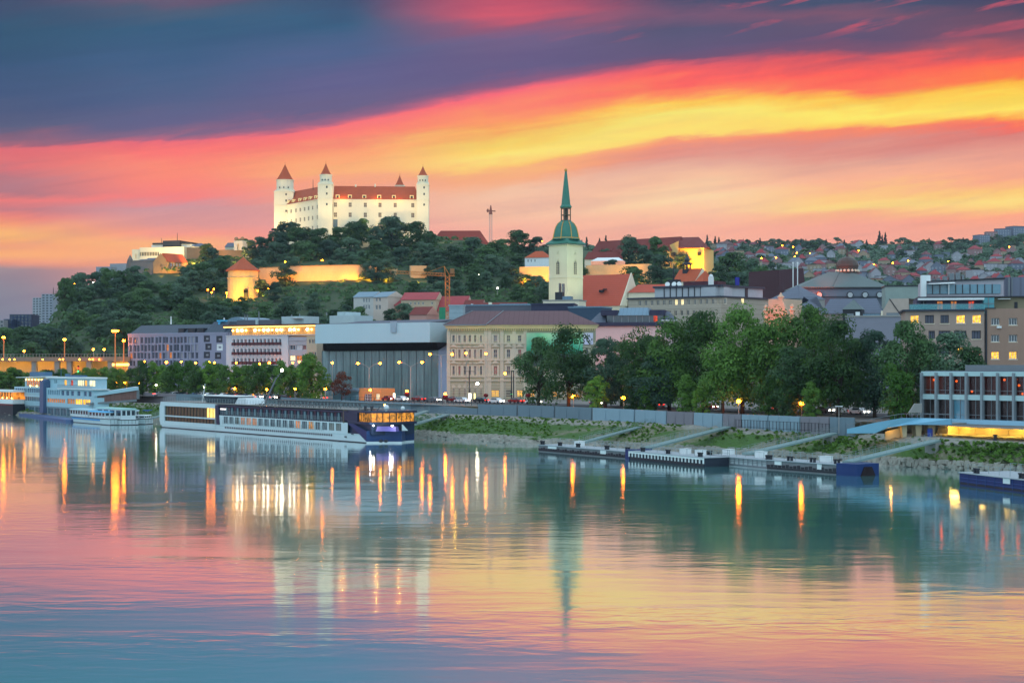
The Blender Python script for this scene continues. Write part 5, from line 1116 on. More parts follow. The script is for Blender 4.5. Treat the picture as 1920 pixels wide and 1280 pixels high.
# neighbour
f = Fac(1847.5, 349, 1990, 346); r = root_at(f, 6.4, 'apartment_block', 'brown-pink apartment block with white-framed windows, two of them glowing', 'apartment block')
hs = f.holes(((1858.5, 1873.5), (1891.5, 1907)), ((596, 609), (627.5, 640.5), (659, 673), (690, 704))) + f.holes(((1925, 1940), (1957, 1972)), ((596, 609), (627.5, 640.5), (659, 673), (690, 704)))
m = MB(); shell(m, 0, f.w, -.1, 15, 5.6, f.z(578), hs, .4); put(m, 'wall', M_APT2, r, f)
apt_windows(r, f, hs, lambda i: M_CURT if i in (4, 5, 13) else M_GLASS, 3)
m = MB(); m.box(f.x(1866), f.w, 3, 14, f.z(578), f.z(556)); m.box(f.x(1866), f.w, 2, 14, f.z(556), f.z(554), 1); put(m, 'set_back_storey', [mat('olive_set_back_wall', (140, 132, 108), .9), M_DARK], r, f)
m = MB(); m.box(f.x(1873), f.x(1896), 1.2, 3, f.z(560), f.z(559)); put(m, 'awning', M_WHITE, r, f)
m = MB(); m.box(f.x(1905), f.x(1911), 2.85, 2.99, f.z(577), f.z(565)); put(m, 'terrace_door', M_DARK, r, f)
m = MB(); m.box(0, f.x(1867), -.3, .6, f.z(578), f.z(576.5)); m.box(0, .35, -.32, 0, 5.6, f.z(580)); put(m, 'downpipe', M_DARK, r, f)
m = MB(); x = f.x(1873); m.box(x - .5, x + .5, -.6, -.12, f.z(615), f.z(611)); put(m, 'air_conditioner', M_WHITE, r, f)
f = Fac(1884, 375, 1995, 373); r = root_at(f, 6.4, 'service_block', 'windowless grey-blue block behind the brown-pink apartments', 'building')
m = MB(); m.box(0, f.w, 0, 12, 5.6, f.z(519)); put(m, 'wall', mat('grey_blue_panel', (112, 118, 136), .7, .05, .3, rows=.3, rowdir='X'), r, f)
m = MB(); m.box(f.x(1890), f.x(1893), -.5, -.02, f.z(560), f.z(519)); m.box(f.x(1896), f.x(1898), -.4, -.02, f.z(560), f.z(519)); put(m, 'duct', M_STEEL, r, f)

# landing-stage building
f = Fac(1727, 277, 2330, 231); M_PIERW = mat('pale_aqua_fascia', (178, 206, 208), .6, .05, .3, streak=.05); M_FIN = mat('concrete_fin', (136, 146, 152), .8, .08, .4)
r = root_at(f, 3.8, 'landing_building', 'two-storey riverside terminal with white fascias and dark bays on a lit base', 'terminal')
zr0, zr1 = f.z(704.5, 1740), f.z(696, 1740); zt1, zb1 = zr0, f.z(738.5, 1740); zs0 = f.z(748, 1740); zt2, zb2 = zs0, f.z(785, 1790); zd = f.z(795.5, 1790)
nb = 20; bw = f.x(1755) - f.x(1727.5); D = 16
m = MB()
m.box(0, f.w, 0, D, zr0, zr1); put(m, 'roof_fascia', M_PIERW, r, f); m = MB(); m.box(.3, f.w, .05, D, zb1, zs0) if 0 else m.box(0, f.w, 0, D, zs0, zb1); put(m, 'floor_fascia', M_PIERW, r, f)
m = MB(); m.box(f.x(1782), f.w, -.6, D, zd, zb2); put(m, 'deck_fascia', mat('pale_blue_fascia', (150, 196, 220), .6, .04, .3), r, f)
m = MB(); m.box(.2, f.w, D - .3, D, 3.7, zr0); m.box(.2, .5, .6, D - .3, zb2, zr0); put(m, 'rear_wall', M_CONC, r, f)
m = MB(); m.box(0.6, f.w, 5.5, 6, zb2, zs0 - .01); m.box(.6, f.w, 5.5, 6, zb1 + .01, zr0); put(m, 'inner_wall', mat('dark_red_interior', (92, 50, 48), .9, .4, .3), r, f)
for k in range(nb):
    x = k * bw; m = MB(); m.box(x, x + .38, -.35, .25, zb2 - .6, zr1 - .2); put(m, 'facade_fin', M_FIN, r, f)
M_TGL = clear_glass('tinted_bay_glass', (34, 20, 22), .62)
for k in range(nb):
    for lo, hi in ((zb1, zr0), (zb2, zs0)):
        a, b = k * bw + .39, (k + 1) * bw - .01; m = MB(); h = hi - lo
        for s in (0, .5, 1): x = a + (b - a) * s; m.box(x - .05, x + .05, .3, .4, lo, hi, 1)
        m.box(a, b, .31, .41, lo + h * .22, lo + h * .22 + .08, 1)
        m.poly([(a, .36, lo), (b, .36, lo), (b, .36, hi), (a, .36, hi)], 0)
        put(m, 'bay_window', [M_BLUEGLASS if (k == 2 and lo == zb2) else M_TGL, M_STEEL], r, f)
for k, dz, dd in ((0, -.7, 2.0), (1, -.9, 3.5), (2, -2.6, 3), (4, -2.1, 2.5), (4, -.6, 4), (5, -1.5, 3), (5, -.5, 2.2), (5, -2.9, 4), (6, -3, 3.5), (7, -.8, 3), (8, -2, 3)):
    m = MB(); m.ball((k * bw + 1.2 + .45 * (k % 3), dd, zr0 + dz), .2, 8); put(m, 'ceiling_lamp', glow('orange_room_lamp', (255, 96, 24), 4), r, f)
for k in (0, 3, 4, 5, 7): point((f.back(k * bw + 1.8, 3.2)[0], f.back(k * bw + 1.8, 3.2)[1], zr0 - 1.2), 40, (255, 90, 30), .2)
m = MB(); m.box(.4, f.w, .6, D - .4, zr1, zr1 + .12); m.box(f.x(1782), f.w, 4, D - 2, zr1 + .12, zr1 + 1.1, 1); put(m, 'roof', [M_GREYROOF, M_STEEL], r, f)
m = MB(); bx0 = f.x(1776)
m.box(bx0, f.w, 3.2, 3.6, 3.6, zd)
for k in range(9): x = bx0 + 3.3 * k; m.box(x, x + .12, 3.1, 3.19, 3.6, zd)
m.hexa([(bx0 - 2.6, .2, 3.6), (bx0, .2, 3.6), (bx0, 3.6, 3.6), (bx0 - 2.6, 3.6, 3.6)], [(bx0 - 1.6, .2, zd + .5), (bx0, .2, zd + .5), (bx0, 3.6, zd + .5), (bx0 - 1.6, 3.6, zd + .5)]); put(m, 'base_wall', mat('ochre_base_plaster', (200, 184, 150), .9, .06, .3, streak=.06), r, f)
m = MB()
for px in (1838, 1892, 1948, 1790): m.box(f.x(px) - .7, f.x(px) + .7, -.3, .5, zd - .28, zd - .02)
put(m, 'downlight', glow('base_downlight', (255, 200, 90), 45), r, f)
for px in (1790, 1838, 1892, 1948): c = f.back(f.x(px), 2); point((c[0], c[1], zd - .5), 130, (255, 190, 70), .3)
# deck with ramp running upstream
rf = Fac(1586, 262, 1730, 270)
m = MB(); M_RAMPB = mat('sky_blue_parapet', (122, 178, 204), .6, .05, .3)
p0 = on(1588, 812, TOPZ); A_ = [(1588, 804, 262), (1640, 792, 263), (1690, 783.5, 264), (1730, 783.5, 265), (1783, 785, 263.5)]
B_ = [(1588, 812, 262), (1640, 812, 263), (1663, 802, 263.5), (1700, 796, 264), (1783, 796, 263.5)]
up = [at(*q) for q in A_]; lo_ = [at(*q) for q in B_]
lr = r.location
for k in range(4):
    a, b, c, d = lo_[k], lo_[k + 1], up[k + 1], up[k]; t = (.25, .3, 0)
    m.hexa([a, b, (b[0] + .3, b[1] + .35, b[2]), (a[0] + .3, a[1] + .35, a[2])], [d, c, (c[0] + .3, c[1] + .35, c[2]), (d[0] + .3, d[1] + .35, d[2])])
m.build('ramp_parapet', M_RAMPB, r, (-lr[0], -lr[1], -lr[2]))
m = MB()
for k in range(4):
    d, c = up[k], up[k + 1]; h = .5
    m.hexa([(d[0] + .35, d[1] + .4, d[2] - 1.1), (c[0] + .35, c[1] + .4, c[2] - 1.1), (c[0] + 4, c[1] + 5, c[2] - 1.1), (d[0] + 4, d[1] + 5, d[2] - 1.1)], [(d[0] + .35, d[1] + .4, d[2] - .8), (c[0] + .35, c[1] + .4, c[2] - .8), (c[0] + 4, c[1] + 5, c[2] - .8), (d[0] + 4, d[1] + 5, d[2] - .8)])
m.build('ramp_deck', M_CONC, r, (-lr[0], -lr[1], -lr[2]))
m = MB()
for k in range(4):
    d, c = up[k], up[k + 1]; m.tube((d[0], d[1], d[2] + .7), (c[0], c[1], c[2] + .7), .05, n=6)
    for j in range(4): t = j / 4; q = lerp3(d, c, t); m.tube(q, (q[0], q[1], q[2] + .7), .03, n=4)
m.build('handrail', M_STEEL, r, (-lr[0], -lr[1], -lr[2]))
m = MB()
for px, w in ((1694, 3), (1720, 4), (1744, 5)): x = PX(px, 266); m.hexa([(x - .3, 265.2, 3.6), (x + w * .1, 265.2, 3.6), (x + w * .1, 268, 3.6), (x - .3, 268, 3.6)], [(x - .5, 265.2, up[3][2] - 1.15), (x + w * .14, 265.2, up[3][2] - 1.15), (x + w * .14, 268, up[3][2] - 1.15), (x - .5, 268, up[3][2] - 1.15)])
x = PX(1664, 265); m.hexa([(x, 266.6, 3.6), (PX(1692, 265), 266.6, 3.6), (PX(1692, 265), 267, 3.6), (x, 267, 3.6)], [(x, 266.6, 5), (PX(1692, 265), 266.6, 5.6), (PX(1692, 265), 267, 5.6), (x, 267, 5)]); m.build('ramp_pier', mat('ochre_base_plaster', (200, 184, 150), .9), r, (-lr[0], -lr[1], -lr[2]))
point((PX(1680, 262), 265.6, 5.2), 60, (255, 190, 80), .2); point((PX(1735, 262), 266, 5.4), 60, (255, 190, 80), .2)
m = MB(); q = at(1716, 777, 272); m.hexa([(q[0] - 1.2, 271, 8), (q[0] + .9, 271, 8), (q[0] + .9, 272, 8), (q[0] - 1.2, 272, 8)], [(q[0] - .2, 271, PZ(756, 272)), (q[0] + .9, 271, PZ(756, 272)), (q[0] + .9, 272, PZ(756, 272)), (q[0] - .2, 272, PZ(756, 272))]); m.build('stair_cheek', M_CONC, r, (-lr[0], -lr[1], -lr[2]))

# ------------------------------------------------------------------ flood wall along the quay, in bays
WL = [on(a, b, TOPZ) for a, b in ((1602, 813.5), (1555, 810.5), (1500, 807.5), (1440, 804), (1390, 801), (1355, 799), (1300, 796), (1250, 793), (1190, 790), (1110, 786.5), (1040, 783), (970, 780), (895, 777.5))]
WT = [783, 781.5, 780.5, 778.5, 776.5, 775.5, 773, 770.5, 767.5, 764, 761, 759, 757.5]
M_FW = [mat('flood_wall_grey', (110, 130, 142), .8, .08, .25, streak=.08), mat('flood_wall_blue_grey', (136, 162, 176), .75, .06, .25, streak=.06), mat('flood_wall_mauve', (128, 126, 134), .8, .08, .25, streak=.08)]
r = thing('flood_wall', 'long grey and pale blue flood wall along the top of the green bank', 'wall', (WL[6][0], WL[6][1], TOPZ)); lr = r.location
pick = [0, 2, 1, 1, 2, 1, 2, 1, 1, 0, 0, 0]
for k in range(12):
    a, b = WL[k], WL[k + 1]; d = (.22, .2); za, zb_ = CH + (HY - WT[k]) / F * a[1], CH + (HY - WT[k + 1]) / F * b[1]
    m = MB(); g = .015
    a2, b2 = lerp3(a, b, g), lerp3(a, b, 1 - g)
    m.hexa([(b2[0], b2[1], 3.9), (a2[0], a2[1], 3.9), (a2[0] + d[0], a2[1] + d[1], 3.9), (b2[0] + d[0], b2[1] + d[1], 3.9)], [(b2[0], b2[1], zb_), (a2[0], a2[1], za), (a2[0] + d[0], a2[1] + d[1], za), (b2[0] + d[0], b2[1] + d[1], zb_)])
    for s in (.02, .34, .67):
        q = lerp3(a, b, s); q2 = lerp3(a, b, s + .012); zq = za + (zb_ - za) * s - .25; m.hexa([(q2[0] - .1, q2[1] - .1, 3.9), (q[0] - .1, q[1] - .1, 3.9), (q[0] + .05, q[1] + .05, 3.9), (q2[0] + .05, q2[1] + .05, 3.9)], [(q2[0] - .03, q2[1] - .03, zq), (q[0] - .03, q[1] - .03, zq), (q[0] + .05, q[1] + .05, zq), (q2[0] + .05, q2[1] + .05, zq)])
    m.build('wall_panel', M_FW[pick[k]], r, (-lr[0], -lr[1], -lr[2]))
WL2 = [on(a, b, TOPZ) for a, b in ((895, 777.5), (770, 772.5), (640, 767), (520, 762.5), (400, 758.5), (330, 757), (240, 752))]
WT2 = [766, 755, 750, 744, 740, 738, 735]
r = thing('quay_wall', 'low grey quay wall behind the cruise ship', 'wall', (WL2[3][0], WL2[3][1], TOPZ)); lr = r.location
for k in range(6):
    a, b = WL2[k], WL2[k + 1]; za, zb_ = CH + (HY - WT2[k]) / F * a[1], CH + (HY - WT2[k + 1]) / F * b[1]; m = MB()
    m.hexa([(b[0], b[1], 3.9), (a[0], a[1], 3.9), (a[0] + .3, a[1] + .3, 3.9), (b[0] + .3, b[1] + .3, 3.9)], [(b[0], b[1], zb_), (a[0], a[1], za), (a[0] + .3, a[1] + .3, za), (b[0] + .3, b[1] + .3, zb_)])
    m.build('wall_panel', M_FW[(0, 1, 0, 1, 0, 2)[k]], r, (-lr[0], -lr[1], -lr[2]))
# fences
def fence(name, label, line, h, step, thick=.05, mt=None, rails=(.15, .95)):
    r = thing(name, label, 'railing', line[len(line) // 2]); lr = r.location; L = sum(math.dist(a, b) for a, b in zip(line[:-1], line[1:])); pts = resample(line, max(3, int(L / step)))
    m = MB()
    for q in pts: m.box(q[0] - thick, q[0] + thick, q[1] - thick, q[1] + thick, q[2], q[2] + h)
    m.build('baluster_lattice', mt or M_DARK, r, (-lr[0], -lr[1], -lr[2])); m = MB()
    for s in rails:
        for a, b in zip(pts[:-1], pts[1:]): m.bar((a[0], a[1], a[2] + h * s), (b[0], b[1], b[2] + h * s), .06)
    m.build('rail', mt or M_DARK, r, (-lr[0], -lr[1], -lr[2])); return r
fence('quay_fence', 'dark upright-bar fence on the quay in front of the pale blue wall bays', [on(a, b, TOPZ) for a, b in ((1380, 801.5), (1440, 805), (1500, 808), (1555, 811))], 1.6, .9)
fence('promenade_railing', 'thin dark railing along the promenade below the palace', [(p[0], p[1], p[2] + 2.2) for p in WL2[:3]], 1.3, 2.2)

# ------------------------------------------------------------------ pontoons, gangways
def quadline(plpy, prpy, h):
    a, b = on(*plpy, 0.0), on(*prpy, 0.0); q = object.__new__(Fac); q.a = (a[0], a[1]); q.w = math.dist(a[:2], b[:2]); q.d = ((b[0] - a[0]) / q.w, (b[1] - a[1]) / q.w); q.rz = math.atan2(q.d[1], q.d[0]); q.pm = (plpy[0] + prpy[0]) / 2; return q
M_PDECK = mat('pale_pontoon_deck', (158, 166, 172), .8, .1, .6); M_BLUE = mat('ultramarine_hull_paint', (22, 50, 104), .45, .12, .4, streak=.1)
M_RAILW = mat('pale_rail_paint', (140, 156, 158), .5)
def pontoon(label, pl, pr, hz, hull, boxes, bollards, kind, rail=True, dep=5.0):
    f = quadline(pl, pr, hz); r = root_at(f, 0.0, 'pontoon', label, 'pontoon')
    m = MB(); m.box(0, f.w, 0, dep, -.6, hz - .12); m.box(.05, f.w - .05, -.06, -.001, .15, .42, 1)
    if kind == 'posts':
        n = 22
        for k in range(n + 1): x = f.w * k / n; m.box(x - .14, x + .14, -.2, -.061, .5, hz - .12, 2)
        m.box(0, f.w, -.22, -.201, hz - .4, hz - .12, 2)
    if kind == 'panel':
        for k in range(15): x = f.w * k / 14; m.box(x - .05, x + .05, -.1, -.061, .45, hz - .14, 1)
        for z in (.8, 1.15): m.box(0, f.w, -.09, -.062, hz * z / 1.9 + .2, hz * z / 1.9 + .26, 1)
    if kind == 'tyre':
        for k in range(int(f.w / .8)):
            x = k * .8 + .4; m.box(x - .28, x + .28, -.14, -.061, hz * .3, hz * .5 + .1 * (k % 3), 1)
        m.box(f.w * .12, f.w * .22, -.15, -.062, hz * .55, hz - .14, 2); m.box(f.w * .72, f.w * .78, -.15, -.062, hz * .4, hz - .14, 2)
    put(m, 'hull', [hull, M_DARK if kind != 'panel' else M_STEEL, M_WHITE], r, f)
    m = MB(); m.box(-.1, f.w + .1, -.25, dep, hz - .12, hz); put(m, 'deck', M_PDECK, r, f)
    for k, (s, y, w, h) in enumerate(boxes): m = MB(); m.box(f.w * s - w / 2, f.w * s + w / 2, y, y + 1.4, hz, hz + h); m.box(f.w * s - w / 2 - .06, f.w * s + w / 2 + .06, y - .06, y + 1.46, hz + h, hz + h + .08); put(m, 'deck_locker', M_WHITE, r, f)
    for s in bollards:
        m = MB()
        for d in (-.35, .35): m.lathe([(.22, hz), (.2, hz + .5), (.3, hz + .55), (.28, hz + .7)], 8, (f.w * s + d, .5))
        put(m, 'bollard', M_DARK, r, f)
    if rail:
        m = MB(); n = int(f.w / 2.2)
        for y in (dep - .2,):
            for k in range(n + 1): x = f.w * k / n; m.box(x - .03, x + .03, y - .03, y + .03, hz, hz + 1.1)
            for z in (.5, 1.05): m.box(0, f.w, y - .025, y + .025, hz + z, hz + z + .05)
        for k in range(n + 1): x = f.w * k / n; m.box(x - .025, x + .025, 1.2, 1.25, hz, hz + 1.0)
        m.box(0, f.w, 1.2, 1.25, hz + 1.0, hz + 1.04); put(m, 'railing', M_RAILW, r, f)
    return r, f
M_PG = mat('weathered_grey_hull', (126, 128, 132), .8, .15, .5, streak=.2, fine=.1)
r1, f1 = pontoon('grey barge-like pontoon with a row of dark fender marks along its side', (1010, 846), (1176, 860), 1.3, M_PG, ((.34, 2, 1.4, .9),), (.02, .23, .44, .76, .98), 'tyre')
r2, f2 = pontoon('pontoon with a white-framed side of dark slots and a blue end', (1181, 861), (1320, 875), 1.5, mat('dark_slot_side', (36, 44, 58), .6), ((.55, 2.4, 1.5, .8), (.75, 2.4, 1.2, .8)), (.15, .5, .92), 'posts')
m = MB(); m.box(-1.3, -.02, -.15, 4.5, -.4, 1.7); put(m, 'blue_end_plate', M_BLUE, r2, f2)
r3, f3 = pontoon('pontoon clad in pale square panels with a blue waterline stripe', (1320, 869), (1438, 880), 1.5, mat('pale_square_panel', (168, 176, 180), .7, .1, .5), ((.68, 2.2, 1.5, .9), (.1, 3, 1.5, .8)), (.05, .98), 'panel')
r4, f4 = pontoon('long grey pontoon ending in a bright blue bow with a dark opening', (1438, 880), (1572, 890), 1.55, M_PG, ((.62, 2.6, 1.5, .8),), (.0, .3, .62, .95), 'tyre')
m = MB(); w = 3.6; x0 = f4.w + .05
m.hexa([(x0, -.5, -.5), (x0 + w, -.1, -.5), (x0 + w, 4.6, -.5), (x0, 5, -.5)], [(x0, -.5, 1.75), (x0 + w, -.1, 1.75), (x0 + w, 4.6, 1.75), (x0, 5, 1.75)]); put(m, 'bow', M_BLUE, r4, f4)
m = MB(); m.hexa([(x0 + w - .1, .6, -.1), (x0 + w + .12, .6, -.1), (x0 + w + .12, 3.8, -.1), (x0 + w - .1, 3.8, -.1)], [(x0 + w - .1, 1.4, 1.3), (x0 + w + .12, 1.4, 1.3), (x0 + w + .12, 3.0, 1.3), (x0 + w - .1, 3.0, 1.3)]); put(m, 'bow_opening', mat('dark_maroon_recess', (34, 18, 24), .8), r4, f4)
r5, f5 = pontoon('bright blue pontoon with a railed white deck near the river bend', (1800, 909), (2010, 936), 1.75, M_BLUE, (), (.13, .55), 'plain', dep=8)
m = MB(); m.box(f5.x(1882), f5.x(1895), -.12, -.062, .95, 1.62); put(m, 'white_panel', M_WHITE, r5, f5)
m = MB()
for z in (.55, 1.0): m.box(0, f5.w, -.1, -.062, z, z + .07)
for k in range(12): m.box(f5.w * k / 12, f5.w * k / 12 + .07, -.09, -.061, .2, 1.6)
put(m, 'hull_rib', mat('lighter_blue_hull', (40, 80, 140), .4), r5, f5)
def gangway(label, p0, p1, w=1.9, name='gangway', under=True, tip=0.0):
    r = thing(name, label, 'gangway', p0); lr = r.location; a, b = np.array(p0), np.array(p1); d = b - a; d2 = d[:2] / np.linalg.norm(d[:2]); nrm = np.array((-d2[1], d2[0], 0)) * w / 2
    m = MB(); t = np.array((0, 0, .3)); m.hexa([a - nrm - t, b - nrm - t, b + nrm - t, a + nrm - t][::1], [a - nrm, b - nrm, b + nrm, a + nrm]); m.build('walkway', mat('pale_green_walkway', (124, 148, 148), .7, .06, .4), r, (-lr[0], -lr[1], -lr[2]))
    for s in (-1, 1):
        m = MB(); n = max(6, int(np.linalg.norm(d) / 1.8))
        for k in range(n + 1): q = a + d * k / n + nrm * s; m.box(q[0] - .02, q[0] + .02, q[1] - .02, q[1] + .02, q[2], q[2] + 1.0)
        for z in (.35, .7, 1.0): m.bar(a + nrm * s + (0, 0, z), b + nrm * s + (0, 0, z), .03)
        m.build('handrail', M_RAILW, r, (-lr[0], -lr[1], -lr[2]))
    if under:
        m = MB(); q = a + d * .93; m.hexa([q + nrm * -1 - (0, 0, 2.2), b - nrm - (0, 0, 2.2), b + nrm - (0, 0, 2.2), q + nrm - (0, 0, 2.2)], [q - nrm - (0, 0, .31), b - nrm - (0, 0, .31), b + nrm - (0, 0, .31), q + nrm - (0, 0, .31)]); m.build('abutment', M_CONC, r, (-lr[0], -lr[1], -lr[2]))
gangway('thin pale gangway to the slope behind the grey fender-marked pontoon', on(1092, 828, 1.7), on(1222, 793, 4.1), 1.3)
gangway('pale green gangway leading to the blue bin on the quay', on(1212, 838, 1.9), on(1364, 799, 4.4))
gangway('gangway rising between the square-panelled pontoon and the upright-bar fence', on(1400, 849, 1.9), on(1562, 811, 4.4))
gangway('wide gangway from the blue-bowed pontoon to the terminal quay', on(1590, 864, 1.95), on(1755, 824, 4.2))
gangway('narrow gangway crossing the green bank beside the ship bow', on(755, 800, 3.0), on(838, 776, 4.5), 1.6)
gangway('upper gangway with dark underside near the ship bow', on(752, 786, 4.6), on(800, 769, 5.6), 1.4, under=False)
gangway('slim gangway from the small boats to the ramp', on(285, 783, 1.6), on(330, 769, 3.0), 1.2, under=False)
# bins and bollards on the quay
def bin_(px, py, label):
    q = on(px, py, TOPZ - .2); r = thing('litter_bin', label, 'bin', q); m = MB(); m.lathe([(.42, 0), (.48, 1.5)], 10); m.build('bin_body', mat('blue_bin', (26, 62, 150), .5), r); m = MB(); m.lathe([(.52, 1.51), (.52, 1.62), (.2, 1.75)], 10); m.build('lid', M_DARK, r)
bin_(1367, 800, 'blue bin at the head of the pale green gangway'); bin_(1544, 810, 'blue bin beside the end of the upright-bar fence'); bin_(1744, 821, 'blue bin in front of the lit terminal base')
def bollard(px, py, label):
    q = on(px, py, TOPZ - .2); m = MB(); m.lathe([(.3, 0), (.26, .9), (.36, .95), (.34, 1.15), (.1, 1.2)], 10); tag(m.build('bollard', M_DARK, None, q), label, 'bollard')
bollard(1866, 828, 'short dark bollard on the quay edge below the terminal lamps'); bollard(1634, 815, 'short dark bollard beside the sky blue ramp'); bollard(1395, 803, 'short dark bollard beside the fence start')
q = on(1573, 812, TOPZ); r = thing('lamp_post', 'slim unlit quay lamp post with a flat white head', 'lamp post', q); m = MB(); m.tube((0, 0, 0), (0, 0, 4.6), .07, .05, 8); m.build('pole', M_POLE, r); m = MB(); m.box(-.65, .65, -.2, .2, 4.6, 4.72); m.build('lamp_head', M_WHITE, r)
# ------------------------------------------------------------------ ships
M_HULLW = mat('white_hull', (204, 216, 220), .4, .04, .3, streak=.05); M_NAVY = mat('navy_superstructure', (30, 48, 74), .4, .1, .4); M_BOW = mat('bow_blue_paint', (22, 52, 98), .35, .1, .3)
M_CAB = mat('cabin_glass', (46, 60, 74), .15, .35, .6)
M_CURTN = mat('curtained_glass', (92, 82, 62), .25, .4, 1.5, rows=1.1, rowdir='X')
M_LOUNGE = glow('ship_lounge', (235, 150, 50), .6, .85, 1.6)
# river cruise ship, moored along the bank: local x from stern to bow
f = quadline((300, 800.5), (688, 830.5), 0); Ls = f.w
r = root_at(f, 0.0, 'cruise_ship', 'long white river cruise ship with navy upper deck and blue bow', 'cruise ship')
def sx(px): return f.x(px)
D = 11.4; m = MB()
zd1, zd2 = f.z(791, 500), f.z(757, 330)
H1, H2, H3 = 1.75, 4.0, 6.3     # main deck floor, upper deck floor, sun deck
bx = sx(688)
bowx = bx + 4.3
# hull: plan tapers to a blunt bow
def plan(y0): return [(1.2, 0), (bx, 0), (bowx - 3, 3.0), (bowx, 5.7), (bowx - 3, D - 3), (bx, D), (1.2, D), (0, D - 1.5), (0, 1.5)]
m.prism(plan(0), -.7, H1)
m.hexa([(x, y, H1 - .35) for x, y in plan(0)], [(x + (0.02 if x > 1 else 0), y + (-.06 if y < 1 else .06), H1 - .1) for x, y in plan(0)], 0)
m.box(.5, bx, -.03, -.001, -.02, .18, 1); put(m, 'hull', [M_HULLW, M_DARK], r, f)
m = MB()
for k in range(54):
    x = sx(423) + (sx(622) - sx(423)) * k / 53; m.box(x - .28, x + .28, -.075, -.062, .95, 1.35)
put(m, 'porthole_grille', M_CAB, r, f)
# aft lounge: rounded white frame with two rows of curtained glass
xa, xb = sx(302), sx(404)
m = MB(); hs = [(sx(309), xb - .15, 1.35, 2.9), (sx(309), xb - .15, 3.25, 5.6)]
m.wall(.6, xb, .6, H3 + .35, hs, -.1, .5); m.poly([(.6, -.1, .6), (.6, D, .6), (.6, D, H3 + .35), (.6, -.1, H3 + .35)][::-1]); m.box(.6, xb, .5, D, H3, H3 + .34)
m.hexa([(.6, -.1, .6), (.6, D, .6), (-.1, D, 1.8), (-.1, -.1, 1.8)][::-1], [(.6, -.1, 6.6), (.6, D, 6.6), (-.1, D, 5.2), (-.1, -.1, 5.2)][::-1]); m.box(sx(309), xb - .1, -.14, .3, 2.9, 3.25); put(m, 'aft_lounge_wall', M_HULLW, r, f)
m = MB(); m.poly([(sx(309), .3, 3.25), (sx(386), .3, 3.25), (sx(386), .3, 5.6), (sx(309), .3, 5.6)], 0); m.poly([(sx(386), .3, 3.25), (xb, .3, 3.25), (xb, .3, 5.6), (sx(386), .3, 5.6)], 1); m.poly([(sx(309), .3, 1.35), (xb, .3, 1.35), (xb, .3, 2.9), (sx(309), .3, 2.9)], 0)
for k in range(16): x = sx(309) + (xb - sx(309)) * k / 16; m.box(x - .06, x + .06, .18, .28, 1.35, 5.6, 2)
put(m, 'lounge_window', [M_CURTN, glow('lit_stairwell', (255, 206, 110), 1.5, .2), M_DARK], r, f)
# cabins
xs_, xe = sx(404), sx(641)
m = MB(); hs = []; hi = []
n = 19; step = (xe - sx(418)) / n
for k in range(n): a = sx(418) + k * step; hs.append((a + .35, a + step - .35, 2.15, 3.75)); hi.append((a + .2, a + step - .3, H2 + .25, H3 - .35))
m.wall(xs_ + 1.5, sx(652), H1, H2, hs, .0, .25); put(m, 'main_deck_wall', M_HULLW, r, f)
m = MB(); m.wall(xs_ + 1, sx(652), H2, H3, hi, .35, .5); m.box(xs_, sx(652), -.1, .34, H3 - .12, H3 + .12); m.hexa([(xs_ + .8, -.12, H1), (xs_ + 2.5, -.12, H1), (xs_ + 2.5, .3, H1), (xs_ + .8, .3, H1)], [(xs_ + .1, -.12, H3), (xs_ + 1.6, -.12, H3), (xs_ + 1.6, .3, H3), (xs_ + .1, .3, H3)]); put(m, 'upper_deck_wall', M_NAVY, r, f)
rc = random.Random(9)
for k, h in enumerate(hs):
    gm = M_WARMDIM if k in (3, 4, 5, 12) else M_LOUNGE if k in (14,) else M_CURTN if k in (2, 17, 18) else M_CAB
    a, b, c, d = h; m = MB(); m.poly([(a, .2, c), (b, .2, c), (b, .2, d), (a, .2, d)], 0)
    for s in (0, .35, .7, 1): x = a + (b - a) * s; m.box(x - .06, x + .06, .08, .18, c, d, 1)
    put(m, 'cabin_window', [gm, M_HULLW], r, f)
for k, h in enumerate(hi):
    a, b, c, d = h; m = MB(); m.poly([(a, .75, c), (b, .75, c), (b, .75, d), (a, .75, d)], 0)
    m.box(a, a + (b - a) * .35, .55, .7, c, d, 1); put(m, 'balcony_window', [M_CAB, mat('pale_curtain', (120, 140, 152), .8, .2, 2)], r, f)
m = MB(); m.box(sx(411), sx(421), .28, .345, H2 + 1.35, H2 + 1.65); put(m, 'lit_sign', glow('white_lit_sign', (255, 246, 240), 2.2), r, f)
m = MB(); n = 60
for z in (.35, .6, .85, 1.1): m.box(sx(414), xe, .0, .03, H2 + z, H2 + z + .035)
for k in range(n + 1): x = sx(414) + (xe - sx(414)) * k / n; m.box(x - .025, x + .025, -.02, .04, H2, H2 + 1.13)
for k in range(n + 1): x = sx(418) + (xe - 8 - sx(418)) * k / n; m.box(x - .02, x + .02, -.06, -.02, H1 + .1, H1 + 1.2)
for z in (.4, .8, 1.2): m.box(sx(418), xe - 8, -.05, -.02, H1 + z, H1 + z + .03)
put(m, 'balcony_railing', M_RAILW, r, f)
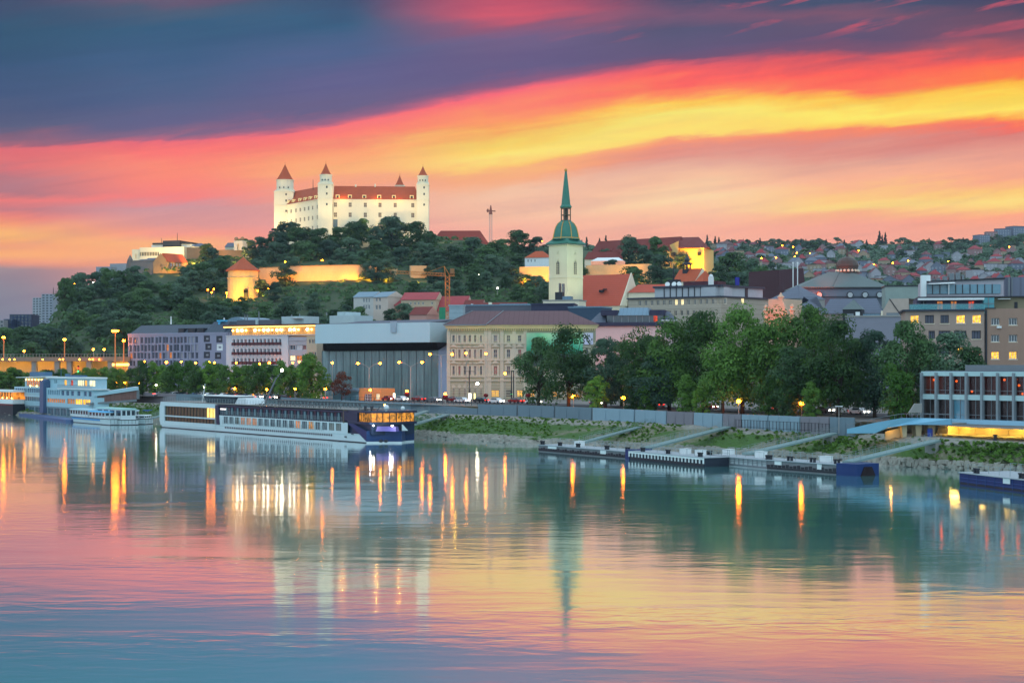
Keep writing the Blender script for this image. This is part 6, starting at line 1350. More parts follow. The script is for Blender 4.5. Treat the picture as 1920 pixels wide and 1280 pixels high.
# core, sun deck
m = MB(); m.box(1, bx - .5, 1.0, D - .3, H1 + .02, H3 - .02); put(m, 'cabin_core', M_CAB, r, f)
m = MB(); m.box(.6, sx(660), .36, D, H3 + .001 + .34, H3 + .45); m.box(sx(404), sx(660), .36, D, H3, H3 + .34) if 0 else None; put(m, 'sun_deck', mat('teak_grey_deck', (134, 130, 126), .85, .12, .8), r, f)
m = MB()
for yy in (.45, D - .2):
    for z in (.4, .75, 1.1): m.box(1, bowx - 7, yy - .02, yy + .02, H3 + .45 + z, H3 + .49 + z)
    for k in range(70): x = 1 + (bowx - 8) * k / 69; m.box(x - .025, x + .025, yy - .02, yy + .02, H3 + .45, H3 + 1.55)
put(m, 'sun_deck_railing', M_RAILW, r, f)
m = MB(); a, b = sx(359), sx(418); m.hexa([(a + 1, 3.6, H3 + .45), (b - 1, 3.6, H3 + .45), (b - 1, 8, H3 + .45), (a + 1, 8, H3 + .45)], [(a + .2, 3.2, H3 + 2.1), (b, 3.2, H3 + 2.1), (b, 8.2, H3 + 2.1), (a + .2, 8.2, H3 + 2.1)], 0); m.box(a - .3, b + .3, 2.9, 8.5, H3 + 2.11, H3 + 2.32, 1); put(m, 'wheelhouse', [M_CAB, M_WHITE], r, f)
m = MB(); m.hexa([(sx(419), 3, H3 + .45), (sx(442), 3, H3 + .45), (sx(442), 8, H3 + .45), (sx(419), 8, H3 + .45)], [(sx(423), 3.3, H3 + 1.9), (sx(437), 3.3, H3 + 1.9), (sx(437), 8, H3 + 1.9), (sx(423), 8, H3 + 1.9)]); put(m, 'skylight_housing', M_HULLW, r, f)
m = MB(); q = (sx(460), 5); m.tube((q[0], q[1], H3 + .4), (sx(482), q[1], H3 + 6.8), .22, .15, 8); m.bar((sx(482), 5, H3 + 6.7), (sx(492), 5, H3 + 8.3), .12); m.bar((sx(460), 5, H3 + 1), (sx(482), 5, H3 + 6.8), .1, .4); put(m, 'tilting_mast', M_STEEL, r, f)
m = MB(); m.ball((sx(492), 5, H3 + 8.6), .34, 8); put(m, 'mast_light', M_WHITEBULB, r, f)
m = MB(); m.tube((sx(345), 5, H3 + .4), (sx(350), 5, H3 + 5), .14, .1, 6); put(m, 'stern_mast', M_WHITE, r, f)
# bow lounge
m = MB(); lx = sx(652)
pl = [(lx, -.05), (bx + 1.2, -.05), (bowx - 2.0, 2.6), (bowx - 1.1, 5.7), (bowx - 2.0, D - 2.6), (bx + 1.2, D), (lx, D)]
ins = [(lx, .5), (bx + 1, .5), (bowx - 2.6, 2.9), (bowx - 1.8, 5.7), (bowx - 2.6, D - 2.9), (bx + 1, D - .5), (lx, D - .5)]
m.prism(pl, H3 - .1, H3 + .3); m.prism(pl, H2 - .15, H2 + .35); m.prism(ins, H1, H2 - .16); m.box(lx - 1.5, lx + 4, -.06, 1, H2 + .36, H3 - .11); m.box(sx(644), lx - 1.55, -.1, 1, H2 - .1, H3 + .3, 1)
put(m, 'bow_lounge_frame', [M_NAVY, mat('bronze_column', (112, 100, 84), .4)], r, f)
m = MB()
for (x0, y0), (x1, y1) in zip(ins[1:-1], ins[2:-1] + [ins[-2]]):
    if (x0, y0) == (x1, y1): continue
    m.poly([(x0, y0, H2 + .35), (x1, y1, H2 + .35), (x1, y1, H3 - .1), (x0, y0, H3 - .1)], 0)
    k = max(2, int(math.dist((x0, y0), (x1, y1)) / 1.1))
    for j in range(k + 1): t = j / k; m.bar((x0 + (x1 - x0) * t, y0 + (y1 - y0) * t - .12, H2 + .35), (x0 + (x1 - x0) * t, y0 + (y1 - y0) * t - .12, H3 - .1), .14, .14, 1)
m.poly([(lx + 4.1, .45, H2 + .35), (bx + 1, .45, H2 + .35), (bx + 1, .45, H3 - .1), (lx + 4.1, .45, H3 - .1)], 0)
for j in range(7): x = lx + 4.1 + (bx - lx - 3.1) * j / 6; m.box(x - .07, x + .07, .3, .44, H2 + .35, H3 - .1, 1)
put(m, 'lounge_window', [M_LOUNGE, M_DARK], r, f)
m = MB(); m.hexa([(bx - 7.5, -.09, H1 - .1), (bx + .1, -.09, -.1), (bx + .1, -.05, -.1), (bx - 7.5, -.05, H1)], [(bx - 9.5, -.09, H2 - .1), (bx + .1, -.09, H1 + .7), (bx + .1, -.05, H1 + .7), (bx - 9.5, -.05, H2 - .1)]) if 0 else None
pb = [(bx, -.12), (bowx - 2.9, 2.9), (bowx + .15, 5.7), (bowx - 2.9, D - 2.9), (bx, D + .1)]
m.prism(pb, .32, H1 + .75, 0); m.prism([(x - .02, y + (.02 if y < 5 else -.02)) for x, y in pb], -.1, .31, 1)
m.poly([(bx - 9.8, -.11, H2 - .1), (bx - 8.5, -.11, H2 - .1), (bx, -.11, H1 + .75), (bx, -.11, .32)], 0) if 0 else m.poly([(bx, -.11, .32), (bx, -.11, H1 + .75), (bx - 5.2, -.11, H2 - .16), (bx - 7.8, -.11, H2 - .16), (bx - 4.6, -.11, H1 + .8)], 0)
put(m, 'bow', [M_BOW, M_HULLW], r, f)
m = MB(); q = bx + 11; m.ball((bx + 3.6, 1.2, .55), .5, 6, 0, .7); m.ball((bx + 4.4, 1.9, .55), .5, 6, 0, .7); m.box(bx - 9, bx - 8.2, -.22, -.12, .9, 1.15); m.box(bx - 6.2, bx - 5.2, -.22, -.12, 1.6, 1.75); put(m, 'anchor', M_DARK, r, f)
m = MB(); c0 = (bx + 4.5, 1.2); m.hexa([(bx + 1.9, 1.0, H1 + .76), (bx + 5.6, 3.6, H1 + .76), (bx + 5.2, 4.6, H1 + .76), (bx + 1.6, 2.0, H1 + .76)], [(bx + 2.1, 1.2, H1 + 1.75), (bx + 5.4, 3.6, H1 + 1.75), (bx + 5.1, 4.4, H1 + 1.75), (bx + 1.9, 1.9, H1 + 1.75)]); put(m, 'violet_glow_tender', glow('cover_painted_glow', (120, 110, 200), .1, .5, .6), r, f)  # violet light on the tender is painted in as a weak glow of its cover
for k, (a, b) in enumerate(((1.8, .5), (5.4, 2.8))): m = MB(); m.ball((bx + a, b, H2 - .32), .22, 8, 0, .5); put(m, 'bow_floodlight', M_WHITEBULB, r, f)
p = f.back(bx + 2.4, -.6); point((p[0], p[1], H2 - .6), 160, (236, 240, 255), .15); p = f.back(bx + 6, 1.9); point((p[0], p[1], H2 - .6), 160, (236, 240, 255), .15)
m = MB(); m.hexa([(bowx - 1.2, 6.5, H1 + .76), (bowx - 1.1, 6.5, H1 + .76), (bowx - 1.1, 8, H1 + .76), (bowx - 1.2, 8, H1 + .76)], [(bowx - 1.2, 6.5, H2 - .2), (bowx - 1.1, 6.5, H2 - .2), (bowx - 1.1, 6.7, H2 - .2), (bowx - 1.2, 6.7, H2 - .2)]); put(m, 'bow_sail_panel', M_WHITE, r, f)
m = MB(); m.ball((bowx - 3.2, 4, H3 + 1.0), .6, 10); m.lathe([(.25, H3 + .3), (.2, H3 + 1)], 8, (bowx - 3.2, 4)); m.ball((bowx - 2.4, 7.5, H3 + .8), .45, 10); put(m, 'radar_dome', M_WHITE, r, f)
m = MB(); m.ball((sx(690), 4, H3 + 1.5), .2, 8); put(m, 'deck_lamp', glow('amber_bulb', (255, 190, 90), 16), r, f)
# loungers on the sun deck
cm = MB(); cm.box(-.3, .3, -.9, .5, .3, .38).hexa([(-.3, .5, .3), (.3, .5, .3), (.3, .56, .3), (-.3, .56, .3)], [(-.3, .95, .95), (.3, .95, .95), (.3, 1.02, .95), (-.3, 1.02, .95)])
for a in (-.26, .26):
    for b in (-.8, .4): cm.box(a - .03, a + .03, b - .03, b + .03, 0, .3)
cme = cm.mesh('deck_chair', M_DARK); k = 0
for px in [470 + 7.2 * i for i in range(16)] + [590, 597, 604, 611, 618, 660, 666, 672, 678, 684]:
    for y in ((2.2, 7.5) if px < 640 else (2.6,)):
        p = f.back(sx(px), y); o = link('deck_chair', cme, None, (p[0], p[1], H3 + .45 if px < 655 else H3 + .3), f.rz + R(90 * (k % 2) - 20)); tag(o, 'dark deck lounger on the sun deck of the cruise ship', 'deck chair', 'deck loungers on the cruise ship'); k += 1

# restaurant ship at the far quay
f = quadline((14, 775), (126, 791), 0); r = root_at(f, 0.0, 'restaurant_ship', 'pale blue three-deck moored hotel ship with glowing galleries', 'ship')
M_AQUA = mat('pale_aqua_paint', (166, 200, 212), .5, .04, .3, streak=.04); D = 4.5
zz = lambda py, px=90: f.z(py, px)
m = MB(); m.prism([(0, 2), (3, 0), (f.w - 2, 0), (f.w, 1), (f.w, D), (0, D)], -.6, zz(782)); put(m, 'hull', mat('slate_blue_hull', (66, 92, 136), .5, .1, .3), r, f)
# superstructure stands further in and reaches further along the bank
g2 = Fac(25, 528, 178, 470); L2 = g2.w
def deck(z0, z1, x0, x1, holes, gm, nm='deck_wall', y=0.0, frame=M_AQUA, nx=1):
    m = MB(); m.wall(x0, x1, z0, z1, holes, y, .3); m.poly([(x1, y, z0), (x1, D, z0), (x1, D, z1), (x1, y, z1)]); m.poly([(x0, D, z0), (x0, y, z0), (x0, y, z1), (x0, D, z1)]); m.poly([(x0, y, z1), (x1, y, z1), (x1, D, z1), (x0, D, z1)])
    put(m, nm, frame, r, g2)
    for i, (a, b, c, d) in enumerate(holes):
        m = MB(); m.poly([(a, y + .25, c), (b, y + .25, c), (b, y + .25, d), (a, y + .25, d)])
        for q in range(1, int((b - a) / 1.7)): x = a + (b - a) * q / int((b - a) / 1.7); m.box(x - .09, x + .09, y + .12, y + .24, c, d, 1)
        put(m, 'deck_window', [gm(i) if callable(gm) else gm, frame], r, g2)
Z = lambda py: g2.z(py, 100)
ext = [(g2.x(a), g2.x(b)) for a, b in ((28, 38), (39, 50), (52, 64), (65, 78))]
deck(Z(781), Z(762), g2.x(28), g2.x(150), [(g2.x(30 + 12 * k), g2.x(40 + 12 * k), Z(778), Z(765)) for k in range(9)], mat('smoky_gallery_glass', (86, 112, 124), .2, .3, .6), frame=mat('grey_deck_wall', (120, 140, 150), .6))
deck(Z(761.9), Z(742.5), g2.x(25), g2.x(177), [(g2.x(27), g2.x(79), Z(753.5), Z(745.5))] + [(g2.x(88), g2.x(122), Z(754), Z(747))] + [(g2.x(126), g2.x(140), Z(755), Z(746)), (g2.x(141), g2.x(154), Z(755), Z(746)), (g2.x(155), g2.x(169), Z(755), Z(746))], lambda i: mat('smoky_gallery_glass', (86, 112, 124), .2, .3, .6) if i == 0 else M_WARMDIM if i in (1, 2) else glow('amber_gallery', (255, 180, 40), 1.5, .4, .7))
deck(Z(742.4), Z(727), g2.x(27), g2.x(176), [(g2.x(28), g2.x(50), Z(737), Z(729.5)), (g2.x(51), g2.x(79), Z(737), Z(729.5))] + [(g2.x(90 + 3.3 * k), g2.x(92.2 + 3.3 * k), Z(740), Z(731)) for k in range(7)] + [(g2.x(p), g2.x(p + 5.5), Z(740), Z(731.5)) for p in (115, 124, 133, 145, 157, 166)], mat('blue_grey_ship_glass', (84, 112, 138), .2, .25, .6))
deck(Z(726.9), Z(709), g2.x(40), g2.x(173), [(g2.x(43), g2.x(78), Z(725), Z(711))] + [(g2.x(95), g2.x(96.6), Z(718.5), Z(712)), (g2.x(98), g2.x(99.6), Z(718.5), Z(712))] + [(g2.x(a), g2.x(b), Z(722), Z(712)) for a, b in ((113, 118), (125, 130), (138, 150), (151, 156), (160, 171))], lambda i: (glow('copper_gallery', (230, 140, 90), .55, .6, 1.2), M_DARK, M_DARK, M_WARM, M_RED, M_PALEWARM, M_WARM, M_PALEWARM)[i], y=1.2)
m = MB(); m.hexa([(g2.x(33), -.6, Z(709)), (g2.x(82), -.6, Z(707)), (g2.x(82), D, Z(707)), (g2.x(33), D, Z(709))], [(g2.x(33), -.6, Z(708)), (g2.x(82), -.6, Z(705.5)), (g2.x(82), D, Z(705.5)), (g2.x(33), D, Z(708))]); m.box(g2.x(82), g2.x(174), .6, D, Z(709) + .01, Z(706)); m.box(g2.x(112), g2.x(178), -.8, D, Z(728.5), Z(726.95)); put(m, 'roof', M_WHITE, r, g2)
m = MB(); m.box(g2.x(80), g2.x(87), -1.0, 2, Z(775), Z(714)); m.lathe([(1.4, Z(714)), (1.2, Z(712)), (.1, Z(710.5))], 12, (g2.x(83.5), .4)); put(m, 'lift_tower', mat('blue_grey_lift_tower', (74, 96, 128), .4, .12, .4), r, g2)
m = MB()
for px in (43.5, 49, 55, 61, 67, 73): m.ball((g2.x(px), .9, Z(712.5)), .22, 8)
for px in (54, 66, 76): m.ball((g2.x(px), .5, Z(724.5)), .24, 8)
put(m, 'gallery_lamp', glow('amber_bulb', (255, 190, 90), 16), r, g2)
m = MB(); n = 40
for z0 in (Z(761.8), Z(727)): pass
for k in range(n): x = g2.x(112) + (g2.x(177) - g2.x(112)) * k / n; m.box(x - .03, x + .03, -.7, -.65, Z(727), Z(720.5))
m.box(g2.x(112), g2.x(177), -.72, -.66, Z(720.6), Z(720.2))
for k in range(46): x = g2.x(27) + (g2.x(79) - g2.x(27)) * k / 46; m.box(x - .03, x + .03, -.06, -.01, Z(761), Z(747)) if k % 2 else m.box(x - .02, x + .02, -.06, -.01, Z(742), Z(737))
put(m, 'deck_railing', M_STEEL, r, g2)
m = MB(); m.box(g2.x(47), g2.x(75), 1.5, 4, Z(706), Z(697.5)); m.box(g2.x(115), g2.x(140), 1.5, 4, Z(706), Z(703)); m.tube((g2.x(97), 3, Z(706)), (g2.x(97), 3, Z(690)), .1, .06, 6); m.tube((g2.x(109), 3, Z(706)), (g2.x(109), 3, Z(700.5)), .8, .8, 10); put(m, 'roof_equipment', mat('blue_roof_box', (76, 110, 140), .6), r, g2)
# sloping covered gangway
f = Fac(178, 471, 256, 476); r = tag(root_at(f, 3, 'covered_gangway', 'covered sloping gangway with pale roof and reddish slatted sides', 'gangway'))
zl0, zl1, zr0_, zr1_ = f.z(755, 178), f.z(743, 178), f.z(748, 256), f.z(731, 256)
def skew(m, x0, x1, y0, y1, za, zb_, zc_, zd_, mi=0): m.hexa([(x0, y0, za), (x1, y0, zc_), (x1, y1, zc_), (x0, y1, za)], [(x0, y0, zb_), (x1, y0, zd_), (x1, y1, zd_), (x0, y1, zb_)], mi)
m = MB(); skew(m, -.3, f.w + .5, -.5, 4, zl1, zl1 + .9, zr1_, zr1_ + 1.0); put(m, 'roof', M_AQUA, r, f)
m = MB(); skew(m, 0, f.w, 0, 3.5, zl0, zl1, zr0_, zr1_); put(m, 'side_wall', mat('reddish_slat_side', (128, 96, 90), .8, .25, .8, rows=.9, rowdir='X'), r, f)
m = MB(); skew(m, -2, f.w, -.4, 3.8, zl0 - .5, zl0 - .05, zr0_ - .7, zr0_ - .05); m.box(f.w, f.w + .9, .2, 3, zr0_, zr1_); put(m, 'walkway', M_STEEL, r, f)
# boat with a lit saloon at the edge
f = quadline((-60, 774), (24, 778), 0); r = root_at(f, 0, 'excursion_boat', 'dark-hulled boat with a glowing orange saloon at the western quay', 'boat')
m = MB(); m.box(0, f.w * 1.0, 0, 8, -.5, f.z(757, 15)); m.box(0, f.w, -.1, -.001, f.z(757, 15) - .5, f.z(757, 15), 1); put(m, 'hull', [M_DARK, mat('maroon_stripe', (110, 34, 40), .5)], r, f)
m = MB(); m.box(0, f.w - .5, .3, 8, f.z(757, 15) + .01, f.z(748.5, 15)); put(m, 'white_band', M_WHITE, r, f)
m = MB(); m.box(0, f.w - .4, .6, 7.8, f.z(748.4, 15), f.z(735, 15)); 
for k in range(16): x = f.w * (k + .5) / 17; m.box(x - .1, x + .1, .45, .59, f.z(748.4, 15), f.z(735, 15), 1)
put(m, 'saloon', [glow('orange_saloon', (255, 150, 50), .7, .8, .9), M_DARK], r, f)
m = MB(); m.box(-.3, f.w, .1, 8, f.z(734.9, 15), f.z(731.5, 15)); put(m, 'roof', M_WHITE, r, f)
m = MB()
for k in range(10): m.ball((f.w * (k + .5) / 10 , .4, f.z(746, 15)), .2, 6)
put(m, 'saloon_lamp', glow('amber_bulb', (255, 190, 90), 16), r, f)

def boat(label, pl, pr, hullm, stripe, dep, hh, cabins, name='tour_boat'):
    f = quadline(pl, pr, 0); r = root_at(f, 0, name, label, 'boat'); w = f.w
    m = MB(); m.hexa([(w * .1, 0, -.4), (w, 0, -.4), (w, dep, -.4), (w * .1, dep, -.4)], [(0, dep * .42, hh + .35), (w, -.15, hh), (w, dep + .15, hh), (0, dep * .58, hh + .35)], 0) if 0 else None
    b0 = [(w * .07, dep * .45), (w * .22, .1), (w, 0), (w, dep), (w * .22, dep - .1), (w * .07, dep * .55)]; b1 = [(0, dep * .46, hh + .45), (w * .2, -.1, hh + .12), (w, -.1, hh), (w, dep + .1, hh), (w * .2, dep + .1, hh + .12), (0, dep * .54, hh + .45)]
    m.hexa([(x, y, -.4) for x, y in b0], b1, 0)
    if stripe: m.hexa([(w * .2, -.12, hh * .62), (w * .8, -.14, hh * .55), (w * .8, -.06, hh * .55), (w * .2, -.06, hh * .62)], [(w * .18, -.16, hh * .9), (w * .8, -.18, hh * .85), (w * .8, -.06, hh * .85), (w * .18, -.06, hh * .9)], 1)
    wl = [(x, y, .22) for x, y in b0]; cxm = w * .5
    m.hexa([(cxm + (x - cxm) * 1.004, dep / 2 + (y - dep / 2) * 1.012, -.3) for x, y in b0], [(cxm + (x - cxm) * 1.02, dep / 2 + (y - dep / 2) * 1.03, .16) for x, y in b0], 2)
    for k in range(5): m.box(w + .0, w + .05, dep * (k + .2) / 5, dep * (k + .25) / 5, .3, hh - .1, 2)
    m.box(w * .2, w + .12, -.2, -.08, hh - .18, hh - .02, 2); m.box(w, w + .12, -.2, dep + .1, hh - .18, hh - .02, 2)
    put(m, 'hull', [hullm, stripe or hullm, M_DARK], r, f)
    for (a, b, za, zb_, nw, rm, nm) in cabins:
        m = MB(); x0, x1 = w * a, w * b; hs = [(x0 + (x1 - x0) * (k + .12) / nw, x0 + (x1 - x0) * (k + .88) / nw, za + (zb_ - za) * .35, za + (zb_ - za) * .88) for k in range(nw)]
        m.wall(x0, x1, za, zb_, hs, .5, .1, 0); m.poly([(x1, .5, za), (x1, dep - .5, za), (x1, dep - .5, zb_), (x1, .5, zb_)], 0); m.poly([(x0, dep - .5, za), (x0, .5, za), (x0, .5, zb_), (x0, dep - .5, zb_)], 0)
        for k in range(3): ya, yb = .5 + (dep - 1) * (k + .15) / 3, .5 + (dep - 1) * (k + .85) / 3; za2, zb2 = za + (zb_ - za) * .4, za + (zb_ - za) * .88; m.poly([(x1 + .02, ya, za2), (x1 + .02, yb, za2), (x1 + .02, yb, zb2), (x1 + .02, ya, zb2)], 1)
        for h in hs: m.poly([(h[0], .58, h[2]), (h[1], .58, h[2]), (h[1], .58, h[3]), (h[0], .58, h[3])], 1)
        put(m, nm, [M_HULLW, M_GLASS], r, f)
        m = MB(); m.hexa([(x0 - .3, .2, zb_), (x1 + .3, .2, zb_), (x1 + .3, dep - .2, zb_), (x0 - .3, dep - .2, zb_)], [(x0 + .1, .5, zb_ + .25), (x1, .5, zb_ + .25), (x1, dep - .5, zb_ + .25), (x0 + .1, dep - .5, zb_ + .25)]); put(m, 'cabin_roof', rm, r, f)
    m = MB(); m.tube((w * .45, dep / 2, cabins[0][3]), (w * .45, dep / 2, cabins[0][3] + 2.4), .05, .03, 6); m.bar((w * .4, dep / 2, cabins[0][3] + 1.4), (w * .5, dep / 2, cabins[0][3] + 1.4), .05); put(m, 'mast', M_STEEL, r, f)
    m = MB()
    for k in range(12): x = w * (.05 + .93 * k / 11); m.box(x - .02, x + .02, .15, .19, hh, hh + .8)
    m.box(w * .05, w * .98, .15, .19, hh + .78, hh + .82); put(m, 'railing', M_RAILW, r, f); return r
boat('white tour boat with a sky blue side stripe and blue awning', (120, 790), (206, 797), mat('white_boat_hull', (196, 210, 214), .45, .05), mat('sky_blue_stripe', (60, 150, 210), .4), 5, 1.7, [(.1, .5, 1.7, 3.6, 7, M_AQUA, 'saloon'), (.52, .86, 1.7, 3.3, 5, mat('sky_blue_awning', (90, 176, 226), .6), 'aft_saloon')])
boat('white two-level boat with green-tinted roof moored behind the tour boat', (176, 793), (226, 797), mat('white_boat_hull', (196, 210, 214), .45, .05), None, 5, 1.5, [(.05, .97, 1.5, 4.2, 4, mat('pale_green_roof', (150, 196, 190), .6), 'saloon')])
boat('small white motor boat with a low stern cabin', (222, 795), (272, 795.5), mat('white_boat_hull', (196, 210, 214), .45, .05), None, 4.5, 1.6, [(.1, .5, 1.6, 3.6, 3, M_AQUA, 'saloon'), (.5, .95, 1.6, 2.3, 2, M_HULLW, 'stern_cabin')])
boat('dark blue open workboat between the motor boat and the cruise ship', (264, 786), (290, 787), mat('deep_blue_hull', (20, 58, 116), .5, .1), None, 4, 1.5, [(.1, .35, 1.5, 2.6, 2, mat('blue_canvas', (40, 90, 150), .8), 'wheelhouse')], 'workboat')
# ------------------------------------------------------------------ lamps
PROTO = {}
def street_lamp(label, px, py, Y, bulb, rad=.34, pole=.09, style='post', zb=None, name='street_lamp', flower=False):
    z = (ground(px, Y) if zb is None else zb); h = PZ(py, Y) - z
    r = thing(name, label, 'lamp', (PX(px, Y), Y, z))
    m = MB(); m.tube((0, 0, 0), (0, 0, max(.5, h - rad)), pole * 1.4, pole, 8); m.build('pole', M_POLE, r)
    m = MB(); m.ball((0, 0, h), rad, 10, 0, .8); m.build('bulb', bulb, r)
    m = MB(); m.lathe([(rad * 1.15, h + rad * .75), (rad * .6, h + rad * 1.1), (.03, h + rad * 1.2)], 10); m.build('lamp_cap', M_DARK, r)
    if flower: m = MB(); m.ball((0, 0, h - rad * 2.6), .75, 8, 0, .8); m.build('flower_basket', mat('red_flower_ball', (120, 26, 30), .9, .3, 2), r)
    return r
# promenade globes among the big trees and along the quay
for px, py, dy, lab, fl in ((1075, 743, 9, 'glowing globe lamp under the round tree beside the palace banner', 0), (1169, 746, 9, 'glowing globe lamp under the trees where the pale blue wall begins', 0), (1385, 752, 8, 'brightest orange globe lamp under the large chestnuts', 0), (1503, 756, 8, 'glowing globe lamp under the trees near the terminal ramp', 0), (1674, 760, 8, 'dim globe lamp under the light green young tree', 0), (835, 738, 6, 'globe lamp with a red flower basket in front of the palace corner', 1), (763, 733, 6, 'globe lamp with a red flower basket before the gallery glass', 1), (694, 731, 5, 'globe lamp in front of the orange kiosk', 0), (610, 729, 6, 'globe lamp between the last row tree and the kiosk', 0), (553, 729, 8, 'globe lamp under the big row tree', 0), (440, 728, 10, 'low orange globe lamp under the row trees behind the tilted mast', 0), (500, 730, 10, 'low orange globe lamp under the row trees past the tilted mast', 0)):
    Y = promY(px) + dy; big = px in (1075, 1169, 1385, 1503); street_lamp(lab, px, py, Y, M_SODIUM if py < 758 else M_SODIUM2, 0.44 if big else .32, .07, zb=6.2, flower=fl)
for px, lab in ((911, 'red flower ball on a thin post before the palace door'), (990, 'red flower ball on a thin post beside the dark round tree')):
    Y = promY(px) + 5; r = thing('flower_post', lab, 'planter', (PX(px, Y), Y, 6.2)); m = MB(); m.tube((0, 0, 0), (0, 0, PZ(743, Y) - 6.2), .06, n=6); m.build('pole', M_DARK, r); m = MB(); m.ball((0, 0, PZ(741, Y) - 6.2), .62, 8, 0, .8); m.build('flower_basket', mat('red_flower_ball', (120, 26, 30), .9, .3, 2), r)
# tall road lamps
def double_lamp(label, px, Y, py, pb, arm, dip=1.3):
    z = 6.4; h = PZ(py, Y) - z; r = thing('road_lamp', label, 'lamp', (PX(px, Y), Y, z))
    m = MB(); m.tube((0, 0, 0), (0, 0, h - dip), .16, .11, 8); m.build('pole', M_POLE, r)
    for s in (-1, 1):
        m = MB(); a = (0, 0, h - dip)
        for k in range(5): t = (k + 1) / 5; b = (s * arm * t, 0, h - dip + dip * math.sin(t * math.pi / 2)); m.bar(a, b, .1); a = b
        m.build('lamp_arm', M_POLE, r)
        m = MB(); m.ball((s * (arm + .25), 0, h), .36, 10, 0, .7); m.build('bulb', M_SODIUM, r); m = MB(); m.box(s * (arm + .25) - .5, s * (arm + .25) + .5, -.2, .2, h + .26, h + .38); m.build('lamp_cap', M_DARK, r)
double_lamp('two-armed road lamp in front of the gallery glass, beside the orange kiosk', 692, 452, 681, 745, 2.9); double_lamp('two-armed road lamp in front of the gallery glass, nearer the palace', 770, 446, 679, 745, 2.9); double_lamp('taller two-armed road lamp at the palace corner', 827, 440, 664, 745, 2.8, .3)
for px, py, Y, lab in ((623, 680, 470, 'single road lamp before the far end of the gallery glass'), (874, 662, 446, 'lamp hanging in front of the paired palace windows'), (911, 663, 446, 'lamp hanging in front of the wide palace pier'), (947, 700, 445, 'low lamp in front of the red palace blind'), (895, 719, 440, 'white globe lamp before the palace ground floor')):
    street_lamp(lab, px, py, Y, M_WHITEBULB if px == 895 else M_SODIUM2, .42 if px == 895 else .34, .07, zb=6.4, name='road_lamp')
for k, (px, py) in enumerate(((271, 678), (312, 679), (340, 678), (367, 680), (392, 679), (402, 680), (443, 680), (487, 682), (505, 680), (549, 680), (561, 678))):
    street_lamp(['slim road lamp at the dark end of the slot-windowed hotel', 'road lamp before the fourth tier of slot windows', 'road lamp before the middle of the slot-windowed hotel', 'road lamp before the blank wall of the grey hotel', 'road lamp before the square windows of the grey hotel', 'small road lamp at the corner between the two hotels', 'road lamp before the first balconies of the white hotel', 'amber road lamp before the middle balconies', 'brighter road lamp before the last balconies', 'road lamp before the mauve bay of the white hotel', 'road lamp at the beige stucco wing'][k], px, py, 524 + (k % 3) * 4 - (8 if px > 430 else 0), M_SODIUM2, .3 if k not in (1, 4, 8) else .42, .07, zb=6.4, name='road_lamp')
# high masts on the ramp and hillside road
def mast(label, px, py, Y, zb, heads, rad):
    h = PZ(py, Y) - zb; r = thing('mast_lamp', label, 'lamp', (PX(px, Y), Y, zb)); m = MB(); m.tube((0, 0, 0), (0, 0, h), .3, .18, 8); m.build('mast', glow('pole_painted_glow', (255, 150, 80), .25), r)  # sodium light along the mast is put into its material as faint emission
    for s in heads: m = MB(); m.ball((s, 0, h - .1), rad, 8, 0, .7); m.build('bulb', M_SODIUM, r)
    m = MB(); m.lathe([(abs(heads[0]) + .3, h + .35), (.2, h + .7)], 12); m.build('lamp_cap', M_DARK, r)
mast('tall floodlight mast with a double head beside the grey hotel', 216, 620, 575, 12, (-.9, -.3, .3, .9), .42); mast('single mast lamp close to the grey hotel corner', 232, 638, 590, 12, (0,), .5); mast('mast lamp above the flyover amid the wooded slope', 121, 636, 620, 12, (-.3, .3), .42); mast('mast lamp at the western end of the flyover', 7, 632, 640, 12, (-.3, .3), .42)
for px, py, lab in ((45, 658, 'small lamp behind the flyover at the foot of the wood'), (175, 655, 'small lamp behind the flyover beside the orange-lit shrubs'), (195, 655, 'small lamp behind the flyover next to the tall floodlight mast')): street_lamp(lab, px, py, 640, M_SODIUM2, .42, .08)
for k, px in enumerate((5, 18, 27, 80, 112, 118, 149, 168, 174, 186, 213, 228)):
    street_lamp('small bright lamp on the underside edge of the flyover', px, 673.5, 596, M_SODIUM2, .24, .04, zb=17.0, name='flyover_lamp')['group'] = 'lamps along the flyover'
# hill lamps
HL = ((559, 490, 905, 'orange lamp under the westerly castle trees'), (604, 488, 905, 'orange lamp under the middle castle trees'), (688, 488, 905, 'pale lamp under the castle trees'), (776, 490, 905, 'large orange lamp at the eastern castle trees'), (535, 491, 900, 'tiny lamp beside the blue awning over the rampart'), (139, 532, 870, 'reddish lamp in the trees at the western hill edge'), (175, 530, 875, 'pale lamp in the trees below the terrace block'), (268, 531, 930, 'white lamp at the foot of the grey fort wall'), (284, 532, 930, 'yellow lamp at the corner of the yellow bastion house'), (313, 532, 925, 'yellow lamp at the foot of the bastion house wall'), (390, 543, 840, 'upper lamp on the lit path below the round tower'), (401, 542, 842, 'second lamp on the lit path below the round tower'), (397, 548, 836, 'lowest lamp on the lit path below the round tower'), (425, 549, 832, 'lamp at the foot of the round tower'), (483, 545, 838, 'bright lamp at the eastern foot of the round tower'), (504, 541, 835, 'lamp on the lawn below the rampart start'), (517, 556, 815, 'white lamp on the path under the rampart lawn'), (425, 497, 940, 'lamp before the arched gate rampart'), (417, 499, 938, 'smaller lamp before the arched gate rampart'), (897, 514, 850, 'pale lamp in the woods beyond the orange crane'), (933, 540, 820, 'small white lamp in the woods above the palace'), (1017, 452, 1350, 'reddish lamp on the far wooded crest behind the spire'), (1076, 481, 900, 'lamp beside the marquee'))
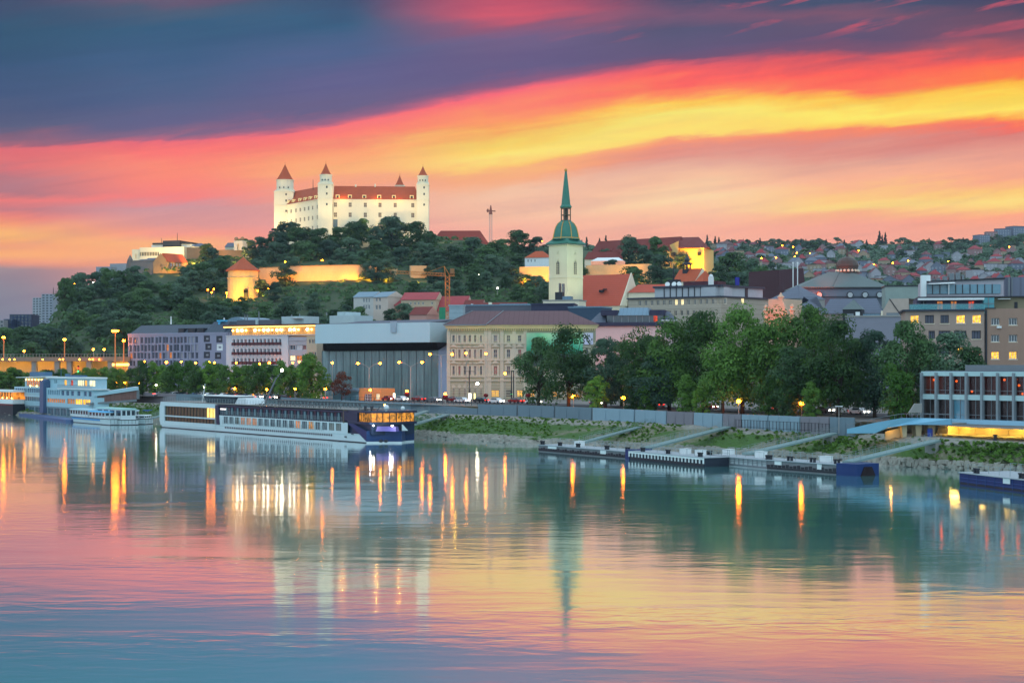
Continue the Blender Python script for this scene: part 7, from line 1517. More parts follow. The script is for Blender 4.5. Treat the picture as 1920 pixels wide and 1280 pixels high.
for px, py, Y, lab in HL:
    z = ground(px, Y); 
    if PZ(py, Y) - z < 1.2: z = PZ(py, Y) - 3
    z = max(z, PZ(py, Y) - 7); street_lamp(lab, px, py, Y, M_WHITEBULB if 'white' in lab or 'pale' in lab else M_SODIUM, .42 if 'large' in lab or py in (490, 488) else .36, .07, zb=z, name='hill_lamp')
FL = ((1467, 460), (1487, 463), (1490, 481), (1494, 474), (1519, 475), (1455, 483), (1639, 496), (1674, 493), (1703, 489), (1776, 487), (1778, 490), (1710, 501), (1892, 463), (1638, 496), (1428, 484), (1610, 470))
for k, (px, py) in enumerate(FL):
    Y = 1240 + (k * 173) % 400 if py > 475 else 1700; z = max(ground(px, Y), PZ(py, Y) - 8); z = min(z, PZ(py, Y) - 2)
    street_lamp('tiny street light glowing on the far hillside of houses', px, py, Y, M_SODIUM, .5, .08, zb=z, name='distant_lamp')['group'] = 'street lights on the far hillside'
# ground lamps at the western quay
for k, (px, py, lab) in enumerate(((176, 717, 'orange lamp beside the upper deck of the hotel ship'), (210, 716, 'yellow lamp behind the covered gangway'), (218, 717, 'orange lamp behind the covered gangway roof'), (234, 717, 'small yellow lamp over the covered gangway'), (260, 719, 'orange lamp above the gangway head'), (293, 722, 'white lamp behind the ramp at the row trees'), (322, 724, 'white car-park lamp under the row trees'), (383, 725, 'white lamp beside the wheelhouse'))):
    Y = promY(px) + 14; street_lamp(lab, px, py, Y, M_WHITEBULB if px > 290 else M_SODIUM2, .34, .06, zb=6.3)
def signal(label, px, py, Y, bulb):
    z = 6.3; h = PZ(py, Y) - z; r = thing('traffic_light', label, 'traffic light', (PX(px, Y), Y, z)); m = MB(); m.tube((0, 0, 0), (0, 0, h + .6), .08, n=6); m.build('pole', M_DARK, r); m = MB(); m.box(-.22, .22, -.15, .15, h - .6, h + .9); m.build('signal_head', M_DARK, r); m = MB(); m.ball((0, -.2, h), .2, 8); m.build('signal_lens', bulb, r)
signal('traffic light showing green before the palace shop windows', 959, 739, 442, M_GREENBULB); signal('traffic light showing green in the trees beyond the hotel ship', 147, 696, 560, M_GREENBULB); signal('traffic light showing red in the trees beyond the hotel ship', 147, 690, 563, M_REDBULB); signal('traffic light showing green behind the covered gangway', 241, 711, 540, M_GREENBULB)
for px, lab in ((959, 'dark tram pole beside the green traffic light'), (963, 'second dark tram pole beside the green traffic light'), (880, 'dark tram pole before the paired palace windows')):
    Y = 441; r = thing('tram_pole', lab, 'pole', (PX(px, Y), Y, 6.4)); m = MB(); m.tube((0, 0, 0), (0, 0, PZ(694, Y) - 6.4), .17, .13, 8); m.build('shaft', M_DARK, r)
    m = MB(); m.bar((-1.6, 0, PZ(696, Y) - 6.4), (1.6, 0, PZ(696, Y) - 6.4), .1); m.build('cross_arm', M_DARK, r)
m = MB(); m.bar((PX(590, 470), 470, PZ(673, 470)), (PX(827, 440), 440, PZ(674, 440)), .05); tag(m.build('overhead_wire', M_STEEL), 'thin tram wire strung before the gallery glass', 'wire')

# kiosk on the quay
f = Fac(617, 448, 714, 437); r = root_at(f, 6.2, 'quay_kiosk', 'low quay kiosk, glassy with a lit orange end', 'kiosk')
m = MB(); m.box(f.x(622), f.x(672), .5, 6, 5.5, f.z(733)); put(m, 'glass_room', [M_BLUEGLASS], r, f)
m = MB(); m.box(f.x(617), f.x(674), -.6, 6.5, f.z(733) + .01, f.z(728.5)); put(m, 'roof', M_TIN, r, f)
m = MB(); hs = [(f.x(683), f.x(697), f.z(757), f.z(738)), (f.x(704), f.x(712), f.z(748), f.z(737))]; shell(m, f.x(673), f.w, 0, 6, 5.5, f.z(727.5), hs, .4); put(m, 'orange_room', mat('warm_orange_render', (232, 150, 92), .8, .05), r, f)
add_windows(r, f, hs, lambda i: mat('dusk_door_glass', (120, 92, 104), .3) if i == 0 else M_PALEWARM, M_WHITE, t=.4, nx=3, nz=4)
m = MB(); m.box(f.x(612), f.x(660), -2.2, -1.9, 4.2, f.z(749)); put(m, 'glass_screen', mat('pale_teal_screen', (130, 170, 176), .4), r, f)
spot((PX(693, 425), 428, 9.5), (PX(693, 440), 440, 9), 900, (255, 140, 60), 120, .9)
for px, w, lab, mt in ((881, 5.5, 'bright white advertising display before the palace', glow('display_white', (255, 246, 214), 3.0)), (890, 3, 'narrow yellowish advertising display beside the white one', glow('display_cream', (255, 236, 150), 2.2)), (739, 4, 'white lit display post on the road before the gallery', glow('display_white', (255, 246, 214), 3.0))):
    Y = 436; r = thing('advertising_display', lab, 'display', (PX(px, Y), Y, 6.4)); k = w * Y / F / 2; z = PZ(737, Y) - 6.4; m = MB(); m.box(-k, k, -.12, .12, .5, z); m.build('screen', mt, r); m = MB(); m.box(-k * .5, k * .5, -.15, .15, 0, .5); m.box(-k - .05, k + .05, -.14, .14, z, z + .12); m.build('housing', M_STEEL, r)

# flyover at the western foot of the hill
fo = [(-500, 640), (-200, 625), (20, 610), (140, 602), (243, 590)]; r = thing('flyover', 'road flyover with a yellow-lit underside at the foot of the hill', 'bridge', (PX(120, 604), 604, 7)); lr = r.location
m = MB(); wl = MB()
for (a, Ya), (b, Yb) in zip(fo[:-1], fo[1:]):
    A0, B0 = PX(a, Ya), PX(b, Yb); m.hexa([(A0, Ya, 17.6), (B0, Yb, 17.6), (B0, Yb + 12, 17.6), (A0, Ya + 12, 17.6)], [(A0, Ya, 19.2), (B0, Yb, 19.2), (B0, Yb + 12, 19.2), (A0, Ya + 12, 19.2)])
    wl.poly([(A0, Ya + 9, 5.5), (B0, Yb + 9, 5.5), (B0, Yb + 9, 17.59), (A0, Ya + 9, 17.59)])
m.build('deck', mat('stained_concrete', (150, 128, 110), .9, .15, .3, streak=.1), r, (-lr[0], -lr[1], -lr[2])); wl.build('back_wall', mat('flyover_wall', (196, 176, 130), .9, .1, .3, streak=.1), r, (-lr[0], -lr[1], -lr[2]))
for px in (-40, 62, 105, 128, 165, 205):
    Y = np.interp(px, [q[0] for q in fo], [q[1] for q in fo]); m = MB(); x = PX(px, Y); m.box(x - .9, x + .9, Y + 1, Y + 3, 5.5, 17.58); m.build('pier', M_CONC, r, (-lr[0], -lr[1], -lr[2]))
m = MB(); prv = None
for px in range(-40, 243, 6):
    Y = float(np.interp(px, [q[0] for q in fo], [q[1] for q in fo])) + .1; x = PX(px, Y); m.box(x - .05, x + .05, Y, Y + .1, 19.2, 20.4)
    if prv: m.bar((prv[0], prv[1], 20.3), (x, Y, 20.3), .08)
    prv = (x, Y)
m.build('railing', M_POLE, r, (-lr[0], -lr[1], -lr[2]))
for px in (-20, 20, 62, 100, 135, 170, 205, 232):
    Y = float(np.interp(px, [q[0] for q in fo], [q[1] for q in fo])); point((PX(px, Y + 3), Y + 3.5, 15.8), 1000, (255, 180, 60), .3)
m = MB(); m.box(PX(214, 588), PX(242, 586), 585, 586, PZ(685.5, 587), PZ(681, 587)); o = tag(m.build('lit_canopy', M_STRIP), 'bright yellow lit canopy strip where the flyover meets the grey hotel', 'canopy')
spot((PX(150, 612), 622, 22), (PX(145, 640), 645, 28), 8000, (255, 120, 40), 100, .9)

# tower cranes
M_CRANE = mat('orange_crane_steel', (206, 128, 60), .5, .1, .5)
def lattice(m, a, b, w, n):
    a, b = np.array(a, float), np.array(b, float); d = (b - a); L = np.linalg.norm(d); d /= L; up = np.array((0, 1.0, 0)); r_ = np.cross(d, up); r_ /= np.linalg.norm(r_); u = np.cross(r_, d); t = w * .13
    cs = [r_ * w / 2 + u * w / 2, -r_ * w / 2 + u * w / 2, -r_ * w / 2 - u * w / 2, r_ * w / 2 - u * w / 2]
    for c in cs: m.bar(a + c, b + c, t)
    for k in range(n):
        p, q = a + d * L * k / n, a + d * L * (k + 1) / n
        for i in range(4): c0, c1 = cs[i], cs[(i + 1) % 4]; m.bar(p + (c0 if k % 2 else c1), q + (c1 if k % 2 else c0), t * .8)
Y = 700; x = PX(839, Y); r = thing('tower_crane', 'orange tower crane with a long jib between the red roofs and the rampart', 'crane', (x, Y, 30)); 
zt = PZ(516, Y) - 30; m = MB(); lattice(m, (0, 0, 0), (0, 0, zt), 1.9, 14); m.build('lattice_mast', M_CRANE, r)
m = MB(); lattice(m, (-1, 0, zt + .2), (PX(744, Y) - x, -3, PZ(511, Y) - 30), 1.2, 18); m.build('lattice_jib', M_CRANE, r)
m = MB(); lattice(m, (1, 0, zt + .2), (3.2, 0, zt + .3), 1.2, 2); m.build('lattice_counter_jib', M_CRANE, r)
m = MB(); m.bar((-.9, 0, zt), (-1.4, 0, PZ(499, Y) - 30), .3); m.bar((.9, 0, zt), (-1.4, 0, PZ(499, Y) - 30), .22); m.bar((-1.4, 0, PZ(499, Y) - 30), (PX(798, Y) - x, -1, PZ(512, Y) - 30), .12); m.build('lattice_apex', M_CRANE, r)
m = MB(); m.box(1.2, 3, -.9, .9, zt + .8, zt + 2.9); m.build('cab', mat('crane_cab', (150, 110, 70), .5), r)
point((x - 2, Y - 4, 26 + zt), 300, (255, 160, 60), .3); spot((x - 6, Y - 16, 34), (x - 2, Y, 30 + zt * .8), 1100, (255, 150, 60), 80, .9)
point((x + 3, Y + 3, PZ(516, Y)), 500, (255, 190, 50), .3)
Y = 1120; x = PX(920, Y); zb_ = 90; r = thing('tower_crane', 'distant pale tower crane on the skyline beside the castle', 'crane', (x, Y, zb_)); zt = PZ(402, Y) - zb_
m = MB(); lattice(m, (0, 0, 0), (0, 0, zt), 1.9, 16); m.build('lattice_mast', mat('pale_crane_steel', (196, 176, 168), .5), r); m = MB(); m.hexa([(-1.3, -1, zt), (1.3, -1, zt), (1.3, 1, zt), (-1.3, 1, zt)], [(-.2, -.3, PZ(385, Y) - zb_), (.4, -.3, PZ(385, Y) - zb_), (.4, .3, PZ(385, Y) - zb_), (-.2, .3, PZ(385, Y) - zb_)]); m.box(-2.6, -1.4, -1, 1, PZ(398, Y) - zb_, PZ(392, Y) - zb_); m.bar((-2.6, 0, PZ(395, Y) - zb_), (3.0, 12, PZ(393, Y) - zb_), .7); m.build('slewing_head', mat('red_crane_head', (150, 86, 72), .5), r)

# cars on the river road and parked by the quay
def car_proto(col, label):
    m = MB(); prof = [(-2.1, .35), (-2.15, .75), (-1.35, .9), (-.75, 1.4), (.75, 1.42), (1.5, .95), (2.15, .85), (2.2, .35)]
    n = len(prof)
    for y in (-.85, .85): m.poly([(x, y * (.86 if z > 1.2 else 1), z) for x, z in (prof if y < 0 else prof[::-1])])
    for i in range(n): a, b = prof[i], prof[(i + 1) % n]; ka, kb = (.86 if a[1] > 1.2 else 1), (.86 if b[1] > 1.2 else 1); m.poly([(a[0], -.85 * ka, a[1]), (a[0], .85 * ka, a[1]), (b[0], .85 * kb, b[1]), (b[0], -.85 * kb, b[1])])
    r = thing('car', label, 'car'); m.build('body', col, r)
    m = MB()
    for y in (-1, 1): m.poly([(-1.15, y * .87, .97), (-.7, y * .78, 1.34), (.7, y * .78, 1.36), (1.25, y * .87, 1.0)][::y])
    m.poly([(-1.42, -.72, .95), (-.82, -.66, 1.38), (-.82, .66, 1.38), (-1.42, .72, .95)]); m.build('glazing', M_GLASS, r)
    for x in (-1.35, 1.35):
        for y in (-.86, .7): m = MB(); m.tube((x, y, .33), (x, y + .16, .33), .33, n=12); m.build('wheel', M_DARK, r)
    for y in (-.55, .55):
        m = MB(); m.box(2.16, 2.24, y - .2, y + .2, .6, .8); m.build('headlight', glow('car_headlight', (255, 240, 210), 22), r); m = MB(); m.box(-2.2, -2.13, y - .2, y + .2, .62, .8); m.build('tail_light', glow('car_tail_light', (255, 40, 20), 6), r)
    return r
CC = [(mat('car_paint_white', (214, 216, 218), .3, .02), 'white'), (mat('car_paint_red', (140, 26, 30), .3, .02), 'dark red'), (mat('car_paint_grey', (96, 100, 106), .3, .02), 'grey'), (mat('car_paint_black', (24, 26, 30), .3, .02), 'black'), (mat('car_paint_blue', (40, 66, 120), .3, .02), 'blue')]
protos = [car_proto(c, n) for c, n in CC]
spots = [(728, 26, 1, 0, 'on the road before the gallery'), (752, 27, 0, 0, 'on the road before the gallery'), (785, 33, 1, 1, 'on the road before the gallery'), (812, 26, 2, 0, 'at the palace corner'), (850, 33, 1, 1, 'before the palace windows'), (866, 26, 0, 0, 'before the palace windows'), (902, 33, 3, 1, 'before the palace shop doors'), (930, 26, 0, 0, 'before the palace shop doors'), (968, 33, 1, 1, 'beside the green traffic light'), (1000, 27, 0, 0, 'beside the dark round tree'), (590, 12, 0, 0, 'under the big row tree'), (602, 14, 0, 1, 'beside the kiosk'), (1120, 32, 2, 0, 'behind the promenade trees'), (1230, 33, 0, 1, 'behind the promenade trees'), (1330, 33, 1, 0, 'behind the promenade trees'), (1440, 34, 0, 1, 'behind the large chestnuts'), (1545, 32, 2, 0, 'behind the large chestnuts'), (1610, 30, 0, 0, 'near the light green young tree')]
spots += [(300 + 13.5 * k, 6 + (k % 2) * 1.0, (0, 2, 0, 3, 1, 4, 0)[k % 7], k % 2, 'parked in the row of cars under the young trees') for k in range(18)] + [(80 + 26 * k, 16, (1, 0, 3, 2)[k % 4], k % 2, 'on the quay road behind the hotel ship') for k in range(6)]
seen = {}
for i, (px, dy, c, flip, where) in enumerate(spots):
    o = protos[c] if c not in seen else copy_tree(protos[c]); seen[c] = 1
    Y = promY(px) + dy; ang = math.atan2(promY(px + 20) - promY(px - 20), PX(px + 20, promY(px + 20)) - PX(px - 20, promY(px - 20)))
    o.location = (PX(px, Y), Y, 6.41 if 24 < dy < 44 else ground(px, Y) + .02); o.rotation_euler = (0, 0, ang + (math.pi if flip else 0) + (math.pi / 2 if 'parked' in where else 0))
    o['label'] = '%s car %s' % (CC[c][1], where); o['group'] = '%s cars %s' % (CC[c][1], where)
# ------------------------------------------------------------------ trees
def leaf_mat(name, c0, c1):
    m = bpy.data.materials.new(name); m.use_nodes = True; nt = m.node_tree; h = NG(nt); b = nt.nodes['Principled BSDF']
    tcd = h.n('ShaderNodeTexCoord'); oi = h.n('ShaderNodeObjectInfo')
    f = h.noise(tcd.outputs['Object'], .55, 3, .6); f2 = h.noise(tcd.outputs['Object'], 4.0, 2, .6)
    v = h.m('ADD', h.m('MULTIPLY', f, .8), h.m('ADD', h.m('MULTIPLY', f2, .5), h.m('MULTIPLY', h.m('SUBTRACT', oi.outputs['Random'], .5), .5)))
    nt.links.new(h.mix(h.smooth(v, .35, .95), lin(c0), lin(c1)), b.inputs['Base Color'])
    b.inputs['Roughness'].default_value = .6; b.inputs['Specular IOR Level'].default_value = .25
    tr = h.n('ShaderNodeBsdfTranslucent'); tr.inputs[0].default_value = lin(c1); ms = h.n('ShaderNodeMixShader'); ms.inputs[0].default_value = .22
    out = nt.nodes['Material Output']; nt.links.new(b.outputs[0], ms.inputs[1]); nt.links.new(tr.outputs[0], ms.inputs[2]); nt.links.new(ms.outputs[0], out.inputs[0]); return m
LM = [leaf_mat('chestnut_leaves', (30, 60, 30), (96, 136, 54)), leaf_mat('dark_leaves', (40, 70, 44), (82, 116, 66)), leaf_mat('fresh_leaves', (52, 92, 28), (116, 156, 56)), leaf_mat('blue_green_leaves', (44, 72, 58), (86, 116, 88)), leaf_mat('russet_leaves', (60, 34, 28), (104, 58, 40)), leaf_mat('needles', (26, 46, 44), (48, 74, 60))]
def crown_mesh(seed, h, w, lm, lobes=34, per=120, leaf=.5, shape='round', low=.22):
    """crown of many leaf clumps filling an uneven volume, on a tapered trunk with limbs"""
    g_ = np.random.default_rng(seed); V, Fc = [], []
    trunk = MB(); trunk.tube((0, 0, -.6), (0, 0, h * .45), .028 * h, .016 * h, 8)
    for k in range(lobes):
        if shape == 'conifer':
            t = (k + g_.random()) / lobes; z = h * (.1 + .9 * t); rad = w / 2 * (1 - t) * (.55 + .45 * g_.random()); a = g_.random() * 6.283; c = np.array((rad * .6 * math.cos(a), rad * .6 * math.sin(a), z)); lr_ = np.array((rad * .75 + .3, rad * .75 + .3, h * .05 + .2))
        else:
            a = g_.random() * 6.283; u = g_.random() ** .5; zt = g_.random(); prof = {'round': math.sin(math.pi * min(1, .12 + .86 * zt)) ** .65, 'column': .75 + .3 * math.sin(math.pi * zt) - .45 * max(0, zt - .75) * 3, 'spread': math.sin(math.pi * min(1, .2 + .72 * zt)) ** .5, 'open': math.sin(math.pi * min(1, .1 + .85 * zt)) ** .6}[shape]
            rad = w / 2 * .86 * prof * u; s = w * (.09 + .15 * g_.random()) * (1.15 - .3 * zt)
            c = np.array((rad * math.cos(a), rad * math.sin(a), h * (low + (.93 - low) * zt))); lr_ = np.array((s, s, s * (.68 + .25 * g_.random())))
            if k % 3 == 0: trunk.tube((0, 0, h * (.18 + .2 * g_.random())), tuple(c), .009 * h, .003 * h, 5)
        n = int(per * (.7 + .6 * g_.random()))
        d = g_.normal(size=(n, 3)); d /= np.linalg.norm(d, axis=1)[:, None]; d[:, 2] = np.where(d[:, 2] < -.35, -d[:, 2], d[:, 2])
        P = c + d * lr_ * (.72 + .42 * g_.random((n, 1)) ** .7)
        nr = d + g_.normal(size=(n, 3)) * .3; nr[:, 2] += .2; nr /= np.linalg.norm(nr, axis=1)[:, None]
        t1_ = np.cross(nr, g_.normal(size=(n, 3))); t1_ /= np.linalg.norm(t1_, axis=1)[:, None]; t2_ = np.cross(nr, t1_)
        s1 = leaf * (.55 + .8 * g_.random((n, 1))); s2 = s1 * (.55 + .3 * g_.random((n, 1)))
        q = np.stack([P - t1_ * s1 * .5, P + t2_ * s2 * .5 - t1_ * s1 * .1, P + t1_ * s1 * .5, P - t2_ * s2 * .5 + t1_ * s1 * .1], 1).reshape(-1, 3)
        V.append(q)
    V = np.concatenate(V); nf = len(V) // 4
    me = bpy.data.meshes.new('crown'); me.vertices.add(len(V)); me.vertices.foreach_set('co', V.astype(np.float32).ravel())
    me.loops.add(nf * 4); me.loops.foreach_set('vertex_index', np.arange(nf * 4, dtype=np.int32)); me.polygons.add(nf); me.polygons.foreach_set('loop_start', np.arange(0, nf * 4, 4, dtype=np.int32)); me.polygons.foreach_set('loop_total', np.full(nf, 4, np.int32)); me.materials.append(lm); me.update(); me.validate()
    return me, trunk.mesh('trunk', M_BARK)
BIG = [crown_mesh(100 + i, 20, w, LM[l], 52, 190, .62, s, lo) for i, (w, l, s, lo) in enumerate(((17, 0, 'round', .1), (16, 0, 'spread', .14), (15, 1, 'round', .06), (18, 0, 'round', .1), (12, 1, 'column', .06), (15, 3, 'open', .1)))]
ROW = [crown_mesh(200 + i, 10, w, LM[l], 36, 130, .5, s, .06) for i, (w, l, s) in enumerate(((8.5, 0, 'round'), (8, 2, 'open'), (9, 0, 'round'), (8, 2, 'open')))]
HILL = [crown_mesh(300 + i, 12, w, LM[l], 40, 110, .75, s, .03) for i, (w, l, s) in enumerate(((11, 1, 'round'), (10, 3, 'round'), (12, 1, 'spread'), (9, 3, 'column'), (11, 3, 'open'), (10, 1, 'round')))]
FAR = [crown_mesh(400 + i, 11, w, LM[l], 16, 46, 1.25, s, .12) for i, (w, l, s) in enumerate(((11, 3, 'round'), (10, 1, 'round'), (12, 3, 'spread'), (8, 3, 'column')))]
CON = [crown_mesh(500 + i, 15, w, LM[5], 26, 50, 1.0, 'conifer') for i, w in enumerate((7, 6))]
SMALL = [crown_mesh(600 + i, 6, w, LM[l], 18, 80, .4, s, .2) for i, (w, l, s) in enumerate(((6, 1, 'round'), (5, 3, 'round'), (6, 4, 'round'), (5, 2, 'open')))]
rt = random.Random(77)
def tree(proto, name, label, x, y, z, h, w, h0, w0, group=None, cat='tree'):
    r = thing(name, label, cat, (x, y, z), rt.uniform(0, 6.28), group); r.scale = (w / w0, w / w0, h / h0)
    link('crown', proto[0], r); link('trunk', proto[1], r); return r
# big promenade trees: column, top row, width in photo pixels, metres behind the wall
BT = ((1010, 632, 68, 14, 2, 'dark round tree in front of the palace banner'), (1066, 619, 92, 10, 0, 'tallest rounded tree beside the palace, with a bright globe lamp under it'), (1135, 638, 66, 16, 5, 'bluish dark tree before the salmon-lit wall'), (1198, 622, 80, 18, 1, 'broad green tree beside the salmon-lit wall'), (1255, 606, 92, 14, 0, 'broad green chestnut before the beige long block'), (1318, 590, 104, 20, 3, 'high green chestnut hiding the bend of the beige block'), (1392, 584, 104, 16, 0, 'chestnut with bright top over the brightest globe lamp'), (1455, 588, 96, 20, 1, 'chestnut before the orange-lit theatre gable'), (1520, 580, 90, 26, 3, 'highest chestnut before the slate roofs'), (1572, 604, 106, 12, 0, 'very broad dark chestnut over the lamp near the ramp'), (1640, 624, 76, 20, 5, 'blue-green tree below the grey roof with vents'), (1700, 601, 88, 14, 2, 'full dark tree beside the lit apartment window'), (1780, 628, 96, 26, 5, 'airy dark tree in front of the apartment block'), (1165, 640, 70, 34, 2, 'tree seen in the gap behind the bluish dark tree'), (1225, 630, 80, 36, 2, 'dark tree standing behind the broad chestnuts'), (1290, 618, 90, 38, 5, 'blue-green tree behind the front chestnuts'), (1428, 612, 90, 38, 2, 'dark tree behind the chestnuts before the theatre'), (1545, 616, 90, 40, 5, 'blue-green tree behind the highest chestnut'), (1610, 634, 80, 36, 2, 'dark tree behind the very broad chestnut'), (1735, 640, 84, 34, 2, 'dark tree between the full dark tree and the airy one'), (1820, 650, 70, 28, 2, 'dark tree behind the terminal roof corner'), (1355, 640, 80, 8, 1, 'lower chestnut crown in front of the high ones'), (1490, 650, 84, 9, 2, 'low dark chestnut crown by the lamp near the ramp'), (1228, 668, 70, 8, 5, 'lower blue-green crown beside the pale blue wall'))
PW = (17, 16, 15, 18, 12, 15)
for px, py, w, dy, pi, lab in BT:
    Y = promY(px) + dy; z = 6.2; h = PZ(py, Y) - z; tree(BIG[pi], 'promenade_tree', lab, PX(px, Y), Y, z, h, w * Y / F * 1.3, 19.5, PW[pi])
for px, py, w, dy, pi, lab in ((1186, 698, 44, 5, 0, 'small rounded tree beside the second globe lamp'), (1212, 706, 40, 5, 1, 'small tree tinged by orange light between two globe lamps'), (1286, 706, 44, 5, 0, 'small round tree in front of the chestnuts'), (1318, 716, 36, 5, 1, 'shrubby tree by the wall bay of mauve panels'), (1440, 712, 44, 5, 0, 'small tree beside the brightest globe lamp'), (1478, 716, 40, 5, 3, 'small orange-tinted tree at the lamp near the ramp'), (1522, 720, 40, 5, 0, 'low dark tree beside the lamp near the ramp'), (1120, 708, 40, 6, 1, 'small tree under the bluish dark tree')):
    Y = promY(px) + dy; h = PZ(py, Y) - 6.2; tree(ROW[0 if pi == 3 else pi], 'promenade_tree', lab, PX(px, Y), Y, 6.2, h, w * Y / F * 1.25, 9.5, 8.5)
Y = promY(1683) + 5; tree(ROW[3], 'promenade_tree', 'light green young tree standing alone before the dark chestnuts', PX(1683, Y), Y, 6.2, PZ(683, Y) - 6.2, 62 * Y / F, 9.5, 8)
# young trees in a row behind the ships
for k in range(33):
    px = 2 + 17.6 * k + rt.uniform(-4, 4); Y = promY(px) + 9 + (k % 3) * 5 + (6 if px < 200 else 0); top = (692 if px < 150 else 686 if px < 250 else 681) + 3 + rt.uniform(-5, 6)
    tree(ROW[k % 3], 'row_tree', 'young green street tree in the row behind the moored ships', PX(px, Y), Y, 6.2, PZ(top, Y) - 6.2, (42 + rt.uniform(-4, 8)) * Y / F, 9.5, 8.5, 'row of young trees behind the ships')
Y = promY(585) + 9; tree(ROW[1], 'row_tree', 'larger bright green tree at the eastern end of the street row', PX(585, Y), Y, 6.2, PZ(668, Y) - 6.2, 72 * Y / F, 9.5, 8)
Y = promY(640) + 16; tree(SMALL[2], 'shrub', 'russet-red shrub before the gallery glass', PX(641, Y), Y, 6.2, PZ(702, Y) - 6.2, 44 * Y / F, 5.8, 6, None, 'shrub')
Y = on(322, 748, 4.5)[1]; q = on(322, 750, 4.3); tree(SMALL[0], 'shrub', 'dense green bush on the bank above the cruise ship stern', q[0], q[1], 3.6, 3.6, 4.2, 5.8, 6, None, 'shrub')
# wooded castle hill
CLEAR = [(515, 300, 806, 427, 970), (236, 425, 374, 500, 990), (350, 450, 472, 487, 960), (287, 470, 352, 524, 940), (424, 480, 487, 556, 845), (484, 494, 746, 527, 846), (768, 497, 802, 522, 860), (660, 544, 960, 600, 715), (972, 470, 1034, 514, 860), (1090, 468, 1160, 520, 860), (1100, 440, 1340, 486, 960), (1160, 495, 1216, 520, 860), (1252, 460, 1340, 500, 955), (1260, 470, 1326, 532, 795), (1030, 300, 1096, 560, 670), (806, 425, 916, 462, 995), (740, 500, 850, 600, 690), (384, 535, 428, 556, 835), (178, 488, 240, 512, 985), (505, 526, 745, 546, 800), (1440, 500, 1530, 540, 640), (1490, 462, 1672, 560, 590), (59, 540, 102, 600, 1300), (0, 585, 60, 612, 1100)]
NAMED = ((492, 446, 40, 940, 1), (522, 436, 36, 935, 3), (556, 427, 50, 940, 0), (598, 431, 44, 938, 2), (632, 428, 40, 935, 5), (670, 416, 44, 945, 0), (706, 428, 36, 930, 4), (734, 409, 60, 945, 4), (782, 420, 52, 940, 2), (806, 434, 30, 930, 0), (520, 456, 46, 915, 1), (574, 452, 52, 912, 0), (618, 452, 46, 915, 4), (660, 448, 54, 912, 1), (706, 452, 44, 910, 5), (748, 466, 60, 905, 1), (794, 456, 40, 912, 3), (818, 470, 34, 900, 1), (848, 462, 50, 930, 0), (884, 448, 60, 950, 1), (912, 462, 44, 930, 0), (936, 452, 44, 960, 2), (972, 432, 44, 980, 0), (1004, 446, 40, 985, 1), (706, 494, 34, 838, 1), (775, 484, 30, 880, 4), (870, 478, 56, 905, 2), (925, 480, 54, 900, 1), (978, 476, 48, 940, 0), (470, 452, 30, 950, 1), (1180, 445, 38, 935, 3), (1230, 447, 40, 935, 5), (1208, 462, 36, 930, 4), (1240, 480, 54, 852, 1), (1186, 500, 46, 850, 0), (1372, 474, 60, 940, 0), (1408, 488, 46, 900, 1), (1350, 500, 40, 880, 5), (1385, 512, 50, 850, 1), (1430, 500, 44, 880, 0), (1335, 520, 30, 840, 2), (400, 466, 40, 930, 1), (418, 480, 40, 905, 0), (378, 494, 44, 900, 2), (400, 505, 50, 880, 1), (360, 510, 40, 880, 3), (345, 520, 40, 865, 1), (310, 536, 40, 880, 0), (150, 514, 46, 850, 1), (122, 522, 36, 840, 0), (200, 506, 40, 880, 2), (176, 512, 40, 870, 1), (228, 508, 44, 890, 0), (250, 500, 36, 900, 1), (262, 516, 40, 905, 3), (300, 534, 40, 900, 1), (330, 528, 44, 905, 0), (280, 530, 40, 890, 2), (352, 500, 30, 925, 3))
HW = (11, 10, 12, 9, 11, 10); cnt = 0
def region(px, Y):
    if px < 260: return 'on the steep western flank of the castle hill', 'woods on the western flank'
    if px < 500: return 'on the slope around the bastion house and round tower', 'woods around the round tower'
    if px < 830: return ('in the belt of trees right below the castle walls' if Y > 885 else 'on the slope between the rampart and the red roofs'), ('trees below the castle walls' if Y > 885 else 'woods under the rampart')
    if px < 1040: return 'in the woods between the orange crane and the cathedral tower', 'woods beside the cathedral tower'
    return 'in the woods around the floodlit bastion', 'woods around the bastion'
placed = []
def hill_tree(px, top, wpx, Y, pi):
    global cnt
    z = ground(px, Y); zt = PZ(top, Y); w = wpx * Y / F
    if zt - z < 3.5: z = zt - max(4.5, w * .9)
    z = min(max(z - .3, zt - 22), zt - .95 * w); a, b = region(px, Y); tree(HILL[pi], 'hill_tree', 'dark leafy tree ' + a, PX(px, Y), Y, z, zt - z, w * 1.16, 11.6, HW[pi], b); placed.append((px, Y)); cnt += 1
for q in NAMED: hill_tree(*q)
tries = 0
while cnt < 270 and tries < 9000:
    tries += 1; px = rt.uniform(-60, 1440); Y = rt.uniform(655, 985)
    if px > 1040 and Y < 790: continue
    if px > 1100 and rt.random() < .3: continue
    z = ground(px, Y)
    if z < 13: continue
    h = rt.uniform(6.5, 11.5); w = h * rt.uniform(.85, 1.2); top = HY - (z + h - CH) * F / Y; bot = HY - (z - CH) * F / Y; wp = w * F / Y / 2
    if any(px + wp > a and px - wp < c and bot > b and top < d and Y < yy for a, b, c, d, yy in CLEAR): continue
    if any(abs(px - a) < 15 and abs(Y - b) < 17 for a, b in placed): continue
    if px < 70 and top < 612: continue
    hill_tree(px, top, wp * 2, Y, rt.randrange(6))
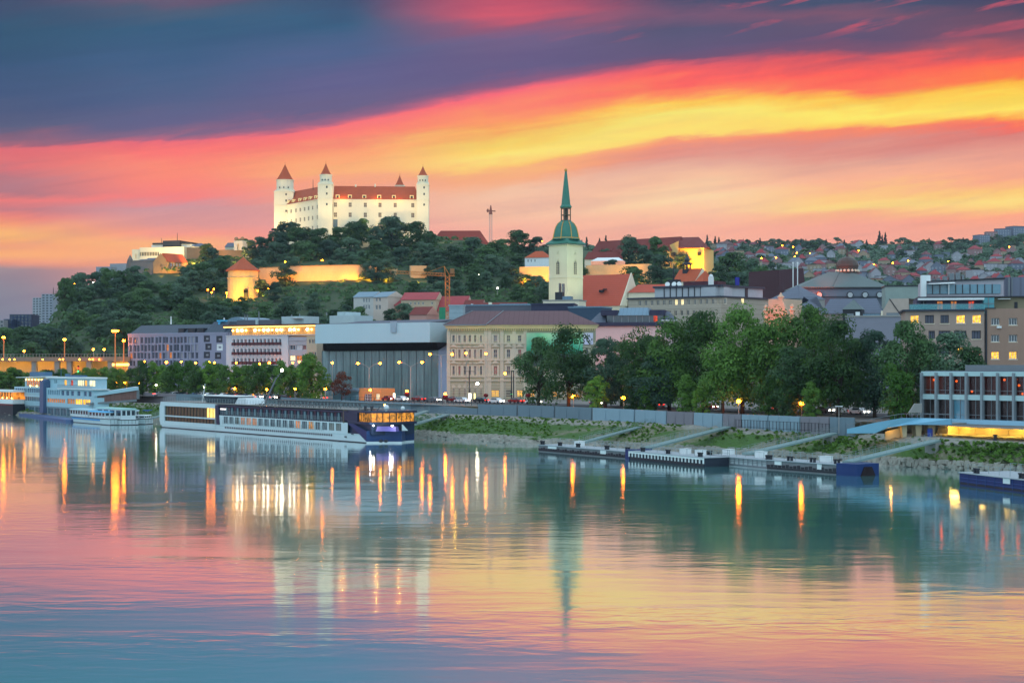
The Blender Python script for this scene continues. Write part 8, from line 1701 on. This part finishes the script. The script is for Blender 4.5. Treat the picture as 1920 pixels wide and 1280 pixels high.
# undergrowth over the slopes: one mass of low bushes
g_ = np.random.default_rng(8); V = []
for k in range(5200):
    px = g_.uniform(-150, 1460); Y = g_.uniform(640, 985) ; z = ground(px, Y)
    if z < 12: continue
    s = g_.uniform(1.0, 2.6); top = HY - (z + s - CH) * F / Y; bot = HY - (z - CH) * F / Y
    if any(px > a - 6 and px < c + 6 and bot > b and top < d and Y < yy for a, b, c, d, yy in CLEAR if yy < 990 and (a, b) != (505, 526)): continue
    n = 14; d = g_.normal(size=(n, 3)); d /= np.linalg.norm(d, axis=1)[:, None]; d[:, 2] = abs(d[:, 2]); P = np.array((PX(px, Y), Y, z)) + d * s * np.array((1, 1, .7)); t1_ = np.cross(d, g_.normal(size=(n, 3))); t1_ /= np.linalg.norm(t1_, axis=1)[:, None]; t2_ = np.cross(d, t1_); q = .55 + .5 * g_.random((n, 1))
    V.append(np.stack([P - t1_ * q, P - t2_ * q * .7, P + t1_ * q, P + t2_ * q * .7], 1).reshape(-1, 3))
V = np.concatenate(V); nf = len(V) // 4; me = bpy.data.meshes.new('undergrowth'); me.from_pydata(V.tolist(), [], [(4 * i, 4 * i + 1, 4 * i + 2, 4 * i + 3) for i in range(nf)]); me.materials.append(LM[1]); tag(link('undergrowth', me), 'low dark bushes covering the castle slopes', kind='stuff')
# grass tufts and stones of the river bank
V = []; Vs = []
for k in range(9000):
    i = int(g_.integers(40, len(DE) - 80)); t = g_.uniform(.24, .93); p = lerp3(DE[i], DT[i], t); z = float(np.interp(t, [a for a, b in rows], [b for a, b in rows])); x, y = p[0] + g_.normal() * .8, p[1] + g_.normal() * .8
    dry = .5 + .5 * math.sin(x * .21 + 1.3 * math.sin(y * .13)) 
    if g_.random() < (dry * .7 + .28 if x > 8 else .25 * dry): continue
    s = g_.uniform(.12, .36); n = 5; d = g_.normal(size=(n, 3)); d[:, 2] = abs(d[:, 2]) + .4; d /= np.linalg.norm(d, axis=1)[:, None]; P = np.array((x, y, z - .05)) + d * s * .5; t1_ = np.cross(d, g_.normal(size=(n, 3))); t1_ /= np.linalg.norm(t1_, axis=1)[:, None]; t2_ = np.cross(d, t1_); q = .22 + .2 * g_.random((n, 1)); V.append(np.stack([P - t1_ * q, P - t2_ * q, P + t1_ * q, P + t2_ * q], 1).reshape(-1, 3))
V = np.concatenate(V); nf = len(V) // 4; me = bpy.data.meshes.new('grass'); me.from_pydata(V.tolist(), [], [(4 * i, 4 * i + 1, 4 * i + 2, 4 * i + 3) for i in range(nf)]); me.materials.append(leaf_mat('bank_grass', (52, 86, 30), (102, 140, 54))); tag(link('grass', me), 'green weeds and grass covering the river bank', kind='stuff')
m = MB()
for k in range(2600):
    i = int(g_.integers(40, len(DE) - 80)); t = g_.uniform(.015, .2); p = lerp3(DE[i], DT[i], t); z = float(np.interp(t, [a for a, b in rows], [b for a, b in rows])); s = g_.uniform(.25, .75); c = (p[0] + g_.normal() * .5, p[1] + g_.normal() * .5, z)
    a = g_.random() * 6.28; pts = [(c[0] + s * (.7 + .3 * g_.random()) * math.cos(a + 1.57 * j), c[1] + s * (.7 + .3 * g_.random()) * math.sin(a + 1.57 * j)) for j in range(4)]
    m.hexa([(x, y, c[2] - .3) for x, y in pts], [(c[0] + (x - c[0]) * .6, c[1] + (y - c[1]) * .6, c[2] + s * .45) for x, y in pts])
tag(m.build('stone_gravel', mat('bank_stone', (150, 148, 138), .9, .3, .4, fine=.1)), 'pale riprap stones along the water edge', kind='stuff')

# ------------------------------------------------------------------ far hillside of houses
RW = {'white': mat('far_white_wall', (160, 162, 170), .9, .06), 'grey-blue': mat('far_grey_wall', (112, 122, 140), .9, .08), 'pinkish': mat('far_pink_wall', (150, 122, 122), .9, .08), 'cream': mat('far_cream_wall', (160, 146, 124), .9, .08)}
RR = {'red': mat('far_red_roof', (148, 62, 68), .8, .12), 'dull red': mat('far_dull_red_roof', (112, 66, 72), .8, .12), 'brown': mat('far_brown_roof', (98, 76, 76), .8, .12), 'slate grey': mat('far_slate_roof', (104, 112, 126), .7, .12)}
def hill_house(px, Y, w, d, h, rh, wc, rc_, kind, label, group):
    w *= .8; d *= .8; h *= .9; z = ground(px, Y) - 1.5; r = thing('hillside_house', label, 'house', (PX(px, Y), Y, z), rt.uniform(-.5, .5), group); hh = h + 1.5
    m = MB(); m.box(-w / 2, w / 2, -d / 2, d / 2, 0, hh)
    if kind == 'gable': m.poly([(-w / 2, -d / 2, hh), (w / 2, -d / 2, hh), (0, -d / 2, hh + rh)]); m.poly([(w / 2, d / 2, hh), (-w / 2, d / 2, hh), (0, d / 2, hh + rh)])
    m.build('wall', RW[wc], r)
    m = MB()
    if kind == 'gable':
        e = .35; m.poly([(-w / 2 - e, -d / 2 - e, hh - .2), (0, -d / 2 - e, hh + rh + .1), (0, d / 2 + e, hh + rh + .1), (-w / 2 - e, d / 2 + e, hh - .2)]); m.poly([(w / 2 + e, -d / 2 - e, hh - .2), (w / 2 + e, d / 2 + e, hh - .2), (0, d / 2 + e, hh + rh + .1), (0, -d / 2 - e, hh + rh + .1)])
    elif kind == 'hip': m.hip(-w / 2, w / 2, -d / 2, d / 2, hh, hh + rh, min(w, d) * .4, 0, .4)
    else: m.box(-w / 2 - .2, w / 2 + .2, -d / 2 - .2, d / 2 + .2, hh, hh + .35)
    if kind != 'flat': m.box(w * .18, w * .18 + .7, d * .1, d * .1 + .7, hh + .2, hh + rh + .8)
    m.build('roof', RR[rc_], r)
    n = max(2, int(w / 3)); fl = max(1, int(h / 3))
    for i in range(n):
        for j in range(fl): link('window', window_mesh(1.2, 1.4, M_WARM if rt.random() < .03 else M_GLASS, M_WHITE, 1, 1), r, (-w / 2 + w * (i + .5) / n, -d / 2 - .06, 1.5 + 3 * j + .9))
def where(px, py):
    a = 'behind the floodlit bastion' if px < 1400 else 'above the long beige block' if px < 1500 else 'around the copper cupola' if px < 1680 else 'above the penthouse chimney' if px < 1800 else 'over the grey-blue block'
    return a + (' near the crest' if py < 476 else ' at mid-slope' if py < 500 else ' low down')
hp = []; used_l = {}
def add_house(px, Y, w, h, wc, rc_, kind):
    py = HY - (ground(px, Y) + h - CH) * F / Y; size = 'small' if w < 9.5 else 'broad' if h < 7.5 else 'tall'
    lab = '%s %s-walled house with %s %s roof %s' % (size, wc, rc_, {'gable': 'gable', 'hip': 'hip', 'flat': 'flat'}[kind], where(px, py)); hill_house(px, Y, w, w * rt.uniform(.75, 1.1), h, rt.uniform(2.6, 4.4), wc, rc_, kind, lab, lab[:1].upper() + lab[1:].replace('house', 'houses')); hp.append((px, Y))
for q in ((1345, 1450, 12, 7, 'pinkish', 'brown', 'gable'), (1372, 1400, 13, 6, 'cream', 'brown', 'hip'), (1395, 1330, 14, 5.5, 'white', 'red', 'flat'), (1415, 1320, 12, 5.5, 'white', 'slate grey', 'flat'), (1440, 1300, 14, 5, 'white', 'slate grey', 'flat'), (1470, 1270, 13, 6, 'white', 'slate grey', 'flat'), (1492, 1400, 12, 8, 'white', 'slate grey', 'gable'), (1525, 1380, 16, 8, 'cream', 'brown', 'flat'), (1545, 1260, 17, 5, 'grey-blue', 'slate grey', 'gable'), (1630, 1350, 11, 9, 'white', 'red', 'gable'), (1640, 1290, 10, 9, 'white', 'dull red', 'gable'), (1668, 1360, 11, 8, 'pinkish', 'dull red', 'gable'), (1712, 1300, 15, 6, 'pinkish', 'red', 'hip'), (1728, 1420, 12, 8, 'white', 'brown', 'gable'), (1742, 1400, 12, 9, 'white', 'dull red', 'gable'), (1757, 1370, 12, 10, 'grey-blue', 'slate grey', 'gable'), (1752, 1310, 10, 7, 'pinkish', 'red', 'hip'), (1790, 1420, 18, 8, 'pinkish', 'red', 'hip'), (1805, 1360, 15, 7, 'pinkish', 'red', 'hip'), (1828, 1290, 14, 12, 'white', 'brown', 'flat'), (1852, 1295, 16, 10, 'white', 'brown', 'flat'), (1828, 1230, 10, 6, 'white', 'red', 'hip'), (1858, 1440, 16, 7, 'white', 'slate grey', 'flat'), (1884, 1430, 14, 7, 'white', 'brown', 'flat'), (1905, 1420, 14, 8, 'grey-blue', 'dull red', 'hip'), (1915, 1210, 12, 6, 'white', 'red', 'hip'), (1840, 1990, 20, 14, 'grey-blue', 'slate grey', 'flat'), (1858, 2010, 18, 15, 'pinkish', 'dull red', 'flat'), (1880, 2040, 24, 15, 'grey-blue', 'brown', 'flat'), (1905, 2060, 26, 16, 'grey-blue', 'brown', 'flat'), (1700, 1240, 12, 6, 'grey-blue', 'dull red', 'gable'), (1672, 1220, 14, 6, 'grey-blue', 'dull red', 'gable'), (1785, 1220, 14, 6, 'white', 'brown', 'flat')): add_house(*q)
tries = 0
while len(hp) < 185 and tries < 9000:
    tries += 1; px = rt.uniform(1340, 1950) if rt.random() < .93 else rt.uniform(965, 1100); Y = rt.uniform(1215, 2050) if px > 1300 else rt.uniform(1300, 1700)
    if px > 1620 and Y > 1750 and rt.random() < .85: continue
    if any(abs(px - a) < 9 and abs(Y - b) < 45 for a, b in hp): continue
    add_house(px, Y, rt.uniform(8, 15), rt.choice((5, 6, 6, 8, 9)), rt.choice(list(RW)), rt.choices(list(RR), (4, 3, 2, 2))[0], rt.choice(('gable', 'hip', 'hip', 'flat')))
fp2 = []; tries = 0
while len(fp2) < 240 and tries < 8000:
    tries += 1; px = rt.uniform(1330, 1960) if rt.random() < .86 else rt.uniform(880, 1110); Y = rt.uniform(1190, 2150) if px > 1300 else rt.uniform(1150, 1750)
    if rt.random() < .38: Y = rt.uniform(1900, 2150) if px > 1300 else rt.uniform(1500, 1750)
    if any(abs(px - a) < 8 and 0 < b - Y < 40 for a, b in hp) and rt.random() < .8: continue
    if any(abs(px - a) < 6 and abs(Y - b) < 35 for a, b in fp2): continue
    h = rt.uniform(6, 10.5) * (1.25 if Y > 1900 else 1); i = rt.randrange(4); tree(FAR[i], 'distant_tree', 'dark rounded tree among the houses of the far hillside', PX(px, Y), Y, ground(px, Y) - .5, h, h * rt.uniform(1.3, 2.0), 10.6, 11, 'trees among the far houses'); fp2.append((px, Y))
for px, top, Y in ((1649, 434, 2080), (1660, 437, 2080), (1654, 442, 2075), (1326, 442, 1700), (1341, 444, 1720), (1348, 446, 1700), (1136, 443, 1600), (1124, 448, 1600), (1425, 447, 1900), (1502, 448, 2000), (1511, 449, 2000), (1549, 449, 2000), (1583, 450, 2000), (1625, 450, 2050), (1742, 447, 2080), (1806, 446, 2080), (1919, 428, 2110), (1100, 446, 1500), (1372, 449, 1850)):
    z = ground(px, Y) - .5; h = PZ(top, Y) - z; tree(CON[int(px) % 2], 'conifer_tree', 'dark pointed conifer standing out on the far crest', PX(px, Y), Y, z, h, max(7, h * .42), 15, 6.5, 'conifers on the far crest')

V = []
for k in range(8500):
    px = g_.uniform(1320, 2250) if g_.random() < .86 else g_.uniform(870, 1120); Y = g_.uniform(1180, 2160) if px > 1300 else g_.uniform(1120, 1760)
    if g_.random() < .35: Y = g_.uniform(1980, 2160) if px > 1300 else g_.uniform(1520, 1760)
    if any(abs(px - a) < 9 and -10 < b - Y < 12 for a, b in hp): continue
    s = g_.uniform(2, 5.5); n = 16; d = g_.normal(size=(n, 3)); d /= np.linalg.norm(d, axis=1)[:, None]; d[:, 2] = abs(d[:, 2]); P = np.array((PX(px, Y), Y, ground(px, Y))) + d * s * np.array((1.2, 1.2, 1)); t1_ = np.cross(d, g_.normal(size=(n, 3))); t1_ /= np.linalg.norm(t1_, axis=1)[:, None]; t2_ = np.cross(d, t1_); q = s * (.25 + .3 * g_.random((n, 1)))
    V.append(np.stack([P - t1_ * q, P - t2_ * q * .7, P + t1_ * q, P + t2_ * q * .7], 1).reshape(-1, 3))
V = np.concatenate(V); nf = len(V) // 4; me = bpy.data.meshes.new('garden_vegetation'); me.from_pydata(V.tolist(), [], [(4 * i, 4 * i + 1, 4 * i + 2, 4 * i + 3) for i in range(nf)]); me.materials.append(LM[3]); tag(link('garden_vegetation', me), 'hedges and garden greenery between the far hillside houses', kind='stuff')

# ------------------------------------------------------------------ evening air
m = MB(); m.box(-2600, 2600, -40, 2260, -1.0, 236)
hz = bpy.data.materials.new('evening_air'); hz.use_nodes = True; nt = hz.node_tree; nt.nodes.clear()
pv = nt.nodes.new('ShaderNodeVolumePrincipled'); pv.inputs['Color'].default_value = (0.72, 0.86, 1.0, 1); pv.inputs['Density'].default_value = 0.00004; pv.inputs['Anisotropy'].default_value = 0.0
ou = nt.nodes.new('ShaderNodeOutputMaterial'); nt.links.new(pv.outputs[0], ou.inputs['Volume'])
tag(m.build('haze', hz), 'thin blue evening haze over the city', kind='stuff')
SC.cycles.volume_bounces = 0
